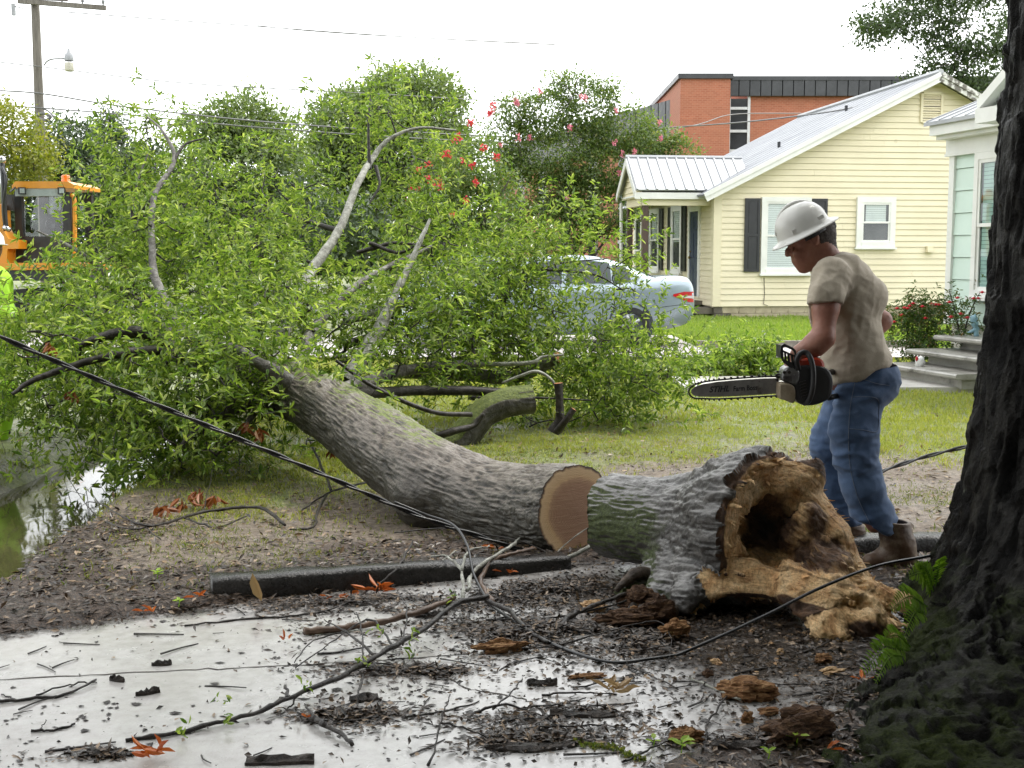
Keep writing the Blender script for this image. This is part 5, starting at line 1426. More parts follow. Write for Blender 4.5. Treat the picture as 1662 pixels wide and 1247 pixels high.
at = o.data.attributes.new('streak', 'FLOAT', 'POINT'); at.data.foreach_set('value', np.where(jawcut, .62, streak)[u_w].astype(np.float32))
# crisp shards torn loose along the fibres
cand = np.where((~isb_v) & (N[:, 1] < .25) & ~jawcut & (inhol < .35) & (V[:, 2] > .03))[0]
sel = cand[RN.choice(len(cand), 300, replace=False)]; SV, SF, sa_ = [], [], []
for i in sel:
    onrim = isrim[i] > .5
    d = nrm((rim_n * .8 + N[i] * .3 + RN.normal(size=3) * .35) if onrim else (fib * RD.choice((-1, 1)) + N[i] * .45 + RN.normal(size=3) * .25)); L = RD.uniform(.018, .06); w = RD.uniform(.003, .009)
    s = nrm(np.cross(d, N[i] + RN.normal(size=3) * .4)); u = np.cross(d, s); p = V2[i] - d * L * .3; k = len(SV)
    SV += [p + s * w, p - s * w, p + u * w * .5, p + d * L + s * w * RD.uniform(-.6, .6), p + d * L * .7 - s * w * .6]
    SF += [(k, k + 2, k + 3), (k + 2, k + 4, k + 3), (k + 2, k + 1, k + 4), (k, k + 3, k + 4), (k, k + 4, k + 1)]; sa_ += [i] * 5
o = mk('splinters', np.array(SV), SF, M_wood, su); o['kind'] = 'stuff'
for nm_, dat in (('rot', np.clip(rot[sa_] * .8 + RN.normal(size=len(sa_)) * .08, 0, 1)), ('streak', streak[sa_] * 0 + .7)):
    at = o.data.attributes.new(nm_, 'FLOAT', 'POINT'); at.data.foreach_set('value', dat.astype(np.float32))
at = o.data.attributes.new('fibco', 'FLOAT_VECTOR', 'POINT'); at.data.foreach_set('vector', fc[sa_].astype(np.float32).ravel())
# broken roots on the near left
M_root = barkmat('broken_root', (0.02, 0.015, 0.012), (0.06, 0.045, 0.035), (0.16, 0.12, 0.09), 14, (1, 1, 1), 0.5)
for pts in ([(1085, 965, 5.2, .05), (1055, 985, 5.1, .045), (1040, 1000, 5.02, .03)], [(1075, 930, 5.35, .035), (1030, 935, 5.3, .028), (1005, 955, 5.2, .012)], [(1060, 960, 5.25, .03), (1030, 985, 5.1, .022), (1012, 1000, 5.02, .01)], [(1100, 985, 5.0, .04), (1085, 1000, 4.95, .03), (1070, 1012, 4.9, .014)]):
    q = spline(path(*pts), 5); q[:, :3] += RN.normal(size=(len(q), 3)) * .006
    v, f = tube_np(q[:, :3], q[:, 3], 9); mk('root', v, f, M_root, su, True)

# ---- cut limbs lying beyond the trunk
def cut_log(name, pts, mat, label, cat, facemat=None, n=40, ridge=.008, mossfn=None, group=None):
    q = spline(path(*pts), 12)
    base = q[:, :3].mean(0); base[2] = q[:, 2].min()
    root = empty(name, base, label, cat, group)
    V, Qd, _, T = bark_tube(q, n, ridge, RD.randrange(99), .3, .04, .012)
    o = mk('log', V.reshape(-1, 3), [Qd], mat, root, True)
    at = o.data.attributes.new('furrow', 'FLOAT', 'POINT'); at.data.foreach_set('value', FURROW.ravel().astype(np.float32))
    if mossfn: moss_attr(o, mossfn)
    for e, s in ((0, -1), (-1, 1)):
        ring = V[e]; c = ring.mean(0) + s * T[e] * .004
        vv = np.concatenate([[c], ring]); ff = [(0, 1 + k, 1 + (k + 1) % n) if s > 0 else (0, 1 + (k + 1) % n, 1 + k) for k in range(n)]
        mk('cut_end', vv, ff, facemat or M_root, root)
    return root
M_rawwood = pm('raw_broken_wood', (0.42, 0.17, 0.06), (0.22, 0.08, 0.03), 30, 0.6, 0.5, 90)
M_palewood = pm('pale_split_wood', (0.55, 0.38, 0.20), (0.36, 0.2, 0.09), 25, 0.6, 0.5, 90)
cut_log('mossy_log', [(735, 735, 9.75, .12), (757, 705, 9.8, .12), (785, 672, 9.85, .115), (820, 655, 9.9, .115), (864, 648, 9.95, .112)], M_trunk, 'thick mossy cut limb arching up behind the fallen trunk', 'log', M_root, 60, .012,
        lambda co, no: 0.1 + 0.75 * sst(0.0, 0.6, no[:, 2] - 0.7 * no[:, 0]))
cut_log('snapped_limb', [(640, 603, 11.0, .06), (740, 606, 11.0, .06), (820, 614, 10.9, .055), (858, 604, 10.8, .055), (890, 588, 10.75, .052), (906, 580, 10.7, .05)], M_limb, 'lying limb snapped off with a raw orange end', 'log', M_rawwood, 24, .006)
cut_log('broken_sapling', [(898, 702, 9.9, .05), (908, 680, 9.9, .034), (908, 650, 9.9, .03), (906, 622, 9.9, .034)], M_twig, 'short dark broken sapling standing upright with a splintered top', 'stump', M_rawwood, 14, .006)
cut_log('broken_sapling', [(904, 700, 9.85, .03), (917, 684, 9.8, .026), (931, 664, 9.8, .026)], M_twig, 'short snapped stub leaning right at the foot of the upright broken sapling', 'stump', M_rawwood, 12, .005)
for k, (pts) in enumerate([[(905, 640, 9.95, .012), (896, 618, 9.95, .012), (872, 603, 9.95, .012), (845, 610, 9.95, .012), (815, 622, 9.95, .01)],
            [(705, 592, 10.6, .022), (850, 590, 10.4, .018), (880, 580, 10.4, .014), (915, 576, 10.4, .01)],
            [(700, 712, 9.6, .03), (735, 700, 9.6, .03), (770, 690, 9.7, .02), (785, 672, 9.7, .014)],
            [(545, 585, 8.9, .012), (610, 630, 8.9, .016), (700, 668, 9.0, .018), (765, 673, 9.2, .02)],
            [(760, 645, 10.2, .02), (790, 648, 10.2, .025), (850, 645, 10.3, .012), (960, 650, 10.4, .006)]]):
    q = spline(path(*pts), 6); v, f = tube_np(q[:, :3], q[:, 3], 7)
    mk('fallen_bough', v, f, [M_limbpale, M_limbpale, M_twig, M_twig, M_twig][k], None, True, label=['thin pale arched bough bending over the upright broken sapling', 'pale bough lying across the leaves behind the snapped limb', 'short dark bough wedged under the mossy log', 'thin dark bough sloping down to the mossy log', 'thin dark bough behind the mossy log end'][k], cat='bough', group='boughs torn from the fallen tree')

# ================================================================== BIG OAK AT THE RIGHT EDGE
OX, OY = 2.42, 4.62
zr = np.array([(-0.15, 0.857), (0.0, 0.778), (0.1, 0.774), (0.2, 0.75), (0.3, 0.724), (0.45, 0.677), (0.6, 0.644), (0.8, 0.618), (1.0, 0.604), (1.3, 0.584), (1.7, 0.572), (2.2, 0.555), (2.8, 0.55), (3.5, 0.54), (6.5, 0.45)])
nth, nz_ = 620, 520
zz = np.concatenate([np.linspace(-0.06, .34, 250), np.linspace(.345, 4.4, nz_ - 250)]); th_ = np.linspace(0, 2 * math.pi, nth, endpoint=False)
ZZ, TT = np.meshgrid(zz, th_, indexing='ij')
R0 = np.interp(ZZ, zr[:, 0], zr[:, 1])
flare = sst(1.4, 0.0, ZZ)
cx_, cy_ = np.cos(TT), np.sin(TT)
tw = TT + 0.10 * vnoise(np.stack([cx_ * 2, cy_ * 2, ZZ * 1.2], -1), 5)
R0 = R0 + np.interp(np.degrees(TT) % 360, [0, 20, 45, 70, 100, 130, 150, 172, 195, 207, 215, 222, 232, 250, 275, 300, 330, 360], [.06, .12, .5, .14, .05, .35, .06, .08, .31, .64, 1.02, 1.25, 1.15, .6, .2, .35, .4, .06]) * np.exp(-np.clip(ZZ, 0, 9) / 0.16)
q3 = np.stack([np.cos(tw) * R0 * 15, np.sin(tw) * R0 * 15, ZZ * 4.2], -1)
q3 = q3 + 0.35 * np.stack([vnoise(q3 * .8, 6), vnoise(q3 * .8, 7), 0 * ZZ], -1)
rg = ridged(q3, 2, 41)
dR = 0.042 * np.clip(rg * 1.3, -0.7, 0.55) + 0.010 * fbm(q3 * np.array([2.4, 2.4, 4.5]), 3, 44) + 0.03 * fbm(np.stack([cx_ * 2, cy_ * 2, ZZ * 1.3], -1), 2, 47)
dR = dR + 0.012 * np.round(1.5 * vnoise(q3 * np.array([.9, .9, 2.2]), 49))
slope = -np.gradient(R0, zz, axis=0); cph = 1 / np.sqrt(1 + slope ** 2)
RR = R0 + dR * cph; ZN = ZZ + dR * slope * cph * 1.15
Vo = np.stack([OX + RR * cx_, OY + RR * cy_, ZN], -1).reshape(-1, 3)
I = (np.arange(nz_ - 1)[:, None] * nth + np.arange(nth)[None, :]); J = (np.arange(nz_ - 1)[:, None] * nth + (np.arange(nth)[None, :] + 1) % nth)
oak = empty('oak_tree', (OX, OY, 0), 'massive dark furrowed oak trunk with flared mossy base at the right edge', 'tree')
def oak_bark():
    t = NT('dark_furrowed_bark')
    v = t.co('Object')
    fu = t.n('Attribute', attribute_name='furrow').outputs['Fac']
    n1, n2, n3 = t.noise(v, 22, 6, 0.72), t.noise(v, 90, 4, 0.7), t.noise(v, 2.2, 7, 0.72)
    col = t.ramp(n1, [(0.3, (0.004, 0.0035, 0.003)), (0.55, (0.009, 0.008, 0.007)), (0.75, (0.024, 0.022, 0.02))])
    col = t.mix(t.ramp(fu, [(0.42, 0.92), (0.68, 0.0)]), col, (0.004, 0.0035, 0.003))
    col = t.mix(t.ramp(fu, [(0.72, 0.0), (0.95, 0.6)]), col, t.ramp(n2, [(0.35, (0.018, 0.017, 0.015)), (0.65, (0.075, 0.07, 0.062))]))
    mm = t.n('Attribute', attribute_name='moss').outputs['Fac']
    f = t.ramp(t.mth('ADD', mm, t.mth('MULTIPLY', t.mth('SUBTRACT', n3, 0.5), 1.4), True), [(0.45, 0.0), (0.66, 0.9)])
    col = t.mix(f, col, t.ramp(n2, [(0.3, (0.010, 0.015, 0.004)), (0.7, (0.05, 0.066, 0.014))]))
    li = t.ramp(t.noise(v, 5.2, 5, 0.62), [(0.70, 0.0), (0.735, 0.75)])
    col = t.mix(li, col, t.ramp(n2, [(0.3, (0.10, 0.115, 0.09)), (0.7, (0.26, 0.28, 0.23))]))
    return t.fin(Base_Color=col, Roughness=t.mix(f, t.ramp(n1, [(0.4, 0.36), (0.6, 0.6)]), (0.85,) * 3), Specular_IOR_Level=0.16, Normal=t.bump(n2, 0.9, 0.014, t.bump(n1, 1.0, 0.035)))
M_oakb = oak_bark()
o = mk('trunk', Vo, [np.stack([I, J, J + nth, I + nth], -1).reshape(-1, 4)], M_oakb, oak, True)
at = o.data.attributes.new('furrow', 'FLOAT', 'POINT'); at.data.foreach_set('value', np.clip(rg.ravel() * 0.6 + 0.5, 0, 1).astype(np.float32))
moss_attr(o, lambda co, no: 0.0 + 0.48 * sst(0.75, 0.05, co[:, 2]) * sst(0.1, 0.9, no[:, 2] * 0.9 - no[:, 0] * 0.8) + 0.12 * sst(1.2, 0.2, co[:, 2]))
# its limbs and unseen crown, spread back over the camera to block sky light
sk = Skel()
sk.limb([(OX, OY, 4.2, .46), (OX + .1, OY, 5.2, .40), (OX + .2, OY + .2, 6.6, .3), (OX + .1, OY + .4, 8.2, .2)])
for e in ((-2.6, 5.6, 5.6), (-0.6, 9.0, 5.9), (4.5, 8.4, 6.2), (5.8, 3.8, 6.0), (2.6, 0.6, 5.9), (-0.8, 2.0, 5.9)):
    sk.limb([(OX, OY, 4.5, .22), (OX + (e[0] - OX) * .4, OY + (e[1] - OY) * .4, 5.4, .16), (*e, .06)])
sk_n = len(sk.br)
ob = [((OX + dx, OY + dy, z), (rx, rx, rz)) for dx, dy, z, rx, rz in ((0, 0, 9.5, 3.0, 1.8), (2.6, 2.0, 7.4, 2.0, 1.2), (3.0, -1.4, 7.4, 2.0, 1.2), (0.4, -3.2, 7.2, 2.1, 1.2), (-2.2, -2.2, 7.1, 2.0, 1.0), (0, 0, 7.4, 2.2, 1.1), (-3.4, -5.6, 6.6, 2.6, 1.3), (0.8, -6.2, 6.8, 2.6, 1.3), (4.2, -4.6, 6.8, 2.6, 1.3), (5.2, 0.8, 6.9, 2.2, 1.3), (-1.0, -9.0, 6.2, 2.8, 1.6), (3.4, -8.6, 6.4, 2.8, 1.6))]
v, q, cent = far_crown(ob, per_m2=110, leaf=0.20, n_leaf=12, sig=0.32, aspect=0.5)
for c in cent[RN.choice(len(cent), 60, replace=False)]: sk.grow(c, 0.012, 0.5, 0.12, .07)
vv, ff = tubes_np(sk.br, 8); mk('limbs', vv, [ff], M_oakb, oak, True)
tag(mk('crown', v, [q], L_oak, oak), kind='stuff')
# ferns rooted against the flare
L_fern = leafmat('fern_green', (0.09, 0.17, 0.02), (0.16, 0.26, 0.04), None, 0.45, 0.4)
def frond(root, a, b, w, n=22):
    mid = (a + b) / 2 + np.array([0, 0, 0.02 + 0.1 * np.linalg.norm(b - a)]); q = spline([a, mid, b], 10)
    d = nrm(b - a); side = nrm(np.cross(d, [0.25, -0.8, 0.55])); Pn, D, L = [], [], []
    for k in range(n):
        t = 0.12 + 0.88 * k / n; p = q[min(len(q) - 1, int(t * (len(q) - 1)))]
        for s in (-1, 1):
            Pn.append(p); D.append(nrm(side * s + d * 0.35 + RN.normal(size=3) * .08)); L.append(w * (1 - abs(t - .38) * 1.25 if t > .38 else 0.55 + t) * 0.9)
    Pn, D, L = np.array(Pn), np.array(D), np.array(L)
    up = nrm(np.cross(D, np.tile(d, (len(D), 1)))); up *= np.sign(up[:, 2:3] + 1e-6)
    v, f = leaves_np(Pn, D, up, L, L * 0.2 + .003, 0.1, .12)
    tv, tf = tube_np(q, np.linspace(.0035, .001, len(q)), 4)
    n0 = len(v); by = [np.array([x for x in tf if len(x) == 4]) + n0]
    mk('frond', np.vstack([v, np.array(tv)]), [f] + by, L_fern, root)
for lab, c, fr_ in (('bright green fern growing beside the boot against the oak trunk', (1512, 955, 4.72), [((1516, 965, 4.66), (1475, 935, 4.5), .075), ((1518, 955, 4.62), (1530, 905, 4.55), .05), ((1515, 960, 4.6), (1490, 915, 4.6), .05)]),
                    ('fern with long fronds drooping over the mossy oak root', (1480, 1010, 4.55), [((1505, 985, 4.45), (1445, 990, 4.3), .075), ((1500, 995, 4.42), (1465, 1040, 4.2), .06)]),
                    ('lowest fern at the foot of the oak flare by the mud', (1450, 1070, 4.35), [((1472, 1055, 4.2), (1398, 1093, 4.05), .075), ((1478, 1050, 4.25), (1425, 1050, 4.1), .06), ((1465, 1065, 4.15), (1420, 1110, 3.98), .05)])):
    base = P(*c); base[2] = max(0.0, base[2] - .02)
    r_ = empty('fern', base, lab, 'fern', 'ferns against the oak')
    for a, b_, w in fr_: frond(r_, P(*a), P(*b_), w)
# ================================================================== THE MAN WITH THE CHAINSAW
YM = 5.88
def Q3(px, py, dy=0.0): return P(px, py, YM + dy)
man = empty('person', G(1415, 922) * [1, 1, 0] + [0, 0.1, 0], 'man in white hard hat, tan T-shirt, blue jeans and brown boots bending over a chainsaw', 'person')
def skinmat():
    t = NT('sunburnt_skin')
    v = t.co('Object')
    col = t.ramp(t.noise(v, 12, 5, 0.65), [(0.3, (0.24, 0.095, 0.065)), (0.7, (0.37, 0.175, 0.12))])
    return t.fin(Base_Color=col, Roughness=0.5, Normal=t.bump(t.noise(v, 160, 3), 0.25, 0.003), Subsurface_Weight=0.05)
M_skin = skinmat()
def clothmat(name, c1, c2, sc_, weave, rough=0.9, stain=None):
    t = NT(name)
    v = t.co('Object')
    n = t.noise(v, sc_, 6, 0.65)
    col = t.ramp(n, [(0.3, c1), (0.7, c2)])
    if stain: col = t.mix(t.ramp(t.noise(v, 7, 6, 0.7), [(0.55, 0.0), (0.75, 0.5)]), col, stain)
    w = t.noise(v, weave, 2, 0.5)
    col = t.mix(t.ramp(w, [(0.4, 0.22), (0.6, 0.0)]), col, tuple(x * 0.5 for x in c1))
    return t.fin(Base_Color=col, Roughness=rough, Normal=t.bump(w, 0.25, 0.002), Sheen_Weight=0.15)
M_shirt = clothmat('tan_cotton', (0.41, 0.355, 0.275), (0.50, 0.435, 0.345), 5, 420, stain=(0.34, 0.285, 0.215))
M_jean = clothmat('blue_denim', (0.040, 0.078, 0.165), (0.085, 0.14, 0.25), 9, 380, stain=(0.15, 0.20, 0.29))
M_bootl = pm('brown_boot_leather', (0.115, 0.065, 0.036), (0.062, 0.035, 0.021), 9, 0.5, 0.3, 50, dirt=((0.24, 0.185, 0.13), 6, 0.52))
M_sole = pm('boot_sole', (0.02, 0.017, 0.015), (0.035, 0.03, 0.026), 9, 0.7, 0.3, 50)
M_hat = pm('white_hat_shell', (0.70, 0.69, 0.65), (0.62, 0.61, 0.57), 5, 0.32, 0.03, 60, dirt=((0.42, 0.39, 0.33), 9, 0.66))
M_blk = pm('black_plastic', (0.012, 0.012, 0.013), (0.022, 0.022, 0.023), 9, 0.45, 0.1, 80)
# --- body: one skin surface with head, neck, arms, hands, trunk and legs
b = SDF(np.array([1.02, 5.45, 0.0]), np.array([1.95, 6.35, 1.80]), 0.0052)
b.ell(Q3(1319, 381), (.100, .078, .098), .02)
b.chain([(Q3(1301, 398), .058), (Q3(1303, 420), .046), (Q3(1307, 432), .032)], .03, (1, .9, 1))
b.cone(Q3(1325, 400), Q3(1318, 424), .055, .035, .03)
b.cone(Q3(1302, 436), Q3(1300, 433), .018, .015, .02)                                              # chin
b.chain([(Q3(1285, 398), .012), (Q3(1279, 408), .0135), (Q3(1278, 413), .0125)], .008)                # nose
for s in (-1, 1):
    b.cone(Q3(1284, 395, .008 * s), Q3(1292, 392, .045 * s), .012, .013, .012)                       # brow
    b.ell(Q3(1291, 404, .034 * s), (.020, .017, .012), .006, True)                                   # socket
    b.ell(Q3(1294, 404, .033 * s), (.012, .012, .011), .004)                                         # eye
    b.ell(Q3(1297, 413, .045 * s), (.025, .018, .02), .02)                                           # cheek
    b.cone(Q3(1282, 413, .004 * s), Q3(1285, 413, .014 * s), .008, .007, .006)
    b.ell(Q3(1323, 388, .081 * s), (.019, .010, .030), .006, False)                                  # ear
    b.ell(Q3(1321, 388, .090 * s), (.009, .006, .017), .004, True)
    b.cone(Q3(1290, 420), Q3(1296, 421, .022 * s), .0095, .006, .006); b.cone(Q3(1292, 427), Q3(1297, 427, .02 * s), .0095, .006, .006)
    b.cone(Q3(1291, 423.7), Q3(1298, 424, .024 * s), .0035, .003, .003, True)
b.cone(Q3(1331, 400), Q3(1350, 440), .062, .078, .03)
b.chain([(Q3(1356, 455), .085), (Q3(1374, 520), .09), (Q3(1395, 600), .10)], .03, (1, .75, 1))
# near arm: shoulder, elbow, wrist
b.chain([(Q3(1352, 452, -.17), .066), (Q3(1340, 500, -.22), .058), (Q3(1336, 548, -.25), .050)], .03)
b.chain([(Q3(1336, 548, -.25), .051), (Q3(1322, 560, -.245), .052), (Q3(1300, 573, -.235), .037), (Q3(1294, 578, -.235), .033)], .025)
b.chain([(Q3(1358, 452, .17), .066), (Q3(1392, 495, .23), .056), (Q3(1431, 521, .26), .046), (Q3(1405, 555, .2), .045), (Q3(1378, 596, .05), .036), (Q3(1366, 606, -.01), .032)], .03)
# near hand closed over the front handle, thumb below
hb = Q3(1294, 582, -.235)
b.cone(hb, Q3(1291, 590, -.245), .033, .030, .015, False, (1, 1.35, 1))
for k, (o_, r) in enumerate(((-.035, .0095), (-.012, .0105), (.011, .0105), (.032, .009))):
    q0 = Q3(1289, 589, -.245) + np.array([0, o_, 0])
    b.chain([(q0, r), (q0 + [-.030, -.004, -.008], r), (q0 + [-.042, -.004, -.034], r * .95), (q0 + [-.022, 0, -.052], r * .85)], .004)
b.chain([(Q3(1297, 585, -.275), .013), (Q3(1301, 594, -.285), .012), (Q3(1295, 600, -.28), .010)], .006)
hb = Q3(1362, 612, -.03)
b.cone(Q3(1366, 606, -.01), hb, .032, .030, .012)
for k, o_ in enumerate((-.03, -.01, .01, .03)):
    q0 = hb + np.array([-.01, o_, 0]); b.chain([(q0, .011), (q0 + [-.03, 0, -.02], .0105), (q0 + [-.025, 0, -.05], .0095)], .004)
b.chain([(hb + [.0, -.03, 0], .013), (hb + [-.02, -.045, -.03], .011)], .005)
b.ell(Q3(1400, 612), (.13, .16, .11), .05)
b.chain([(Q3(1395, 645, -.09), .088), (Q3(1385, 728, -.13), .062), (Q3(1420, 850, -.12), .045)], .05)
b.chain([(Q3(1385, 645, .11), .088), (Q3(1352, 730, .2), .062), (Q3(1368, 850, .22), .045)], .05)
V, Q = b.mesh(); N = vnormals(V, Q)
V = V + N * (0.0016 * fbm(V * 60, 2, 3))[:, None]
mk('body', V, [Q], M_skin, man, True)
M_hair = pm('short_grey_hair', (0.035, 0.026, 0.022), (0.09, 0.075, 0.065), 60, 0.7, 0.6, 160)
h = SDF(Q3(1319, 400) - .16, Q3(1319, 380) + .16, 0.005)
h.ell(Q3(1322, 380), (.102, .083, .100), .01); h.cone(Q3(1334, 392), Q3(1344, 412), .058, .05, .02)
h.cut(Q3(1304, 372), nrm(np.array([-.93, 0, -.1]))); h.cut(Q3(1312, 385), nrm(np.array([-.85, 0, -.55]))); h.cut(Q3(1330, 413), np.array([-.15, 0, -1.0]))
for s in (-1, 1): h.ell(Q3(1318, 396, .085 * s), (.036, .03, .045), .012, True)
V, Q = h.mesh(); N = vnormals(V, Q); V = V + N * (0.002 * vnoise(V * 180, 3))[:, None]
mk('hair', V, [Q], M_hair, man, True)
# --- shirt
t_ = SDF(np.array([1.16, 5.42, 0.62]), np.array([1.98, 6.36, 1.62]), 0.0068)
sq = (1, .78, 1)
t_.chain([(Q3(1353, 436), .082), (Q3(1362, 462), .118), (Q3(1370, 500), .134), (Q3(1378, 545), .142), (Q3(1390, 590), .150), (Q3(1402, 640), .150)], .04, sq)
t_.cone(Q3(1372, 448, -.05), Q3(1400, 480, -.04), .10, .11, .05); t_.cone(Q3(1372, 448, .05), Q3(1400, 480, .06), .10, .11, .05)
t_.chain([(Q3(1350, 450, -.145), .087), (Q3(1341, 482, -.212), .075), (Q3(1336, 520, -.24), .074)], .035)
t_.chain([(Q3(1358, 452, .15), .088), (Q3(1374, 480, .21), .076), (Q3(1386, 500, .24), .07)], .035)
f0 = t_.f.copy()
# hems: sleeve end, shirt tail
sub = SDF(t_.lo, t_.lo + 1, .2)
xs = [t_.lo[i] + t_.h * np.arange(t_.dim[i]) for i in range(3)]
X3, Y3, Z3 = xs[0][:, None, None], xs[1][None, :, None], xs[2][None, None, :]
def hs3(p, n): n = nrm(n); return (X3 - p[0]) * n[0] + (Y3 - p[1]) * n[1] + (Z3 - p[2]) * n[2]
tail = hs3(Q3(1392, 602), np.array([.42, 0, -1.0])) + 0.010 * np.sin(X3 * 38) * np.cos(Y3 * 22)
slv = np.maximum(hs3(Q3(1335, 494, -.22), np.array([-.06, -.28, -1.0])), Y3 - (YM - .17) + 0 * X3)
slv = np.maximum(slv, -(Z3 - Q3(1335, 545)[2]) * -1 if False else slv)
sleeve_zone = (Y3 < YM - .185) & (Z3 < Q3(1335, 494)[2] + .02) & (X3 < Q3(1360, 500)[0])
t_.f = np.where(np.broadcast_to(sleeve_zone, t_.f.shape), np.maximum(t_.f, slv), t_.f)
t_.f = np.maximum(t_.f, tail).astype(np.float32)
t_.cone(Q3(1328, 398), Q3(1349, 430), .068, .072, .006, True)                                      # neck opening
V, Q = t_.mesh(); N = vnormals(V, Q)
rel = V - Q3(1375, 520)
lg = rel @ nrm(np.array([.25, 0, -1.0])); cr = rel @ nrm(np.array([1.0, 0, .25]))
def hs3v(v, p, n): return (v - p) @ nrm(n)
fold = 0.013 * ridged(np.stack([cr * 11 + lg * 5, rel[:, 1] * 5, lg * 2.5 - cr * 3], -1), 2, 5) + 0.007 * ridged(np.stack([cr * 6, rel[:, 1] * 10, lg * 14 + cr * 6], -1), 2, 7)
arm = sst(-.10, -.19, rel[:, 1]) * sst(1.05, 1.15, V[:, 2])
fold += 0.004 * ridged(np.stack([cr * 16 + lg * 14, rel[:, 1] * 14, lg * 20 - cr * 12], -1), 2, 17)
fold += arm * 0.009 * ridged(np.stack([V[:, 0] * 10 + V[:, 2] * 16, V[:, 1] * 6, V[:, 2] * 6 - V[:, 0] * 12], -1), 2, 9)
seam = 0
V = V + N * (fold * 0.85 - 0.004)[:, None]
hemd = np.abs(hs3v(V, Q3(1392, 602), np.array([.42, 0, -1.0])))
V = V + N * (0.0035 * (hemd < .022))[:, None]
mk('shirt', V, [Q], M_shirt, man, True)
nk = nrm(Q3(1328, 398) - Q3(1350, 432)); nx_ = nrm(np.cross(nk, [0, 1.0, 0])); cpt = Q3(1346, 427)
q = B(); q.tube([cpt + nx_ * .078 * math.cos(a) + np.array([0, .080, 0]) * math.sin(a) for a in np.linspace(0, 2 * math.pi, 33)], .009, 6, False); q.out('collar', M_shirt, man, True)
# --- jeans
j = SDF(np.array([1.30, 5.40, 0.10]), np.array([1.98, 6.40, 0.98]), 0.0068)
j.ell(Q3(1402, 608), (.142, .185, .135), .05); j.cone(Q3(1418, 612, -.07), Q3(1420, 622, -.07), .105, .10, .05); j.cone(Q3(1418, 612, .08), Q3(1420, 622, .08), .105, .10, .05)
j.chain([(Q3(1394, 645, -.09), .116), (Q3(1385, 700, -.12), .098), (Q3(1388, 740, -.13), .086), (Q3(1400, 790, -.13), .086), (Q3(1418, 840, -.125), .084), (Q3(1424, 856, -.125), .082)], .05)
j.chain([(Q3(1384, 645, .11), .120), (Q3(1352, 720, .2), .098), (Q3(1353, 780, .22), .088), (Q3(1366, 835, .22), .08), (Q3(1372, 862, .22), .078)], .05)
j.cut(Q3(1390, 556), np.array([.25, 0, 1.0]))
xs = [j.lo[i] + j.h * np.arange(j.dim[i]) for i in range(3)]
X3, Y3, Z3 = xs[0][:, None, None], xs[1][None, :, None], xs[2][None, None, :]
c1 = hs3(Q3(1416, 853, -.12), np.array([-.50, 0, -1.0])) + 0 * Y3; c2 = hs3(Q3(1370, 848, .22), np.array([.1, 0, -1.0])) + 0 * Y3
j.f = np.maximum(j.f, np.where(Y3 < YM + .05, c1, c2)).astype(np.float32)
V, Q = j.mesh(); N = vnormals(V, Q)
lz = V[:, 2]
knee = np.exp(-((lz - .58) / .16) ** 2) + np.exp(-((lz - .22) / .10) ** 2) + 0.8 * np.exp(-((lz - .86) / .09) ** 2)
fold = 0.006 * ridged(V * np.array([9, 6, 5]), 2, 3) + 0.004 * ridged(np.stack([V[:, 0] * 16 + lz * 10, V[:, 1] * 14, lz * 14 - V[:, 0] * 12], -1), 2, 14) + knee * 0.020 * ridged(np.stack([V[:, 0] * 7 + lz * 9, V[:, 1] * 7, lz * 17 - V[:, 0] * 6], -1), 2, 4)
V = V + N * (fold * 0.95)[:, None]
jo = mk('jeans', V, [Q], M_jean, man, True)
M_stitch = pm('pale_stitching', (0.14, 0.17, 0.23), (0.10, 0.13, 0.19), 40, 0.8, 0.1, 90)
def stitch(name, pts, sd=-1):     # a seam laid on the denim, by ray from the side
    from mathutils.bvhtree import BVHTree
    bvh = BVHTree.FromPolygons([tuple(v) for v in V], [tuple(int(i) for i in f) for f in Q]); out = []
    for px, py in spline(pts, 7):
        o_ = Vector(P(px, py, 5.2)); d = (Vector(P(px, py, 6.0)) - o_).normalized(); loc, _, _, _ = bvh.ray_cast(o_, d)
        if loc is not None: out.append(np.array(loc) + [0, -.0015, 0])
    if len(out) > 3:
        v, f = tube_np(out, .0019, 4); mk(name, v, f, M_stitch, man)
stitch('side_seam', [(1388, 618), (1380, 660), (1377, 710), (1380, 760), (1393, 810), (1412, 850)])
stitch('pocket_seam', [(1381, 645), (1400, 644), (1424, 648), (1426, 672), (1423, 700), (1400, 698), (1378, 696)])
stitch('hip_seam', [(1392, 612), (1420, 622), (1444, 626)])
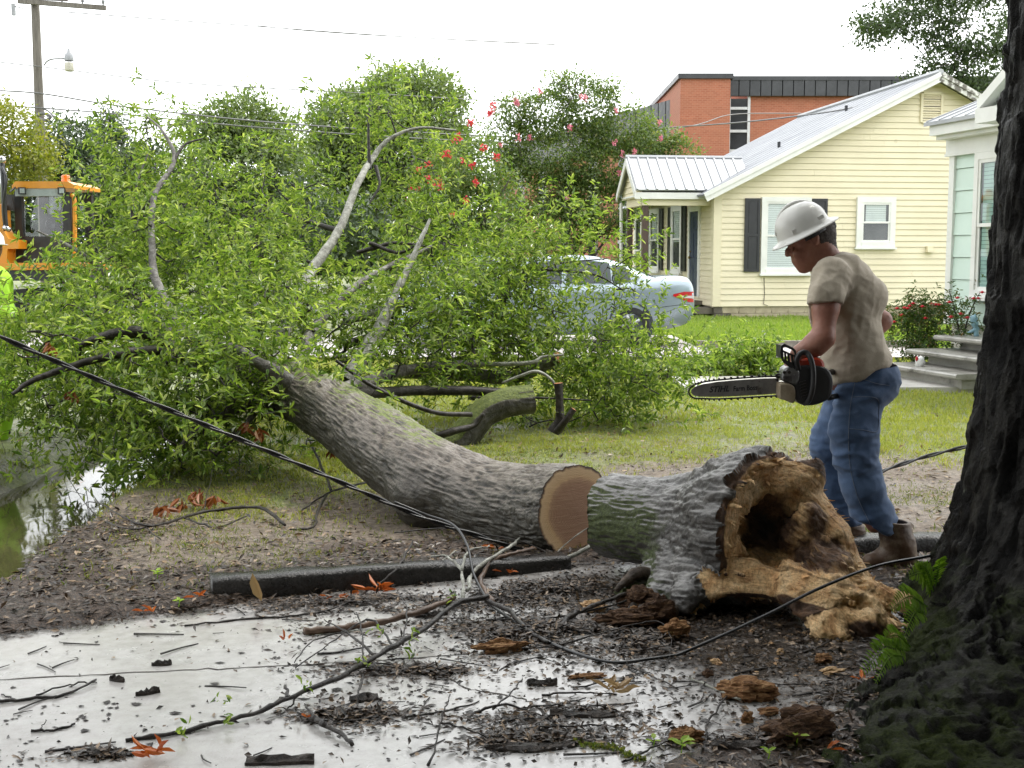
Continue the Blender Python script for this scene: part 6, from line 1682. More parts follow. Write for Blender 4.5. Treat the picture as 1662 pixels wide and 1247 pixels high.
# --- boots
def boot(dy, toe, heel, top0, top1, flop):
    g_ = SDF(np.array([toe[0] - .10, YM + dy - .15, -0.01]), np.array([max(heel[0], top1[0]) + .14, YM + dy + .15, top1[2] + .1]), .005)
    y = YM + dy
    ank = np.array([top0[0], y, .11])
    g_.chain([(np.array([toe[0] + .045, y - .005, .05]), .042), (np.array([(toe[0] + heel[0]) / 2 - .01, y, .065]), .05), (np.array([heel[0] - .045, y, .06]), .048)], .03, (1, 1.0, 1))
    g_.cone(np.array([(toe[0] + heel[0]) / 2 + .02, y, .08]), ank + [.01, 0, .02], .055, .062, .04)
    g_.chain([(ank + [.01, 0, .01], .062), ((ank + top1) / 2, .066), (top1, .080)], .04)
    g_.cut([0, 0, .018], [0, 0, -1]); g_.cut(top1 + [0, 0, .0], np.array(flop))
    g_.cone(top1 + [0, 0, .03], (ank + top1) / 2 + [0, 0, .03], .068, .05, .006, True)
    V, Q = g_.mesh(); N = vnormals(V, Q)
    w = np.exp(-((V[:, 2] - .15) / .05) ** 2)
    V = V + N * (0.003 * fbm(V * 18, 2, 5) + w * .007 * ridged(np.stack([V[:, 0] * 8, V[:, 1] * 8, V[:, 2] * 26 + V[:, 0] * 8], -1), 2, 6))[:, None]
    bo = mk('boot', V, [Q], M_bootl, man, True)
    s = B(); n = 22; out = []
    for k in range(n):
        a = 2 * math.pi * k / n; cx = (toe[0] + heel[0]) / 2; L = (heel[0] - toe[0]) / 2 + .012
        wv = .048 - .008 * math.cos(a * 2) - .006 * math.cos(a)
        out.append((cx + L * math.cos(a), y + wv * math.sin(a), 0.002))
    s.prism(out, (0, 0, .018)); s.box((heel[0] - .045, y, .012), (.075, .084, .03)); s.out('sole', M_sole, bo)
boot(-.13, P(1398, 920, YM - .13), P(1487, 920, YM - .13), P(1458, 885, YM - .13), P(1450, 845, YM - .13) + [0, 0, .0], (.10, 0, 1.0))
boot(.22, P(1318, 880, YM + .22), P(1396, 880, YM + .22), P(1376, 870, YM + .22), P(1372, 848, YM + .22), (.1, 0, 1.0))
# --- hard hat
hn = nrm(np.array([-.46, 0, .888])); hx = nrm(np.array([.888, 0, .46]))
hc = Q3(1306, 378)
ha = B()
ha.lathe([(0.0, .145), (.03, .143), (.058, .134), (.085, .112), (.102, .084), (.112, .048), (.115, .022), (.117, .014), (.143, .002), (.152, -.004), (.152, -.008), (.15, -.004), (.12, .006), (.11, .02), (.10, .07), (.06, .12), (0, .135)], hc, hn, 40, 1.12, hx)
hat = ha.out('hard_hat', M_hat, man, True)
rb = B(); rb.tube([hc + hn * (.149 * math.cos(a)) + hx * (.127 * math.sin(a)) for a in np.linspace(-1.25, 1.25, 15)], .011, 8)
rb.out('crown_ridge', M_hat, hat, True)
for s in (-1, 1):
    for a in (-.055, .075):
        c = B(); c.box(hc + hx * a + hn * .038 + np.array([0, s * (.111 - abs(a) * .25), 0]), (.034, .012, .016), (hx, np.array([0, 1.0, 0]), hn)); c.out('slot_lug', M_hat, hat)
c = B(); c.tube([hc + hx * (.102 * math.cos(a)) + np.array([0, .098 * math.sin(a), 0]) - hn * .018 for a in np.linspace(-1.9, 1.9, 17)], .013, 5); c.out('headband', M_blk, hat)
c = B(); kn = hc + hx * .128 - hn * .026; c.lathe([(0, .0), (.02, 0), (.024, .008), (.024, .024), (.018, .03), (0, .03)], kn - hx * .012, hx, 12); c.box(kn - hx * .02, (.03, .05, .03), (hx, np.array([0, 1.0, 0]), hn)); c.out('ratchet_knob', M_blk, hat)

# ================================================================== CHAINSAW
YS = YM - .27
def S2(px, py, d=0.0): return P(px, py, YS + d)
saw = empty('chainsaw', S2(1300, 650), 'orange topped chainsaw with a long grimy lettered bar held by the man', 'chainsaw')
M_bar = pm('grimy_bar_steel', (0.26, 0.25, 0.235), (0.17, 0.16, 0.15), 16, 0.45, 0.2, 70, metal=0.55, dirt=((0.06, 0.05, 0.04), 14, 0.56))
M_chain = pm('oily_chain', (0.02, 0.018, 0.016), (0.04, 0.035, 0.03), 40, 0.45, 0.2, 90, metal=0.5)
M_oran = pm('orange_red_cover', (0.48, 0.045, 0.018), (0.36, 0.035, 0.015), 10, 0.35, 0.05, 60, dirt=((0.10, 0.03, 0.02), 8, 0.58))
M_cream = pm('grimy_cream_cover', (0.36, 0.30, 0.21), (0.22, 0.17, 0.11), 14, 0.5, 0.15, 60, dirt=((0.09, 0.065, 0.04), 10, 0.52))
M_silver = pm('dirty_muffler_metal', (0.22, 0.22, 0.215), (0.10, 0.10, 0.10), 16, 0.35, 0.1, 60, metal=0.8)
outl = [(1264, 614), (1240, 614.5), (1200, 617), (1165, 620), (1140, 624), (1128, 628), (1122, 633), (1122, 638), (1126, 642), (1135, 644), (1160, 644.5), (1200, 643), (1240, 640.5), (1264, 639)]
bb = B(); bb.prism([S2(x, y, -.003) for x, y in outl], (0, .006, 0)); bar = bb.out('guide_bar', M_bar, saw)
loop = spline([(1270, 611), (1240, 611.5), (1200, 614), (1165, 617), (1140, 620.5), (1125, 626), (1118.5, 633), (1119, 640), (1126, 646), (1140, 647), (1165, 647.5), (1200, 646), (1240, 643.5), (1270, 642)], 7)
cb = B(); tot = 0
for k, ((x0, y0), (x1, y1)) in enumerate(zip(loop[:-1], loop[1:])):
    a, c = S2(x0, y0), S2(x1, y1); m = (a + c) / 2; L = np.linalg.norm(c - a)
    ax = nrm(c - a); nn = np.array([-ax[2], 0, ax[0]]); nn = nn * np.sign(np.dot(nn, m - S2(1195, 631)))
    cb.box(m, (L * .92, .009, .007), (ax, np.array([0, 1.0, 0]), nn))
    if k % 2 == 0:
        cb.prism([m - ax * L * .4 + nn * .003 - [0, .004, 0], m + ax * L * .35 + nn * .003 - [0, .004, 0], m + ax * L * .3 + nn * .010 - [0, .004, 0], m - ax * L * .25 + nn * .008 - [0, .004, 0]], (0, .008, 0))
cb.out('saw_chain', M_chain, saw)
def lettering(txt, p, size, shear, mat, parent, name, bold=0.0, sx=1.0):
    cu = bpy.data.curves.new(name, 'FONT'); cu.body = txt; cu.size = size; cu.shear = shear; cu.extrude = 0.0006; cu.offset = bold; cu.space_character = 1.02
    o = bpy.data.objects.new(name, cu); COL.objects.link(o); dg = bpy.context.evaluated_depsgraph_get()
    me = bpy.data.meshes.new_from_object(o.evaluated_get(dg)); COL.objects.unlink(o); bpy.data.objects.remove(o)
    co = np.empty(len(me.vertices) * 3, np.float32); me.vertices.foreach_get('co', co); co = co.reshape(-1, 3)
    a = math.radians(3.2)
    co[:, 0] *= sx
    x = co[:, 0] * math.cos(a) - co[:, 1] * math.sin(a); z = co[:, 0] * math.sin(a) + co[:, 1] * math.cos(a)
    w = np.stack([p[0] + x, np.full(len(x), p[1]) - co[:, 2], p[2] + z], -1) - WL[parent.name]
    me.vertices.foreach_set('co', w.astype(np.float32).ravel()); me.update()
    me.materials.clear()
    return link(name, me, mat, parent)
M_ink = pm('black_bar_print', (0.010, 0.010, 0.010), (0.02, 0.02, 0.02), 30, 0.6, 0.0, 60)
lettering('STIHL', S2(1151, 637, -.0042), .037, 0.32, M_ink, bar, 'lettering', .0012, .95)
lettering('Farm Boss', S2(1190, 635, -.0042), .032, 0.06, M_ink, bar, 'lettering', .0008, .80)
def rbox(name, poly, y0, y1, mat, bev=0.012, parent=None):
    """rounded pressed shell from a side outline"""
    pts = np.array([S2(x, y) for x, y in poly]); c = pts.mean(0); n = len(pts)
    lay = [(y0, .82), (y0 + bev * .4, .94), (y0 + bev, 1.0), (y1 - bev, 1.0), (y1 - bev * .4, .94), (y1, .82)]
    V, Fs = [], []
    for y, s in lay:
        for p in pts: q = c + (p - c) * s; V.append((q[0], YS + y, q[2]))
    for i in range(len(lay) - 1):
        for k in range(n): Fs.append((i * n + k, i * n + (k + 1) % n, (i + 1) * n + (k + 1) % n, (i + 1) * n + k))
    Fs.append(tuple(range(n - 1, -1, -1))); Fs.append(tuple(range((len(lay) - 1) * n, len(lay) * n)))
    return mk(name, V, Fs, mat, parent or saw)
def rnd(poly, per=4): p = list(poly); return [tuple(x) for x in spline(p + [p[0]], per)[:-1]]
rbox('engine_body', rnd([(1285, 600), (1300, 592), (1335, 595), (1348, 612), (1346, 640), (1332, 652), (1310, 657), (1292, 652), (1284, 630)]), -.045, .13, M_blk)
cc_ = rbox('bar_cover', rnd([(1260, 620), (1272, 620), (1284, 625), (1287, 638), (1284, 652), (1270, 648), (1260, 643)]), -.062, .02, M_cream)
mf = rbox('muffler', rnd([(1266, 606), (1271, 597), (1282, 593), (1293, 598), (1294, 614), (1289, 624), (1277, 621), (1266, 616)]), -.05, .06, M_silver)
for k in range(3):
    q = B(); q.box(S2(1278, 612 + 3.2 * k, -.052), (.04, .006, .004)); q.out('cooling_fin', M_chain, mf)
for x in (1273, 1281):
    q = B(); q.lathe([(0, .004), (.007, .004), (.008, 0)], S2(x, 604.5, -.051), (0, -1, 0), 10); q.out('bolt', M_chain, mf)
q = rbox('top_cover', rnd([(1293, 588), (1300, 583), (1318, 580), (1333, 584), (1337, 600), (1330, 612), (1305, 612), (1294, 604)]), -.03, .11, M_oran)
q = B(); q.tube(spline([S2(1296, 600, -.05), S2(1293, 585, -.065), S2(1299, 574, -.06), S2(1309, 573, -.06), S2(1316, 583, -.075), S2(1320, 603, -.08), S2(1319, 630, -.08), S2(1313, 650, -.06), S2(1305, 655, -.03)], 6), .0125, 9); q.tube(spline([S2(1296, 578, -.06), S2(1293, 580, .05), S2(1300, 590, .16), S2(1305, 620, .15)], 6), .0115, 8); q.out('front_handle', M_blk, saw, True)
# hand guard: a frame with an open window and ribs
gd = B(); gy = -.055
fr = [[(1268, 561), (1273, 558), (1288, 565), (1292, 570), (1290, 574), (1287, 569), (1274, 563), (1271, 565)], [(1268, 561), (1271, 565), (1270, 574), (1272, 583), (1268, 582), (1266, 572)], [(1290, 574), (1292, 570), (1293, 590), (1290, 600), (1286, 596), (1289, 586)],
      [(1268, 568), (1270, 568), (1290, 577), (1290, 580), (1269, 571)], [(1268, 582), (1272, 583), (1289, 590), (1286, 598), (1281, 596), (1272, 589)]]
for x0, y0, x1, y1 in ((1273, 571, 1274, 584), (1278, 573, 1279.5, 587), (1284, 576, 1285.5, 590)): fr.append([(x0, y0), (x0 + 3, y0 + 1), (x1 + 3, y1 + 1), (x1, y1)])
for poly in fr: gd.prism([S2(x, y, gy) for x, y in poly], (0, .012, 0))
gd.prism([S2(x, y, gy + .013) for x, y in [(1268, 561), (1271, 562), (1272, 583), (1268, 582)]], (0, .11, 0))
gd.out('hand_guard', M_blk, saw)
q = B(); q.tube(spline([S2(1336, 608, .05), S2(1352, 604, .17), S2(1366, 610, .24), S2(1376, 622, .25), S2(1372, 638, .2), S2(1345, 646, .08)], 6), .014, 8); q.out('rear_handle', M_blk, saw, True)
q = B()
for k in range(4):
    z = 602 + k * 4.5; q.prism([S2(1262, z, -.01), S2(1258, z + 1.5, -.01), S2(1262, z + 3.5, -.01), S2(1268, z + 2, -.01)], (0, .005, 0))
q.out('bumper_spike', M_chain, saw)
q = B()
for k in range(6): q.box(S2(1303 + k * 0.6, 620 + k * 4.6, -.048), (.03, .006, .005), (np.array([.96, 0, .28]), np.array([0, 1.0, 0]), np.array([-.28, 0, .96])))
q.out('starter_grille', M_chain, saw)

# ================================================================== MAN IN HI-VIS AT THE LEFT EDGE
M_hiv = pm('fluorescent_cloth', (0.42, 0.78, 0.03), (0.36, 0.66, 0.03), 6, 0.7, 0.2, 40)
M_refl = pm('grey_reflective_band', (0.32, 0.34, 0.34), (0.24, 0.26, 0.26), 20, 0.4, 0.1, 90)
YH = 10.1
hv_ = empty('person', P(-14, 700, YH) * [1, 1, 0], 'worker in fluorescent yellow clothing half hidden by leaves at the left edge', 'person')
def H2(px, py, d=0.0): return P(px + 6, py, YH + d)
g = SDF(H2(-90, 760) - [.2, .35, 0], H2(60, 330) + [.1, .35, .2], .014)
g.ell(H2(-22, 402), (.095, .085, .12), .02); g.cone(H2(-22, 415), H2(-22, 445), .055, .07, .03)
g.ell(H2(-8, 403), (.022, .014, .018), .01); g.ell(H2(-22, 402, -.085), (.02, .012, .03), .006)
g.chain([(H2(-22, 460), .12), (H2(-24, 540), .13), (H2(-24, 590), .12)], .05, (1, .75, 1))
for s, dx in ((-1, 3), (1, -3)):
    g.chain([(H2(-16, 462, .17 * s), .06), (H2(-2 + dx, 520, .22 * s), .05), (H2(22, 560, .15 * s), .04), (H2(26, 566, .14 * s), .035)], .03)
    for k in range(4):
        q0 = H2(27, 566, .14 * s) + np.array([.01, 0, -.02 * k + .02]); g.chain([(q0, .012), (q0 + [.05, 0, -.02], .011), (q0 + [.06, 0, -.05], .009)], .006)
    g.chain([(H2(-22, 600, .09 * s), .085), (H2(-14 + 2 * dx, 668, .1 * s), .06), (H2(-20, 735, .1 * s), .045)], .04)
V, Q = g.mesh(); mk('body', V, [Q], M_skin, hv_, True)
g = SDF(H2(-90, 760) - [.2, .4, 0], H2(60, 430) + [.15, .4, .2], .014)
g.chain([(H2(-24, 462), .17), (H2(-24, 540), .185), (H2(-24, 600), .18)], .05, (1, .75, 1))
for s, dx in ((-1, 3), (1, -3)):
    g.chain([(H2(-14, 468, .17 * s), .10), (H2(2 + dx, 515, .22 * s), .085), (H2(16, 550, .17 * s), .06)], .04)
    g.chain([(H2(-22, 600, .09 * s), .13), (H2(-8 + 3 * dx, 640, .1 * s), .115), (H2(-16, 720, .1 * s), .095)], .04)
V, Q = g.mesh(); N = vnormals(V, Q); V = V + N * (.012 * ridged(V * np.array([6, 6, 9]), 2, 3))[:, None]
mk('overalls', V, [Q], M_hiv, hv_, True)
q = B()
for py, r in ((500, .185), (560, .19)):
    q.lathe([(r + .012, -.03), (r + .022, 0), (r + .012, .03)], H2(-24, py), (0, 0, 1), 20, 1.0)
    q.f = q.f
for s in (-1, 1): q.lathe([(.078, -.03), (.09, 0), (.078, .03)], H2(8, 525, .2 * s), nrm(H2(16, 550) - H2(0, 505)), 14)
q.out('reflective_band', M_refl, hv_, True)
q = B(); q.lathe([(0, .12), (.06, .105), (.10, .06), (.112, 0), (.14, -.004), (.112, -.012)], H2(-22, 394), (0.1, 0, 1), 20); q.out('hard_hat', M_hat, hv_, True)
for s in (-1, 1):
    q = B(); q.sphere(H2(-14, 742, .1 * s) * [1, 1, 0] + [0, 0, .06], (.14, .055, .065), 10, 6); q.out('boot', M_sole, hv_, True)
# ================================================================== CARS
M_car = pm('pale_blue_car_paint', (0.30, 0.37, 0.42), (0.27, 0.33, 0.38), 0.6, 0.25, 0.0, 10, coat=0.8, metal=0.25)
M_car2 = pm('silver_blue_car_paint', (0.27, 0.33, 0.38), (0.24, 0.30, 0.35), 0.6, 0.3, 0.0, 10, coat=0.7, metal=0.3)
M_tyre = pm('tyre_rubber', (0.012, 0.012, 0.012), (0.022, 0.022, 0.021), 9, 0.8, 0.2, 60)
M_rim = pm('wheel_alloy', (0.42, 0.43, 0.44), (0.34, 0.35, 0.36), 5, 0.3, 0.05, 30, metal=0.7)
M_lampred = pm('red_lamp_lens', (0.55, 0.012, 0.02), (0.42, 0.01, 0.016), 12, 0.15, 0.02, 60, coat=0.6)
M_lampclr = pm('clear_lamp_lens', (0.62, 0.60, 0.60), (0.5, 0.46, 0.46), 14, 0.12, 0.02, 60, coat=0.6)
M_carglass = glassmat('car_glass', (0.022, 0.030, 0.032), 0.03)
M_seam = pm('panel_gap', (0.05, 0.06, 0.07), (0.04, 0.05, 0.06), 9, 0.6, 0.0, 30)
# stations from nose (0) to tail: s, bottom, shoulder, deck height, half width at sill, half width at shoulder, half width at deck
CARST = [(0.02, .38, .52, .60, .50, .58, .40), (0.10, .25, .56, .68, .70, .76, .60), (0.35, .20, .66, .79, .80, .84, .72), (0.8, .19, .73, .87, .86, .89, .76), (1.3, .19, .80, .94, .87, .91, .78), (1.9, .19, .86, .97, .88, .915, .80), (2.6, .19, .89, .98, .88, .915, .80),
         (3.3, .19, .92, 1.0, .88, .915, .80), (3.9, .21, .95, 1.05, .87, .905, .78), (4.3, .25, .97, 1.10, .84, .88, .74), (4.6, .31, .97, 1.11, .79, .84, .69), (4.74, .36, .93, 1.08, .74, .80, .64), (4.80, .42, .80, .95, .70, .75, .58), (4.81, .50, .66, .78, .64, .70, .5)]
def car(origin, heading, paint, label, group, name='parked_car'):
    """heading: unit vector towards the nose"""
    hd = nrm(heading); sd = np.array([hd[1], -hd[0], 0.0]); org = np.array(origin, float)
    LN = 4.8
    def C3(s, w, z): return org + hd * (LN / 2 - s) + sd * w + np.array([0, 0, z])
    root = empty(name, org, label, 'car', group)
    st_ = spline(CARST, 4); V, Fs = [], []
    def sec(a):
        s, zb, zs, zd, wb, ws, wd = a
        half = [(wb * .82, zb), (wb, zb + .07), (wb + (ws - wb) * .7, (zb * .55 + zs * .45)), (ws, zs - .09), (ws * .985, zs), (ws * .95, zs + (zd - zs) * .55), (wd, zd - .012), (wd * .55, zd + .012), (0, zd + .02)]
        return [(w, z) for w, z in half] + [(-w, z) for w, z in half[-2::-1]]
    ns = None
    for a in st_:
        q = sec(a); ns = len(q); V += [C3(a[0], w, z) for w, z in q]
    m = len(st_)
    WH = [(0.95, .32), (3.72, .32)]
    for i in range(m - 1):
        for k in range(ns - 1):
            Fs.append((i * ns + k, (i + 1) * ns + k, (i + 1) * ns + k + 1, i * ns + k + 1))
    Fs.append(tuple(range(ns))[::-1]); Fs.append(tuple(range((m - 1) * ns, m * ns)))
    mk('body', V, Fs, paint, root, True)
    # greenhouse
    GH = [(1.25, .95, .96, .76), (1.75, 1.22, .97, .66), (2.15, 1.40, .98, .60), (2.7, 1.455, .985, .585), (3.2, 1.44, .99, .58), (3.65, 1.33, 1.0, .60), (4.0, 1.18, 1.04, .64), (4.25, 1.09, 1.07, .68)]
    gq = spline(GH, 4); V, Fs = [], []
    for s, zt, zb, wt in gq:
        wb = .80 - .1 * max(0, (s - 3.9)) - .08 * max(0, 1.6 - s)
        for w, z in ((wb, zb - .03), (wb * .45 + wt * .55 + .012, zb * .45 + zt * .55), (wt, zt - .035), (wt * .8, zt - .004), (0, zt + .012), (-wt * .8, zt - .004), (-wt, zt - .035), (-(wb * .45 + wt * .55) - .012, zb * .45 + zt * .55), (-wb, zb - .03)): V.append(C3(s, w, z))
    m = len(gq)
    for i in range(m - 1):
        for k in range(8): Fs.append((i * 9 + k, (i + 1) * 9 + k, (i + 1) * 9 + k + 1, i * 9 + k + 1))
    mk('roof', V, Fs, paint, root, True)
    def gw(s, f):     # point on the greenhouse side at height fraction f, pushed 8 mm out
        i = np.interp(s, gq[:, 0], np.arange(len(gq))); a = gq[int(i)] + (gq[min(int(i) + 1, len(gq) - 1)] - gq[int(i)]) * (i - int(i))
        wb = .80 - .1 * max(0, (s - 3.9)) - .08 * max(0, 1.6 - s); wm = wb * .45 + a[3] * .55 + .012
        z0, zm, z1 = a[2] - .03, a[2] * .45 + a[1] * .55, a[1] - .035
        z = z0 + (z1 - z0) * f
        w = wb + (wm - wb) * (z - z0) / (zm - z0) if z < zm else wm + (a[3] - wm) * (z - zm) / (z1 - zm)
        return w + .014, z
    for sgn in (-1, 1):
        for s0, s1, c0, c1 in ((1.62, 2.62, .0, 1), (2.70, 3.42, 1, 1), (3.46, 3.74, 1, .3)):
            b = B(); n = 9; top, bot = [], []
            for k in range(n):
                s = s0 + (s1 - s0) * k / (n - 1); lim_ = min(.92, max(.16, (np.interp(s, gq[:, 0], gq[:, 1]) - np.interp(s, gq[:, 0], gq[:, 2])) / .47 * .92))
                w, z = gw(s, .12); bot.append(C3(s, sgn * w, z)); w, z = gw(s, .90 if lim_ > .5 else .8); top.append(C3(s, sgn * w, z))
            rows = []
            for f_ in (.12, .3, .5, .7, .9):
                rows += [C3(s0 + (s1 - s0) * k / (n - 1), sgn * gw(s0 + (s1 - s0) * k / (n - 1), f_)[0], gw(s0 + (s1 - s0) * k / (n - 1), f_)[1]) for k in range(n)]
            b.add(rows, [(i * n + k, i * n + k + 1, (i + 1) * n + k + 1, (i + 1) * n + k) for i in range(4) for k in range(n - 1)])
            b.out('side_window', M_carglass, root, True)
    for (sa_, sb_, nm_) in ((1.42, 2.02, 'windscreen'), (3.72, 4.16, 'rear_window')):
        b = B(); n = 7; A, Bq = [], []
        for k in range(n):
            f = -1 + 2 * k / (n - 1)
            for (s, L_) in ((sa_, A), (sb_, Bq)):
                i = np.interp(s, gq[:, 0], np.arange(len(gq))); a = gq[int(i)] + (gq[min(int(i) + 1, len(gq) - 1)] - gq[int(i)]) * (i - int(i))
                L_.append(C3(s, f * a[3] * .86, a[1] + .022 - .010 * abs(f) - .014 * f * f))
        b.add(A + Bq, [(k, k + 1, n + k + 1, n + k) for k in range(n - 1)]); b.add([p - [0, 0, .006] for p in A + Bq], [(k, n + k, n + k + 1, k + 1) for k in range(n - 1)]); b.out(nm_, M_carglass, root, True)
    for s, _ in WH:
        for sgn in (-1, 1):
            w = B(); w.lathe([(.20, -.10), (.30, -.105), (.325, -.07), (.325, .07), (.30, .105), (.20, .10)], C3(s, sgn * .80, .325), sd, 28); wo = w.out('wheel', M_tyre, root, True)
            r = B(); r.lathe([(0, .085), (.05, .09), (.06, .07), (.17, .082), (.205, .095), (.205, .06)], C3(s, sgn * .80, .325), sd * sgn, 24)
            for k in range(5):
                a = k * 2 * math.pi / 5; dd = hd * math.cos(a) + np.array([0, 0, math.sin(a)]); r.box(C3(s, sgn * .885, .325) + dd * .12, (.17, .03, .05), (dd, sd, np.cross(dd, sd)))
            r.out('rim', M_rim, wo, True)
            ar = B(); ar.lathe([(.345, -.002), (.372, .004), (.372, -.05), (.345, -.05)], C3(s, sgn * .905, .335), sd * sgn, 28); ar.lathe([(0, -.01), (.345, -.01)], C3(s, sgn * .905, .335), sd * sgn, 28); ar.out('wheel_arch', M_seam, root)
    for sgn in (-1, 1):
        def sidept(s, z, off=.006):
            a = [np.interp(s, st_[:, 0], st_[:, j]) for j in range(7)]; q = sec([s] + a[1:])[:9]
            zs_ = [p[1] for p in q]; ws_ = [p[0] for p in q]
            return C3(s, sgn * (np.interp(z, zs_, ws_) + off), z)
        def grid(s0, s1, zf, nm_, mt, off, tw=0.0, n=9):
            b = B(); P0, P1 = [], []
            for k in range(n):
                t = k / (n - 1); s = s0 + (s1 - s0) * t; z0, z1 = zf(t); P0.append(sidept(s, z0, off)); P1.append(sidept(s, z1, off))
            b.add(P0 + P1, [(k, k + 1, n + k + 1, n + k) for k in range(n - 1)]); b.add([p - sd * sgn * .01 for p in P0 + P1], [(k, n + k, n + k + 1, k + 1) for k in range(n - 1)]); return b.out(nm_, mt, root, True)
        tl = grid(4.42, 4.785, lambda t: (.80 - .10 * min(1, t * 1.3), .83 + .04 * min(1, t * 2)), 'taillight', M_lampred, .010)
        b = B(); P0, P1 = [], []
        for k in range(6):
            t = k / 5; s = 4.56 + .22 * t; P0.append(sidept(s, .772 - .01 * t, .014)); P1.append(sidept(s, .808 - .005 * t, .014))
        b.add(P0 + P1, [(k, k + 1, 6 + k + 1, 6 + k) for k in range(5)]); b.out('reverse_lens', M_lampclr, tl, True)
        grid(.12, .48, lambda t: (.56 + .06 * t, .60 + .12 * t), 'headlight', M_lampclr, .012)
        for pts in ([(1.55, .25), (1.50, .5), (1.62, .86)], [(2.66, .25), (2.66, .6), (2.68, .9)], [(3.38, .5), (3.52, .72), (3.62, .93)], [(4.18, .62), (4.50, .655), (4.72, .66)]):
            q = [sidept(s, z, .0015) for s, z in spline(pts, 5)]; v, f = tube_np(q, .0045, 4); mk('panel_seam', v, f, M_seam, root)
        for s in (2.36, 3.2):
            b = B(); b.box(sidept(s, .80, .014), (.17, .022, .03), (hd, sd, (0, 0, 1))); b.out('door_handle', paint, root)
        b = B(); b.sphere(C3(1.68, sgn * .98, .99), (.10, .09, .07), 10, 6); b.out('wing_mirror', paint, root, True)
    return root
hd_ = nrm(np.array([-0.985, -0.13, 0]))
rear = P(1107, 470, 20.6)
car(np.array([rear[0], 20.75, 0.05]) + hd_ * 2.38, hd_, M_car, 'pale blue sedan parked beyond the fallen crown, its red tail lamp clear of the leaves', 'cars parked behind the fallen tree')
car(np.array([P(762, 440, 23.0)[0], 24.0, 0.05]), nrm(np.array([-.4, -1.0, 0])), M_car2, 'grey blue car almost hidden behind the leaves left of the sedan', 'cars parked behind the fallen tree')

# ================================================================== DIGGER
YD = 29.0
def D3(px, py, d=0.0): return P(px, py, YD + d)
M_org = pm('digger_orange', (0.72, 0.31, 0.02), (0.62, 0.25, 0.016), 2, 0.35, 0.08, 30, dirt=((0.2, 0.1, 0.03), 4, 0.62))
M_cab = pm('cab_black', (0.016, 0.017, 0.019), (0.028, 0.029, 0.031), 3, 0.45, 0.08, 30)
M_cabtop = pm('cab_pale_visor', (0.36, 0.42, 0.42), (0.28, 0.34, 0.34), 3, 0.3, 0.03, 30)
M_beacon = pm('amber_beacon', (0.80, 0.17, 0.01), (0.66, 0.12, 0.01), 8, 0.25, 0.05, 30)
M_chrome = pm('hydraulic_chrome', (0.5, 0.5, 0.5), (0.4, 0.4, 0.4), 8, 0.2, 0.02, 30, metal=0.9)
dg_ = empty('digger', D3(70, 500) * [1, 1, 0], 'orange and black digger cab behind the fallen crown at the left', 'digger')
x0, x1 = D3(28, 400)[0], D3(118, 400)[0]; zt, zb = D3(70, 312)[2], D3(70, 425)[2]
for x in (x0 + .09, x1 - .09):
    for d in (0, 1.5):
        b = B(); b.box((x, YD + d, (zt + zb) / 2), (.17, .16, zt - zb), None); b.out('cab_post', M_cab, dg_)
zw0 = D3(70, 384)[2]
b = B(); b.box(((x0 + x1) / 2, YD, (zb + zw0) / 2), (x1 - x0 - .34, .14, zw0 - zb)); b.box(((x0 + x1) / 2, YD + .75, zb - .1), (x1 - x0, 1.7, .2)); b.out('cab_front', M_cab, dg_)
b = B(); b.box(((x0 + x1) / 2, YD + 0.0, (zw0 + zt) / 2 - .06), (x1 - x0 - .345, .02, zt - zw0 - .12)); b.out('windscreen', M_pane, dg_)
b = B(); b.box(((x0 + x1) / 2, YD + 1.55, (zw0 + zt) / 2), (x1 - x0 - .345, .03, zt - zw0)); b.out('rear_window', M_pane, dg_)
b = B(); b.box(((x0 + x1) / 2, YD + .95, zb + .75), (.55, .16, .8)); b.box(((x0 + x1) / 2, YD + .75, zb + .4), (.55, .5, .14)); b.out('seat', M_cab, dg_)
b = B(); b.tube([((x0 + x1) / 2 + .1 + .18 * math.cos(a), YD + .35 + .1 * math.sin(a), zw0 + .32 + .14 * math.sin(a)) for a in np.linspace(0, 6.28, 15)], .02, 5); b.tube([((x0 + x1) / 2 + .1, YD + .35, zw0 + .3), ((x0 + x1) / 2 + .1, YD + .1, zw0 - .2)], .03, 5); b.out('steering_wheel', M_cab, dg_)
b = B(); b.box(((x0 + x1) / 2 - .06, YD - .04, zt + .02), (x1 - x0 - .2, .12, .24)); b.out('visor', M_cabtop, dg_)
b = B(); V_ = [(x0 - .02, zt + .14), (x0 + .06, zt + .24), (x1 - .02, zt + .24), (x1 + .12, zt + .16), (x1 + .12, zt + .08), (x0 - .02, zt + .08)]
b.prism([(x, YD - .12, z) for x, z in V_], (0, 1.85, 0)); b.out('cab_roof', M_org, dg_)
for px in (36, 100):
    b = B(); b.box(D3(px, 310, -.13), (.15, .1, .16)); wl = b.out('work_light', M_cab, dg_); b = B(); b.box(D3(px, 310, -.185), (.11, .01, .11)); b.out('lens', M_cabtop, wl)
b = B(); b.lathe([(.115, 0), (.115, .05), (.10, .06), (.095, .2), (.07, .225), (0, .23)], D3(107, 300, .2), (0, 0, 1), 14); b.out('beacon', M_beacon, dg_, True)
b = B(); b.tube(spline([D3(114, 316), D3(120, 322), D3(121, 345), D3(121, 400), D3(119, 425)], 4), .055, 7); b.out('grab_rail', M_org, dg_, True)
b = B(); b.box(D3(14, 329, -.3), (.22, .1, .36)); b.tube([D3(16, 312, -.3), D3(30, 300, 0)], .02, 5); b.out('mirror', M_cab, dg_)
b = B(); b.prism([D3(x, y, -.6) for x, y in ((-10, 330), (2, 332), (4, 372), (14, 388), (30, 390), (30, 404), (12, 404), (10, 440), (-10, 440))], (0, .5, 0)); b.out('boom', M_org, dg_)
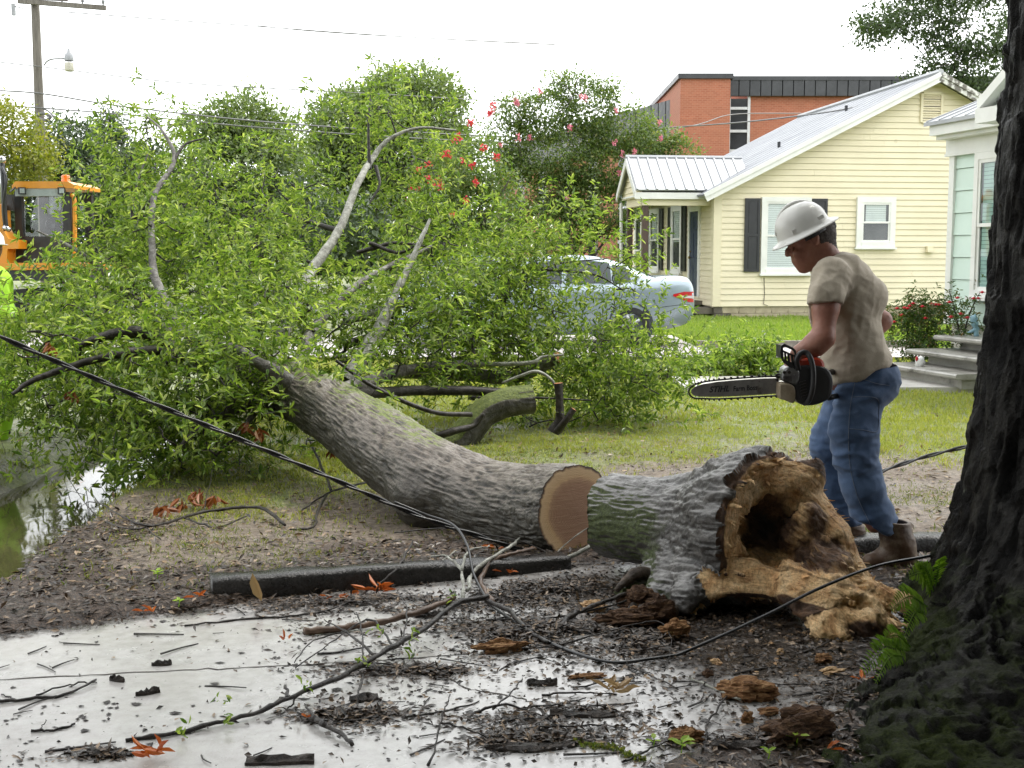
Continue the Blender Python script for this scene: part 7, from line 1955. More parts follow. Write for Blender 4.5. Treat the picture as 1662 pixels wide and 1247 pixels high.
b = B(); b.tube(spline([D3(3, 262, -.7), D3(6, 300, -.75), D3(7, 340, -.7), D3(10, 375, -.65)], 5), .06, 7); b.tube(spline([D3(0, 265, -.7), D3(10, 290, -.9), D3(6, 330, -.85), D3(8, 372, -.65)], 5), .03, 6); b.out('hydraulic_hose', M_cab, dg_, True)
b = B(); b.sphere(D3(3, 260, -.7), .10); b.tube([D3(2, 262, -.7), D3(4, 330, -.7)], .045, 7); b.out('hydraulic_ram', M_chrome, dg_, True)
b = B(); b.tube([D3(6, 368, -.7), D3(16, 374, -.7)], .06, 6); b.out('hose_fitting', M_chrome, dg_, True)
b = B(); b.box(D3(60, 432, .6), (3.6, 2.6, .16)); b.out('chassis_cover', M_org, dg_)
b = B(); b.box(D3(60, 444, .62), (3.5, 2.5, .3)); b.out('engine_bay', M_cab, dg_)
b = B(); b.box(D3(60, 452, .6) * [1, 1, 0] + [0, 0, .42], (3.4, 2.4, .5)); b.out('undercarriage', M_cab, dg_)
for s in (-1, 1):
    b = B(); pts = [(1.7 * math.cos(a) * (1 if abs(math.cos(a)) < .9 else 1.0), .36 + .36 * math.sin(a)) for a in np.linspace(0, 6.28, 19)[:-1]]
    c = D3(60, 452, .6); b.prism([(c[0] + x, c[1] + s * 1.1 - .22, z) for x, z in pts], (0, .44, 0)); b.out('track', M_tyre, dg_)

# ================================================================== POLES, LAMP, WIRES
M_pole = pm('weathered_pole_wood', (0.17, 0.155, 0.13), (0.10, 0.09, 0.075), 3, 0.8, 0.3, 40, stretch=(5, 5, .4))
M_insul = pm('grey_insulator', (0.30, 0.31, 0.32), (0.22, 0.23, 0.24), 6, 0.4, 0.05, 30)
M_wire = pm('aerial_wire', (0.10, 0.10, 0.10), (0.14, 0.14, 0.14), 4, 0.5, 0.0, 20)
def utility_pole(px0, px1, Y, ztop, r, label, arms):
    b0 = P(px1, 440, Y) * [1, 1, 0]; tp = P(px0, 0, Y); tp = np.array([tp[0], Y, ztop])
    root = empty('utility_pole', b0, label, 'utility pole', None)
    v, f = tube_np([b0 + (tp - b0) * t for t in np.linspace(0, 1, 12)], np.linspace(r, r * .72, 12), 12); mk('pole', v, f, M_pole, root, True)
    for (z, x0, x1, tilt) in arms:
        c = b0 + (tp - b0) * (z / ztop)
        b = B(); b.hexa([c + [x0, -.2, -.1 + tilt], c + [x1, -.2, -.1 - tilt], c + [x1, -.34, -.1 - tilt], c + [x0, -.34, -.1 + tilt], c + [x0, -.2, .06 + tilt], c + [x1, -.2, .06 - tilt], c + [x1, -.34, .06 - tilt], c + [x0, -.34, .06 + tilt]]); b.out('crossarm', M_pole, root)
        for k in range(5):
            x = x0 + .1 + (x1 - x0 - .2) * k / 4
            if abs(x) < .25: continue
            i = B(); i.lathe([(.03, 0), (.03, .06), (.07, .07), (.05, .12), (.075, .14), (.045, .2), (0, .22)], c + [x, -.27, .06 + tilt - 2 * tilt * (x - x0) / (x1 - x0)], (0, 0, 1), 8); i.out('insulator', M_insul, root, True)
    return root, b0, tp
up, b0, tp = utility_pole(57, 74, 45, 11.0, .20, 'tall wooden utility pole with a crossarm at the upper left', [(10.6, -.95, 1.25, .06), (10.35, -.5, 2.6, .12)])
b = B(); b.box(P(22, 16, 44.8), (.12, .12, .4)); b.tube([P(22, 10, 44.8), P(38, 14, 44.7)], .02, 4); b.out('cutout_switch', M_insul, up)
b = B(); b.tube(spline([P(60, 188, 44.7), P(70, 184, 44.6), P(82, 190, 44.6), P(72, 196, 44.7), P(58, 190, 44.7)], 4), .06, 6); b.tube(spline([P(68, 176, 44.7), P(80, 182, 44.6), P(92, 196, 44.6)], 4), .03, 5); b.out('cable_splice', M_wire, up, True)
sl_ = empty('street_lamp', P(72, 100, 44.7), 'street lamp with a pale glass bowl on a curved arm fixed to the utility pole', 'street lamp')
b = B(); b.tube(spline([P(72, 106, 44.8), P(76, 100, 44.6), P(86, 96, 44.4), P(108, 95, 44.2)], 5), .03, 6); b.out('arm', M_insul, sl_, True)
b = B(); b.lathe([(0, .42), (.05, .42), (.06, .3), (.14, .22), (.17, .06), (.16, 0)], P(112, 97, 44.2) - [0, 0, .05], (0, 0, 1), 12); b.out('housing', M_insul, sl_, True)
M_bowl = pm('lamp_bowl', (0.62, 0.60, 0.52), (0.5, 0.48, 0.42), 8, 0.2, 0.03, 30)
b = B(); b.lathe([(.17, .0), (.16, -.25), (.13, -.3), (0, -.3)], P(112, 102, 44.2), (0, 0, 1), 14); b.out('bowl', M_bowl, sl_, True)
utility_pole(304, 304, 70, 9.0, .15, 'smaller distant utility pole with a crossarm above the fallen crown', [(8.75, -1.2, 1.2, 0.0)])
def wire(label, pts, r, sag=True):
    q = spline([P(*p) for p in pts], 10); v, f = tube_np(q, r * 1.5, 4); mk('overhead_wire', v, f, M_wire, None, False, label=label, cat='wire', group='overhead wires')
wire('topmost thin overhead wire crossing the sky rightwards from the pole', [(110, 20, 44.8), (350, 38, 46), (760, 66, 50), (1300, 90, 56)], .012)
wire('second thin overhead wire from the pole crossarm across the sky', [(80, 16, 44.8), (300, 26, 46), (520, 52, 48), (900, 72, 52)], .009)
wire('middle overhead wire passing the street lamp', [(-30, 98, 44.7), (62, 108, 44.7), (300, 135, 45.5), (600, 152, 47), (1000, 175, 50)], .012)
wire('dark overhead wire just above the tree tops at left', [(-30, 146, 44.7), (66, 152, 44.7), (200, 173, 45), (420, 197, 46), (660, 214, 47), (900, 226, 48)], .018)
wire('lowest overhead wire running from the cable splice rightwards', [(-30, 168, 44.6), (72, 176, 44.6), (200, 186, 45), (420, 207, 46), (700, 226, 47), (1000, 240, 49)], .016)
wire('service wire sloping up in front of the brick building to the yellow roof', [(1020, 215, 42), (1090, 207, 41), (1200, 199, 38), (1330, 184, 34), (1410, 170, 31)], .014)
wire('service wire hanging level before the red bricks', [(760, 232, 44), (940, 230, 44), (1120, 205, 48), (1190, 186, 52), (1300, 184, 56)], .012)

# ================================================================== FALLEN CABLES
M_cable = pm('black_cable', (0.010, 0.010, 0.011), (0.02, 0.02, 0.021), 20, 0.32, 0.1, 60)
M_cablew = pm('wet_grey_cable', (0.06, 0.06, 0.06), (0.16, 0.16, 0.16), 12, 0.28, 0.1, 60, stretch=(1, 1, 1))
def cable(label, pts, r, mat=M_cable, twist=0.0, n=7, name='fallen_cable', parent=None):
    q = spline([P(*p) for p in pts], 12)
    q[:, 2] = np.maximum(q[:, 2], np.maximum(gh(q[:, 0], q[:, 1]), np.where(in_poly(q[:, 0], q[:, 1], DRIVE), .014, -1)) + r)
    if twist:
        V, F_ = [], []; T = nrm(np.gradient(q, axis=0)); x = nrm(np.cross(T, [0, 0, 1.0])); y = np.cross(x, T); L = np.concatenate([[0], np.cumsum(np.linalg.norm(np.diff(q, axis=0), axis=1))])
        root = empty(name, q[len(q) // 2], label, 'cable', 'fallen cables')
        for s in (0, math.pi):
            a = L / twist * 2 * math.pi + s; qq = q + (x * np.cos(a)[:, None] + y * np.sin(a)[:, None]) * r * .95
            v, f = tube_np(qq, r, n); mk('strand', v, f, mat, root, True)
        return root
    v, f = tube_np(q, r, n); return mk(name, v, f, mat, None, True, label=label, cat='cable', group='fallen cables')
cable('thick twisted black cable slanting down across the fallen crown to the trunk', [(-60, 515, 5.2), (0, 546, 5.3), (200, 634, 5.5), (420, 726, 5.7), (560, 786, 5.8), (680, 838, 5.9), (770, 868, 5.95), (860, 898, 6.0)], .0068, twist=.35, n=6)
cable('thin cable looping over the beam and mud, then past the stump to the oak', [(640, 815, 5.85), (690, 835, 5.85), (735, 852, 5.75), (758, 885, 5.6), (770, 935, 5.35), (800, 985, 5.1), (850, 1030, 4.8), (910, 1068, 4.55), (990, 1090, 4.38), (1060, 1078, 4.42), (1140, 1046, 4.5), (1240, 1000, 4.52), (1330, 955, 4.5), (1420, 920, 4.7), (1500, 904, 4.9), (1580, 890, 5.2)], .0062)
cable('thin wire end arching from the trunk foot over the dirt to the left', [(905, 905, 5.9), (850, 880, 6.0), (790, 868, 6.05), (720, 858, 6.0), (640, 865, 5.9)], .003, M_twig)
cable('grey twisted cable running behind the man to the oak', [(1290, 835, 6.9), (1380, 790, 6.8), (1430, 766, 6.7), (1500, 742, 6.6), (1580, 722, 6.5), (1700, 690, 6.3)], .0065, M_cablew, twist=.3, n=6)

# ================================================================== LANDSCAPE BEAMS
M_beam = pm('black_wet_timber', (0.012, 0.011, 0.010), (0.030, 0.027, 0.025), 6, 0.28, 0.5, 30, stretch=(3, 3, 3))
def beam(label, a, b_, w, h):
    a, b_ = np.array(a, float), np.array(b_, float); n = 60; d = b_ - a; u = nrm(d * [1, 1, 0]); s = np.array([-u[1], u[0], 0]); V = []
    prof = [(-.5, 0), (-.5, .45), (-.47, .86), (-.36, 1.0), (0, 1.02), (.36, 1.0), (.47, .86), (.5, .45), (.5, 0)]
    for k in range(n + 1):
        t = k / n
        for (x, z) in prof:
            p = a + d * t + s * x * w + np.array([0, 0, z * h]); nn = fbm(np.array([[p[0] * 5, p[1] * 5, z * 9 + x * 7]]), 3, 3)[0]
            V.append(p + s * np.sign(x) * nn * .012 + np.array([0, 0, 1.0]) * nn * .016 * (z > .3))
    m = len(prof); F_ = [(i * m + k, (i + 1) * m + k, (i + 1) * m + k + 1, i * m + k + 1) for i in range(n) for k in range(m - 1)]
    F_ += [tuple(range(m)), tuple(range(n * m + m - 1, n * m - 1, -1))]
    return mk('landscape_beam', V, F_, M_beam, None, True, label=label, cat='beam', group='landscape beams along the drive')
pa, pb = G(337, 984) + [0, .07, 0], G(905, 932) + [0, .1, 0]
beam('long black wet timber beam edging the drive in front of the trunk', pa, pb + (pb - pa) * .03 - [0, 0, .05], .13, .115)
beam('black timber beam end behind the boot by the oak', G(1370, 908), G(1560, 900), .13, .11)

# ================================================================== ROSES, BAG
L_rose = leafmat('rose_leaf', (0.035, 0.075, 0.02), (0.075, 0.125, 0.03), (0.16, 0.10, 0.05), 0.35, 0.3)
M_rose = pm('red_rose', (0.60, 0.018, 0.035), (0.48, 0.012, 0.03), 20, 0.5, 0.2, 60)
def rose(label, clumps, flowers, Y, base):
    r = leafy('rose_bush', label, clumps, [[(base[0], base[1], Y, .014), (base[0] - 10, base[1] - 50, Y, .01), (base[0] - 20, base[1] - 85, Y, .005)], [(base[0], base[1], Y, .014), (base[0] + 15, base[1] - 50, Y, .01), (base[0] + 30, base[1] - 80, Y, .005)]], 6, 9, .062, L_rose, 'rose bushes by the steps', 'rose bush')
    for (px, py) in flowers:
        c = P(px, py, Y - .25 - RD.random() * .15); b = B()
        for k in range(7):
            a = k * 2.4; d = np.array([math.cos(a), math.sin(a), 0]); s = np.array([-d[1], d[0], 0]); rr = .016 + .004 * k
            q = [c + d * rr * .3, c + d * rr + s * rr * .7 + [0, 0, .012], c + d * rr * 1.3 + [0, 0, .026 - .003 * k], c + d * rr - s * rr * .7 + [0, 0, .012]]
            b.add(q, [(0, 1, 2, 3)])
        b.sphere(c + [0, 0, .012], .017, 6, 4); b.out('rose', M_rose, r, True)
    return r
rose('bushy rose with many red blooms left of the concrete steps', [(1490, 520, 15.6, 34, 22, .3, 26), (1485, 560, 15.5, 34, 26, .3, 28), (1520, 515, 15.6, 20, 16, .2, 10), (1488, 590, 15.4, 20, 14, .2, 10), (1460, 530, 15.6, 14, 16, .2, 6)], [(1482, 494), (1477, 498), (1473, 502), (1456, 502), (1497, 499), (1512, 495), (1519, 496), (1524, 496), (1464, 513), (1451, 524), (1502, 518), (1468, 501)], 15.5, (1485, 600))
rose('thin rose with sparse red blooms against the mint wall', [(1565, 508, 15.0, 18, 12, .15, 3), (1560, 530, 14.9, 18, 12, .15, 4), (1585, 500, 15.0, 14, 8, .15, 2), (1548, 540, 14.9, 14, 8, .15, 3)], [(1554, 485), (1580, 486), (1588, 486), (1594, 476), (1559, 511), (1570, 517), (1543, 516), (1541, 492)], 14.9, (1560, 556))
M_bag = pm('white_plastic', (0.78, 0.78, 0.77), (0.66, 0.66, 0.66), 30, 0.35, 0.3, 60)
M_redp = pm('red_plastic', (0.5, 0.02, 0.03), (0.4, 0.02, 0.03), 20, 0.4, 0.1, 60)
def lump(name, c, r, mat, label, cat, amp=.25, fr=3.0, parent=None, n=14, m=10, group=None, seed=0):
    b = B(); b.sphere((0, 0, 0), 1.0, n, m); V = np.array(b.v); V = V * (1 + amp * fbm(V * fr * .6 + seed, 3, seed))[:, None] * np.array(r) + np.array(c) + [0, 0, r[2] * .8]
    return mk(name, V, b.f, mat, parent, True, label=label, cat=cat, group=group) if label else mk(name, V, b.f, mat, parent, True)
bg_ = empty('plastic_bag', P(1493, 594, 14.3), 'crumpled white plastic bag with a red tip on the lowest step', 'bag')
lump('bag_body', P(1493, 597, 14.3), (.055, .05, .075), M_bag, None, None, .5, 3, bg_)
lump('red_tip', P(1488, 586, 14.28), (.016, .016, .03), M_redp, None, None, .3, 3, bg_)
lump('paper_scrap', G(1464, 617) + [0, 0, .05], (.10, .07, .022), M_bag, 'flat white scrap lying on the walk beside the steps', 'litter', .4)
M_bluec = pm('faded_blue_metal', (0.24, 0.40, 0.48), (0.17, 0.30, 0.37), 20, 0.5, 0.1, 60)
yo = empty('garden_ornament', P(1588, 546, 14.6), 'faded blue garden ornament on the top landing beside the mint wall', 'ornament')
b = B(); b.tube(spline([P(1585, 546, 14.6), P(1583, 530, 14.6), P(1581, 516, 14.6), P(1584, 512, 14.6)], 5), [.03] * 6 + [.045] * 6 + [.02] * 4, 7); b.out('bird_body', M_bluec, yo, True)
b = B(); b.tube([P(1570, 541, 14.6), P(1588, 533, 14.6)], [.012, .03], 6); b.out('wing', M_bluec, yo, True)
# ================================================================== GRASS, MULCH, LITTER
def fl(x, y):     # the surface things lie on: soil or slab
    x = np.asarray(x, float); y = np.asarray(y, float)
    d = np.where(in_poly(x, y, DRIVE), -1, 1) * edge_dist(x, y, DRIVE)
    return np.maximum(gh(x, y), np.where(d < 0.1, 0.008 + 0.004 * fbm(p2(x, y, 2.0), 3, 8), -1))
G_mid = leafmat('lawn_blade', (0.20, 0.23, 0.06), (0.32, 0.335, 0.11), (0.36, 0.32, 0.15), 0.5, 0.4)
G_far = leafmat('far_lawn_blade', (0.15, 0.225, 0.045), (0.22, 0.30, 0.075), (0.28, 0.31, 0.11), 0.5, 0.4)
G_weed = leafmat('weed_blade', (0.08, 0.12, 0.03), (0.19, 0.21, 0.06), (0.26, 0.22, 0.10), 0.5, 0.35)
def blades(name, n, x0, x1, y0, y1, dens, L, mat, label, lean=.5, w=.11, avoid=None, ypow=1.0):
    x = RN.uniform(x0, x1, n); y = y0 + (y1 - y0) * RN.random(n) ** ypow
    k = RN.random(n) < dens(x, y)
    k &= np.abs(x) < 0.47 * y + 0.4
    if avoid is not None: k &= ~avoid(x, y)
    x, y = x[k], y[k]; z = gh(x, y)
    k = z > -0.17; x, y, z = x[k], y[k], z[k]
    m = len(x); rep = 3
    x, y, z = (np.repeat(a, rep) for a in (x, y, z)); m *= rep
    Pn = np.stack([x + RN.normal(size=m) * .018, y + RN.normal(size=m) * .018, z - .004], -1)
    D = nrm(np.stack([RN.normal(size=m) * lean, RN.normal(size=m) * lean, np.ones(m)], -1))
    ll = L * RN.uniform(.5, 1.3, m) * (1 + .4 * fbm(p2(x, y, .9), 2, 61))
    v, q = cards_np(Pn, D, rdir(m), ll, ll * w + .0015)
    tag(mk(name, v, [q], mat), label, 'grass', kind='stuff')
onwalk = lambda x, y: ((x > 1.85) & (x < 5.25) & (y > 13.38) & (y < 14.72)) | ((y > 17.65) & (y < 19.7) & (x < 6.35)) | ((y > 17.6) & (y < 22.7) & (x < 3.0)) | ((y > 13.2) & (y < 15.2) & (x > 4.5))
blades('lawn_grass', 52000, -3.2, 5.4, 6.8, 11.2, lambda x, y: grass_mask(x, y) * (0.35 + 0.9 * sst(-0.15, 0.25, fbm(p2(x, y, 2.2), 3, 71))), .045, G_mid, 'patchy pale yellow green grass on the near lawn', .55, .10, onwalk)
blades('lawn_grass', 30000, -3.2, 6.2, 11.0, 17.6, lambda x, y: 0.35 + 0.65 * grass_mask(x, y), .06, G_mid, 'fuller pale green grass of the lawn up to the gravel drive', .5, .13, onwalk)
blades('far_lawn_grass', 34000, -2, 14, 19.6, 29.2, lambda x, y: 0.9 + 0 * x, .12, G_far, 'bright green lawn in front of the yellow house', .4, .14, onwalk)
blades('weed_grass', 42000, -4.9, 2.9, 5.3, 9.5, lambda x, y: .08 + .55 * sst(0.02, .28, fbm(p2(x, y, 1.6), 3, 81)) * (1 - .8 * mulch_mask(x, y)) + .5 * (x < -3.35), .032, G_weed, 'sparse weeds and thin grass on the bare muddy ground', .8, .12)
# mulch and leaf crumbs
M_chip = leafmat('bark_chip', (0.010, 0.007, 0.005), (0.06, 0.038, 0.026), (0.26, 0.18, 0.125), 0.4, 0.0)
def chips(name, n, dens, L, label, cat, mat=M_chip, x0=-4.6, x1=2.9, y0=2.9, y1=9.5, tilt=.5, asp=.28, kind='stuff'):
    x = RN.uniform(x0, x1, n); y = RN.uniform(y0, y1, n)
    k = (RN.random(n) < dens(x, y)) & (np.abs(x) < .45 * y + .25); x, y = x[k], y[k]; m = len(x); z = fl(x, y)
    k = z > -.15; x, y, z = x[k], y[k], z[k]; m = len(x)
    D = nrm(np.stack([RN.normal(size=m), RN.normal(size=m), RN.normal(size=m) * tilt * .4], -1)); N = nrm(np.stack([RN.normal(size=m) * tilt, RN.normal(size=m) * tilt, np.ones(m)], -1))
    ll = L * RN.uniform(.35, 1.5, m)
    v, q = cards_np(np.stack([x, y, z + .004 + .008 * RN.random(m)], -1), D, N, ll, ll * asp + .002)
    tag(mk(name, v, [q], mat), label, cat, kind=kind)
drv = lambda x, y: in_poly(x, y, DRIVE) & (edge_dist(x, y, DRIVE) > .06)
chips('bark_mulch', 85000, lambda x, y: np.where(drv(x, y), 0, .95 * mulch_mask(x, y) + .08), .038, 'dark bark mulch and leaf crumbs beside the driveway', 'mulch')
L_oldleaf = leafmat('old_leaf_litter', (0.10, 0.06, 0.035), (0.24, 0.16, 0.10), (0.33, 0.25, 0.18), 0.5, 0.1)
chips('leaf_litter', 15000, lambda x, y: np.where(drv(x, y), 0, .25 + .4 * sst(.0, .3, fbm(p2(x, y, 1.3), 3, 91))), .042, 'brown fallen leaf litter over the muddy lawn', 'leaf litter', L_oldleaf, -4.6, 4.5, 5.2, 12.5, .5, .34)
mudz = lambda x, y: np.exp(-(((x - .9) / .9) ** 2 + ((y - 4.6) / .9) ** 2)) + .9 * np.exp(-(((x - .1) / .8) ** 2 + ((y - 5.15) / .38) ** 2)) + .8 * np.exp(-(((x + .42) / .28) ** 2 + ((y - 4.35) / .12) ** 2)) + .9 * np.exp(-(((x + .55) / .2) ** 2 + ((y - 3.95) / .12) ** 2)) + .9 * np.exp(-(((x - .1) / .28) ** 2 + ((y - 3.75) / .14) ** 2)) + .6 * np.exp(-(((x - .0) / .25) ** 2 + ((y - 4.7) / .16) ** 2))
chips('bark_crumbs', 60000, lambda x, y: np.where(drv(x, y), .010 + .55 * mudz(x, y), 0), .021, 'dark bark crumbs and bits strewn over the wet driveway', 'debris', M_chip, -2.6, 1.8, 2.9, 6.0, .6, .5)
heap_n = 0
def heap(label, px, py, rx, ry, n, h=.014, L=.027):
    c = G(px, py); sx_, sy_ = rx * c[1] / F, ry * c[1] / F * 3.2
    n = int(n * 2.0); mixn = RN.random(n) < .55; sp = np.where(mixn, .5, 1.25)
    u, w = RN.normal(size=n) * sp, RN.normal(size=n) * sp * .8; x, y = c[0] + u * sx_, c[1] + w * sy_
    k = fbm(p2(x * .55 + y * .3, y, 7.0), 3, 131) > np.where(mixn, -.12, .10); x, y, u, w = x[k], y[k], u[k], w[k]; n = len(x)
    z = fl(x, y) + .003 + h * np.exp(-(u * u + w * w) * 1.6) * RN.random(n)
    D = nrm(np.stack([RN.normal(size=n), RN.normal(size=n) * .6, RN.normal(size=n) * .14], -1)); ll = L * RN.uniform(.3, 1.8, n)
    v, q = cards_np(np.stack([x, y, z], -1), D, nrm(rdir(n) * .6 + [0, 0, 1.0]), ll, ll * .2 + .003)
    tag(mk('debris_heap', v, [q], M_chip), label, 'debris', kind='stuff')
for a in (('dark mulch heap along the front of the beam', 620, 985, 240, 16, 2600, .035), ('mulch and bark heap under the sawn butt', 850, 965, 160, 26, 3000, .04), ('wide mulch heap before the rotten wood pile', 900, 1030, 190, 26, 3200, .03), ('debris heap under the forked twigs', 690, 1095, 90, 12, 900), ('debris heap left of the middle of the slab', 570, 1165, 80, 14, 800), ('debris heap right of the middle of the slab', 930, 1165, 110, 14, 1000), ('debris heap near the bottom middle', 860, 1205, 90, 12, 800), ('debris heap at the bottom left of the slab', 165, 1232, 45, 6, 220), ('mulch heap at the bottom right soil', 1180, 1225, 130, 14, 1500), ('mud and bark heap by the stump roots', 1080, 1050, 110, 22, 2000, .03), ('debris under the oak fern', 1380, 1130, 60, 22, 900)):
    heap(*a)
# round crumbs
def crumbs(name, n, dens, r0, mat, label):
    x = RN.uniform(-2.4, 1.7, n); y = RN.uniform(3.2, 5.8, n); k = drv(x, y) & (RN.random(n) < dens(x, y)) & (np.abs(x) < .45 * y + .1); x, y = x[k], y[k]; m = len(x)
    r = r0 * RN.uniform(.5, 1.7, m) ** 1.5
    o = np.array([(1, 0, 0), (0, 1, 0), (-1, 0, 0), (0, -1, 0), (0, 0, .8), (0, 0, -.6)]); V = np.stack([x, y, fl(x, y) + r * .3], -1)[:, None] + o[None] * r[:, None, None] * RN.uniform(.4, 1.5, (m, 6, 1)) * np.stack([RN.uniform(.6, 1.8, m), RN.uniform(.6, 1.5, m), RN.uniform(.3, .7, m)], -1)[:, None, :]
    f = np.array([(0, 1, 4), (1, 2, 4), (2, 3, 4), (3, 0, 4), (1, 0, 5), (2, 1, 5), (3, 2, 5), (0, 3, 5)]); Fq = (np.arange(m)[:, None, None] * 6 + f[None]).reshape(-1, 3)
    tag(mk(name, V.reshape(-1, 3), [Fq], mat), label, 'debris', kind='stuff')
M_crumb = pm('wet_bark_crumb', (0.016, 0.012, 0.010), (0.035, 0.027, 0.022), 20, 0.5, 0.2, 80)
crumbs('bark_crumbs', 9000, lambda x, y: .02 + .28 * sst(-.02, .3, fbm(p2(x, y, 2.4), 3, 55)) + .5 * mudz(x, y), .0052, M_crumb, 'small dark lumps of bark and acorns scattered on the driveway')
M_sawd = pm('sawdust_crumb', (0.42, 0.26, 0.12), (0.30, 0.17, 0.08), 20, 0.7, 0.2, 80)
crumbs('wood_crumbs', 900, lambda x, y: .55 * np.exp(-(((x - 1.1) / .6) ** 2 + ((y - 4.5) / .5) ** 2)), .006, M_sawd, 'tan splinter crumbs under the torn stump')

# ---- sticks measured on the photograph
STK = {'d': M_twig, 'p': M_limbpale, 'b': pm('brown_stripped_branch', (0.15, 0.09, 0.055), (0.075, 0.045, 0.03), 14, 0.45, 0.3, 60)}
def on(px, py, lift=0.0):
    p = G(px, py)
    for _ in range(3): p = G(px, py, float(fl(p[0], p[1])))
    return p + [0, 0, lift]
def stick(label, pts, r0, r1, mt='d', subs=(), name='fallen_branch', group='branches lying about the driveway', knots=3, cat='branch', buds=0):
    def cur(pp, a, c):
        q = spline([on(x, y, h) for x, y, h in pp], 6); n = len(q)
        q = q + RN.normal(size=q.shape) * np.array([.003, .003, .0015]); rr = np.linspace(a, c, n) * (1 + .12 * RN.normal(size=n))
        q[:, 2] = np.maximum(q[:, 2], fl(q[:, 0], q[:, 1])) + np.maximum(rr, .002); return q, rr
    q, rr = cur(pts, r0, r1)
    if not subs and not buds:
        v, f = tube_np(q, rr, 6); return mk(name, v, f, STK[mt], None, True, label=label, cat=cat, group=group)
    root = empty(name, q[len(q) // 2], label, cat, group)
    v, f = tube_np(q, rr, 7); mk('stem', v, f, STK[mt], root, True)
    for pp, a, c, m_ in subs:
        q2, r2 = cur(pp, a, c); v, f = tube_np(q2, r2, 5); mk('side_twig', v, f, STK[m_], root, True)
    for _ in range(buds):
        k = RD.randrange(len(q)); c = q[k] + RN.normal(size=3) * [.05, .05, .02] + [0, 0, .02]; n = 7
        v, f = leaves_np(c + RN.normal(size=(n, 3)) * .012, rdir(n), rdir(n), .03, .012); mk('leaf_spray', v, [f], L_fallen, root)
    return root
stick('longest pale branch with forked twigs lying diagonally over the driveway', [(205, 1205, 0), (285, 1193, .0), (410, 1166, .01), (480, 1142, .02), (560, 1112, .03), (620, 1082, .04), (690, 1044, .05), (740, 1008, .06), (792, 992, .05)], .0065, .012, 'd',
      [([(752, 1004, .06), (748, 962, .09), (726, 930, .07), (700, 922, .05)], .009, .005, 'p'), ([(756, 985, .06), (775, 950, .07), (830, 905, .05), (842, 890, .04)], .010, .008, 'p'), ([(748, 962, .09), (762, 930, .10), (795, 915, .08)], .008, .004, 'p'), ([(790, 995, .04), (830, 1010, .03), (860, 1035, .01), (890, 1050, .01)], .012, .006, 'd'),
       ([(610, 1085, .04), (560, 1050, .06), (525, 1030, .06)], .006, .002, 'd'), ([(560, 1050, .06), (510, 1062, .05), (478, 1090, .03)], .004, .002, 'd'), ([(640, 1072, .04), (600, 1040, .08), (545, 1060, .05), (480, 1095, .02)], .005, .002, 'd'), ([(655, 1065, .04), (660, 1030, .1), (645, 1000, .11)], .004, .0015, 'd'),
       ([(585, 1105, .02), (583, 1140, .03), (580, 1150, .0)], .005, .004, 'd'), ([(590, 1098, .03), (586, 1050, .09), (575, 1035, .1)], .004, .002, 'd'), ([(480, 1142, .02), (470, 1150, .0), (455, 1162, 0)], .004, .002, 'd'), ([(466, 1146, .02), (464, 1130, .03)], .007, .006, 'd')], buds=9)
stick('thick brown broken branch with a pale snapped end on the mulch edge', [(494, 1032, 0), (560, 1025, .0), (620, 1018, .01), (680, 1006, .02), (740, 984, .03)], .0145, .011, 'b')
stick('thin dark branch rising from the driveway to the beam', [(300, 1018, 0), (400, 1006, 0), (470, 1002, .0), (545, 992, .01), (600, 965, .02), (645, 938, .04), (672, 905, .08)], .004, .005, 'd', [([(645, 938, .04), (700, 935, .04), (740, 915, .06)], .005, .004, 'p')])
stick('dark forked branch lying at the left edge of the driveway', [(-6, 1142, 0), (60, 1136, 0), (105, 1130, .0), (158, 1109, .01)], .006, .004, 'd', [([(28, 1138, 0), (0, 1128, .0)], .003, .002, 'd')])
stick('short dark twig on the driveway below the forked one', [(50, 1190, 0), (90, 1186, 0), (122, 1177, .0)], .005, .003, 'd', [([(62, 1188, 0), (76, 1174, .01)], .002, .0015, 'd')])
stick('long bare branch reaching over the muddy bank by the ditch', [(140, 838, .10), (165, 848, .10), (220, 866, .05), (262, 862, .03), (330, 842, .03), (420, 838, .04), (462, 858, .01)], .003, .011, 'd', [([(262, 862, .03), (205, 868, .03), (150, 850, .07), (105, 800, .16)], .005, .002, 'd'), ([(300, 852, .03), (350, 860, .01), (400, 845, .02)], .006, .004, 'd'), ([(165, 848, .1), (140, 820, .14), (120, 800, .2)], .003, .0015, 'd'), ([(236, 868, .03), (262, 880, .01)], .004, .003, 'd'), ([(330, 842, .03), (345, 800, .12), (358, 760, .2)], .004, .0015, 'd')])
stick('crooked dark branch with a fork on the dirt left of the trunk', [(640, 800, .06), (600, 797, .05), (540, 812, .05), (500, 828, .02), (485, 832, 0)], .008, .004, 'd', [([(538, 812, .05), (522, 790, .12), (502, 760, .2), (498, 770, .2)], .010, .006, 'd'), ([(532, 815, .04), (515, 840, .03), (510, 860, .01), (470, 862, 0)], .010, .006, 'd')], group='branches lying about the lawn')
stick('pale bent root like branch lying under the sawn butt', [(893, 922, 0), (930, 912, .02), (975, 902, .05), (1010, 903, .05), (1030, 914, .03)], .011, .008, 'p')
stick('thin pale twig arching across the mossy log end', [(890, 918, .02), (945, 895, .10), (1010, 885, .12), (1075, 876, .16)], .003, .002, 'p')
stick('curved brown branch behind the beam near the trunk', [(800, 985, .0), (782, 960, .03), (795, 935, .05), (835, 918, .05), (870, 905, .04)], .013, .009, 'b')
stick('thin twig crossing the wet slab in front of the stump', [(1120, 1102, 0), (1160, 1125, .01), (1200, 1143, .01)], .005, .004, 'p', [([(1180, 1137, .01), (1150, 1175, .01), (1145, 1200, 0), (1133, 1250, 0)], .004, .003, 'd')])
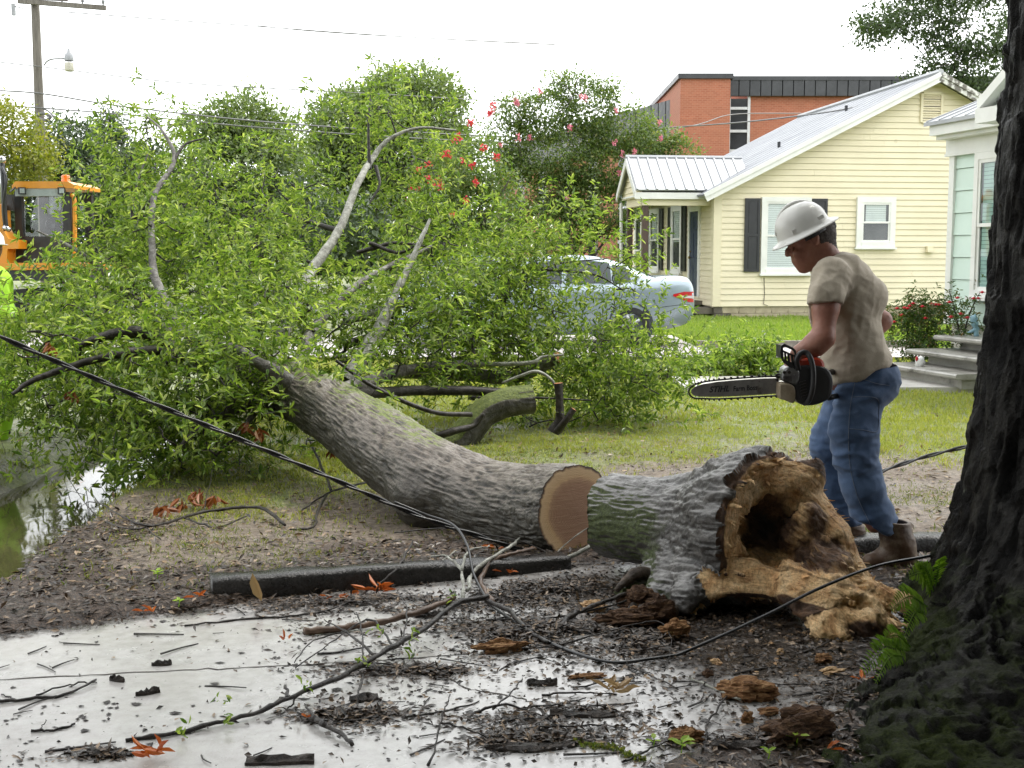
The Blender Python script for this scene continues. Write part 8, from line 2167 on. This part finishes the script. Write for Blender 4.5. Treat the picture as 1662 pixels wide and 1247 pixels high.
stick('drooping thin wiry twig arching above the mud left of the stump', [(800, 1060, 0), (900, 1053, .01), (980, 1040, .03), (1040, 1032, .05), (1075, 1033, .05), (1090, 1055, .02), (1078, 1090, 0)], .0035, .002, 'd')
stick('straight dark twig behind the rotten wood pile', [(790, 1012, .01), (900, 1008, .01), (1010, 990, .03), (1020, 985, .03)], .005, .003, 'd')
stick('black branch end on the mulch before the rotten wood pile', [(900, 1030, .0), (930, 1010, .02), (960, 1000, .03), (1015, 985, .05)], .013, .008, 'd')
stick('dark branch along the bottom of the driveway', [(500, 1170, .0), (520, 1182, .01), (545, 1195, .01), (572, 1213, .0)], .012, .006, 'd', [([(515, 1180, .01), (495, 1155, .02)], .005, .003, 'd')])
stick('dark twig standing up from the slab near the bottom middle', [(700, 1246, 0), (712, 1210, .05), (722, 1195, .08), (730, 1178, .10)], .004, .002, 'd', [([(715, 1205, .06), (760, 1200, .03), (810, 1205, .0)], .004, .002, 'd')])
stick('bent dark twig at the middle of the driveway', [(770, 1160, 0), (820, 1155, .02), (870, 1160, .0)], .005, .004, 'd', [([(800, 1157, .01), (830, 1135, .02), (850, 1115, .03)], .004, .002, 'd')])
for k, (a, c) in enumerate((((660, 1168), (780, 1140)), ((545, 1176), (640, 1160)), ((800, 1175), (900, 1168)), ((820, 1185), (985, 1178)), ((860, 1150), (950, 1135)), ((930, 1118), (1040, 1108)), ((1000, 1075), (1100, 1120)), ((1180, 1115), (1310, 1113)), ((60, 1130), (160, 1108)), ((1010, 1240), (1130, 1190)), ((880, 1130), (1000, 1128)))):
    m = ((a[0] + c[0]) / 2 + RD.uniform(-8, 8), (a[1] + c[1]) / 2 + RD.uniform(-4, 4))
    stick(['slender twig below the middle of the slab', 'thin twig left of the middle of the slab', 'dark twig on the debris right of centre', 'long thin twig on the right debris patch', 'slim twig above the right debris patch', 'twig at the edge of the mud', 'slanting pale twig in front of the rotten wood', 'twig pointing away from the big wood chunk', 'thin twig beside the forked branch at left', 'twig by the seedlings at the bottom', 'level twig on the mud film'][k], [(*a, 0), (*m, .006), (*c, 0)], .0036, .0024, 'd', name='twig', cat='twig', group='twigs measured on the slab')
# many small twigs, alike
tw_me = []
for k in range(8):
    n = RD.randint(3, 5); L = 1.0; q = np.array([[L * i / (n - 1) - .5, RD.uniform(-.05, .05), RD.uniform(0, .02)] for i in range(n)]); v, f = tube_np(spline(q, 3), np.linspace(.028, .016, 3 * (n - 1) + 1), 5)
    me = bpy.data.meshes.new('twig'); me.from_pydata([tuple(x) for x in v], [], [tuple(int(i) for i in x) for x in f]); me.materials.append(M_twig); tw_me.append(me)
cnt = 0
while cnt < 190:
    x, y = RD.uniform(-2.3, 1.6), RD.uniform(3.35, 5.6)
    if abs(x) > .44 * y or not drv(x, y) or RD.random() > .28 + .9 * float(mudz(x, y)): continue
    o = bpy.data.objects.new('twig', RD.choice(tw_me)); COL.objects.link(o)
    o.location = (x, y, float(fl(x, y)) + .003); o.rotation_euler = (RD.uniform(-.06, .06), RD.uniform(-.06, .06), RD.gauss(.15, .7)); s = RD.uniform(.035, .17) * RD.choice((.7, 1, 1.3)); o.scale = (s, s * 1.2, s * 1.2) if s < .1 else (s, s * .8, s * .8)
    zone = 'left part of the pale driveway' if x < -.75 else ('middle of the driveway' if x < .25 else 'muddy right part of the driveway'); sz = 'tiny' if s < .07 else ('short' if s < .13 else 'longer')
    tag(o, '%s dark loose twig on the %s, %s' % (sz, zone, 'near the bottom edge' if y < 4.1 else 'towards the beam'), 'twig', '%s loose twigs, %s, %s' % (sz, zone, 'near' if y < 4.1 else 'far')); cnt += 1
# bark slabs
def slab(label, px, py, L, w, rot, mat, h=.012, group='bark slabs on the driveway', name='bark_slab', cat='bark', seed=0, amp=.35):
    c = on(px, py); n, m = 10, 5; V = []; u = np.array([math.cos(rot), math.sin(rot), 0]); s = np.array([-u[1], u[0], 0])
    for side in (0, 1):
        for i in range(n):
            for j in range(m):
                a, b_ = i / (n - 1) - .5, j / (m - 1) - .5; ww = w * (1 - amp * abs(2 * a) ** 3 + .35 * float(vnoise(np.array([a * 5 + seed, 3.3, side * 0.1]), 2)))
                z = h * (1.0 - 1.6 * b_ * b_) * (1 + .8 * float(vnoise(np.array([a * 8 + seed, b_ * 5, 1.0]), 3))) if side else -.002
                V.append(c + u * a * L * (1 + .12 * float(vnoise(np.array([b_ * 6, seed, .5]), 4))) + s * b_ * ww + [0, 0, z])
    F_ = [];
    for i in range(n - 1):
        for j in range(m - 1):
            k = i * m + j; F_.append((n * m + k, n * m + k + m, n * m + k + m + 1, n * m + k + 1)); F_.append((k, k + 1, k + m + 1, k + m))
    ring = [i * m for i in range(n)] + [(n - 1) * m + j for j in range(1, m)] + [i * m + m - 1 for i in range(n - 2, -1, -1)] + [j for j in range(m - 2, 0, -1)]
    for a, b_ in zip(ring, ring[1:] + ring[:1]): F_.append((a, b_, b_ + n * m, a + n * m))
    return mk(name, V, F_, mat, None, False, label=label, cat=cat, group=group)
M_barkp = barkmat('loose_bark', (0.012, 0.010, 0.008), (0.032, 0.025, 0.02), (0.08, 0.062, 0.05), 30, (1, 1, 1), .45)
for k, (lb, px, py, L, w, r) in enumerate((('longest black bark slab at the bottom of the driveway', 865, 1216, .26, .05, .12), ('black bark slab cut by the bottom edge', 455, 1238, .19, .045, .05), ('dark bark slab in the middle debris patch', 945, 1163, .21, .04, .02), ('small dark bark slab on the left slab area', 262, 1080, .07, .018, .1), ('dark bark slab near the left bottom of the slab', 170, 1226, .10, .04, .1), ('narrow bark slab left of the long branch', 240, 1127, .08, .016, .5), ('dark curled bark near the right edge of the mud', 880, 1112, .10, .03, .05), ('dark bark flake beside the split wood wedge', 895, 1195, .10, .035, -.2), ('bark slab by the bottom right seedling', 1195, 1213, .15, .04, .05), ('dark bark slab lying in the small debris heap', 590, 1136, .09, .06, .3), ('bark slab at the slab edge under the beam', 700, 1000, .14, .03, .3), ('thin bark strip on the left driveway', 190, 1106, .06, .012, -.3))):
    slab(lb, px, py, L, w, r, M_barkp, .016, seed=k * 7.3)
# torn wood chunks
def chunk(label, px, py, r, mat, amp=.68, group='torn wood chunks around the stump', rot=0, seed=0, name='wood_chunk', flat=1.0):
    c = on(px, py); b = B(); b.sphere((0, 0, 0), 1.0, 30, 18); V = np.array(b.v)
    fq = fbm(V * np.array([1.0, 2.2, 2.2]) + seed, 3, seed + 1); d = amp * 1.1 * fbm(V * 1.5 + seed, 3, seed) + amp * .55 * ridged(V * np.array([.9, 5.5, 5.5]) + seed, 2, seed) + amp * .8 * np.floor(fq * 5) / 5
    V = V * (1 + d)[:, None] * np.array(r); ca, sa_ = math.cos(rot), math.sin(rot); V = np.stack([V[:, 0] * ca - V[:, 1] * sa_, V[:, 0] * sa_ + V[:, 1] * ca, V[:, 2]], -1)
    V[:, 2] = np.maximum(V[:, 2] + r[2] * .75, -.004)
    return mk(name, V + c, b.f, mat, None, False, label=label, cat='wood chunk', group=group)
M_chk = barkmat('torn_tan_wood', (0.07, 0.03, 0.014), (0.28, 0.14, 0.06), (0.52, 0.33, 0.16), 20, (.7, 5, 5), .9)
M_chkd = barkmat('rotten_brown_wood', (0.02, 0.011, 0.007), (0.085, 0.045, 0.025), (0.24, 0.14, 0.075), 20, (.7, 5, 5), .9)
for k, (lb, px, py, r, mt) in enumerate((('largest torn brown wood chunk lying alone on the dark wet slab', 1208, 1132, (.085, .05, .036), M_chk), ('tan wedge shaped chunk by the seedlings at the bottom', 1118, 1204, (.048, .03, .024), M_chk), ('pale split wedge beside the long branch', 815, 1058, (.085, .03, .026), M_chk), ('small tan chunk right of the thin slanting twig', 1212, 1172, (.02, .015, .018), M_chk), ('small flat tan chip on the dark slab', 1248, 1160, (.03, .02, .012), M_chk), ('rough dark rotten chunk at the foot of the oak flare', 1300, 1196, (.10, .05, .045), M_chkd), ('pale weathered chunk in the rotten pile', 965, 992, (.055, .03, .022), M_palewood), ('long brown chunk at the front of the rotten pile', 1015, 1018, (.10, .045, .04), M_chkd), ('tall brown chunk in the middle of the rotten pile', 1065, 1012, (.07, .05, .06), M_chkd), ('tan chunk at the right end of the rotten pile', 1095, 1038, (.05, .035, .04), M_chk), ('dark chunk behind the rotten pile', 1040, 990, (.07, .05, .05), M_chkd), ('tan lump close under the stump tip', 1335, 1075, (.03, .025, .016), M_chk), ('flat tan chip between stump and oak', 1350, 1092, (.04, .022, .010), M_palewood), ('small brown lump on the mud left of the big chunk', 1150, 1098, (.022, .016, .014), M_chkd), ('round pale crumb under the jaw of the stump', 1266, 1062, (.012, .012, .012), M_palewood), ('flat brown bark chip before the thin cable', 955, 1100, (.06, .018, .008), M_chk), ('tan chip by the mud film', 1163, 1078, (.02, .014, .01), M_palewood), ('brown chunk left of the stump roots', 1018, 985, (.04, .03, .03), M_chkd), ('bright split chip in front of the roots', 1030, 996, (.045, .02, .016), M_chk))):
    chunk(lb, px, py, r, mt, seed=k * 5 + 3, rot=RD.uniform(-.5, .5))
# dead leaves
M_bigleaf = leafmat('brown_magnolia_leaf', (0.24, 0.15, 0.085), (0.30, 0.19, 0.11), None, .5, .1)
v, q = leaves_np(np.array([P(425, 976, 5.08)]), np.array([[-.28, -.25, 1.0]]), np.array([[-.45, -.8, .05]]), .135, .062, .12, .06)
mk('dead_leaf', v, [q], M_bigleaf, None, label='big upright brown leaf leaning on the near end of the beam', cat='leaf')
L_orange = leafmat('orange_dead_leaf', (0.42, 0.10, 0.02), (0.55, 0.17, 0.035), (0.34, 0.08, 0.03), .45, .2, (1.2, 1, .7))
L_tan = leafmat('tan_dead_leaf', (0.30, 0.20, 0.11), (0.38, 0.27, 0.16), None, .5, .2, (1.1, 1, .8))
def spray(label, px, py, n, r, mat, L=.075, up=.5):
    c = on(px, py, .02); d = nrm(np.stack([RN.normal(size=n), RN.normal(size=n) * .6, np.abs(RN.normal(size=n)) * up], -1))
    v, q = leaves_np(c + RN.normal(size=(n, 3)) * np.array([r, r * .4, .004]), d, rdir(n) + [0, 0, .6], L * RN.uniform(.6, 1.2, n), L * .3)
    root = mk('leaf_cluster', v, [q], mat, None, label=label, cat='leaf cluster', group='dead leaf clusters')
    root['kind'] = 'thing'
for a in (('orange dead leaf cluster resting against the middle of the beam', 610, 966, 11, .03, L_orange, .085), ('orange dead leaf cluster lying at the bottom left of the driveway', 262, 1234, 10, .035, L_orange, .07), ('orange leaves at the left end of the beam', 322, 975, 4, .012, L_orange, .05), ('brown orange leaves on the mulch below the beam end', 248, 1000, 5, .02, L_orange, .05), ('dull orange leaves at the foot of the beam', 545, 978, 5, .03, L_orange, .06), ('tan curled leaf cluster on the wet slab', 1003, 1130, 9, .025, L_tan, .075), ('orange leaves beside the trunk above the beam', 800, 895, 4, .01, L_orange, .06), ('orange leaves under the sawn butt', 830, 935, 5, .03, L_orange, .06), ('reddish leaves beside the oak root', 1405, 1110, 5, .02, L_orange, .05), ('orange leaf at the lower right by the seedlings', 1345, 1225, 3, .015, L_orange, .05), ('small orange leaves on the debris heap', 500, 1176, 2, .01, L_orange, .03), ('orange leaves by the long branch', 465, 1046, 3, .02, L_orange, .04)):
    spray(*a)
# seedlings and green sprays
L_seed = leafmat('seedling_leaf', (0.22, 0.36, 0.03), (0.30, 0.42, 0.05), None, .4, .45)
for k, (lb, px, py, n, s) in enumerate((('larger bright seedling with pale green leaves at the bottom', 1105, 1226, 6, .045), ('seedling standing right at the oak root', 1292, 1212, 5, .04), ('small seedling low at the bottom right', 1247, 1232, 4, .028), ('little seedling beside the wood wedge', 1060, 1214, 3, .03), ('tiny weed by the rotten chunk', 1268, 1190, 4, .025), ('weed tuft at the left end of the beam', 290, 985, 6, .03), ('weed tuft on the mulch by the ditch', 255, 940, 7, .035))):
    c = on(px, py); root = empty('seedling', c, lb, 'seedling', 'seedlings')
    h = s * 1.1; v, f = tube_np([c, c + [.004, 0, h * .6], c + [.002, 0, h]], [.002, .0016, .001], 4); mk('stem', v, f, L_seed, root)
    for j in range(n):
        a = j * 2.4 + k; p = c + [.002, 0, h * (.55 + .45 * j / n)]; d = np.array([math.cos(a), math.sin(a), .35])
        v, q = leaves_np(p[None], d[None], np.array([[0, 0, 1.0]]), s, s * .6, .08, .1); mk('leaf', v, [q], L_seed, root)
# moss in the slab joint
b_m = []
for t in np.linspace(0, 1, 260):
    px = 930 + 120 * t; py = 1203 + 30 * t + 4 * math.sin(t * 9); c = on(px + RD.uniform(-7, 7), py + RD.uniform(-3, 3)); b_m.append(c)
b_m = np.array(b_m); v, q = cards_np(b_m, nrm(rdir(len(b_m)) + [0, 0, 1.0]), rdir(len(b_m)), .016, .009)
tag(mk('joint_moss', v, [q], G_weed), 'strip of moss growing in the driveway crack near the bottom', 'moss', kind='stuff')
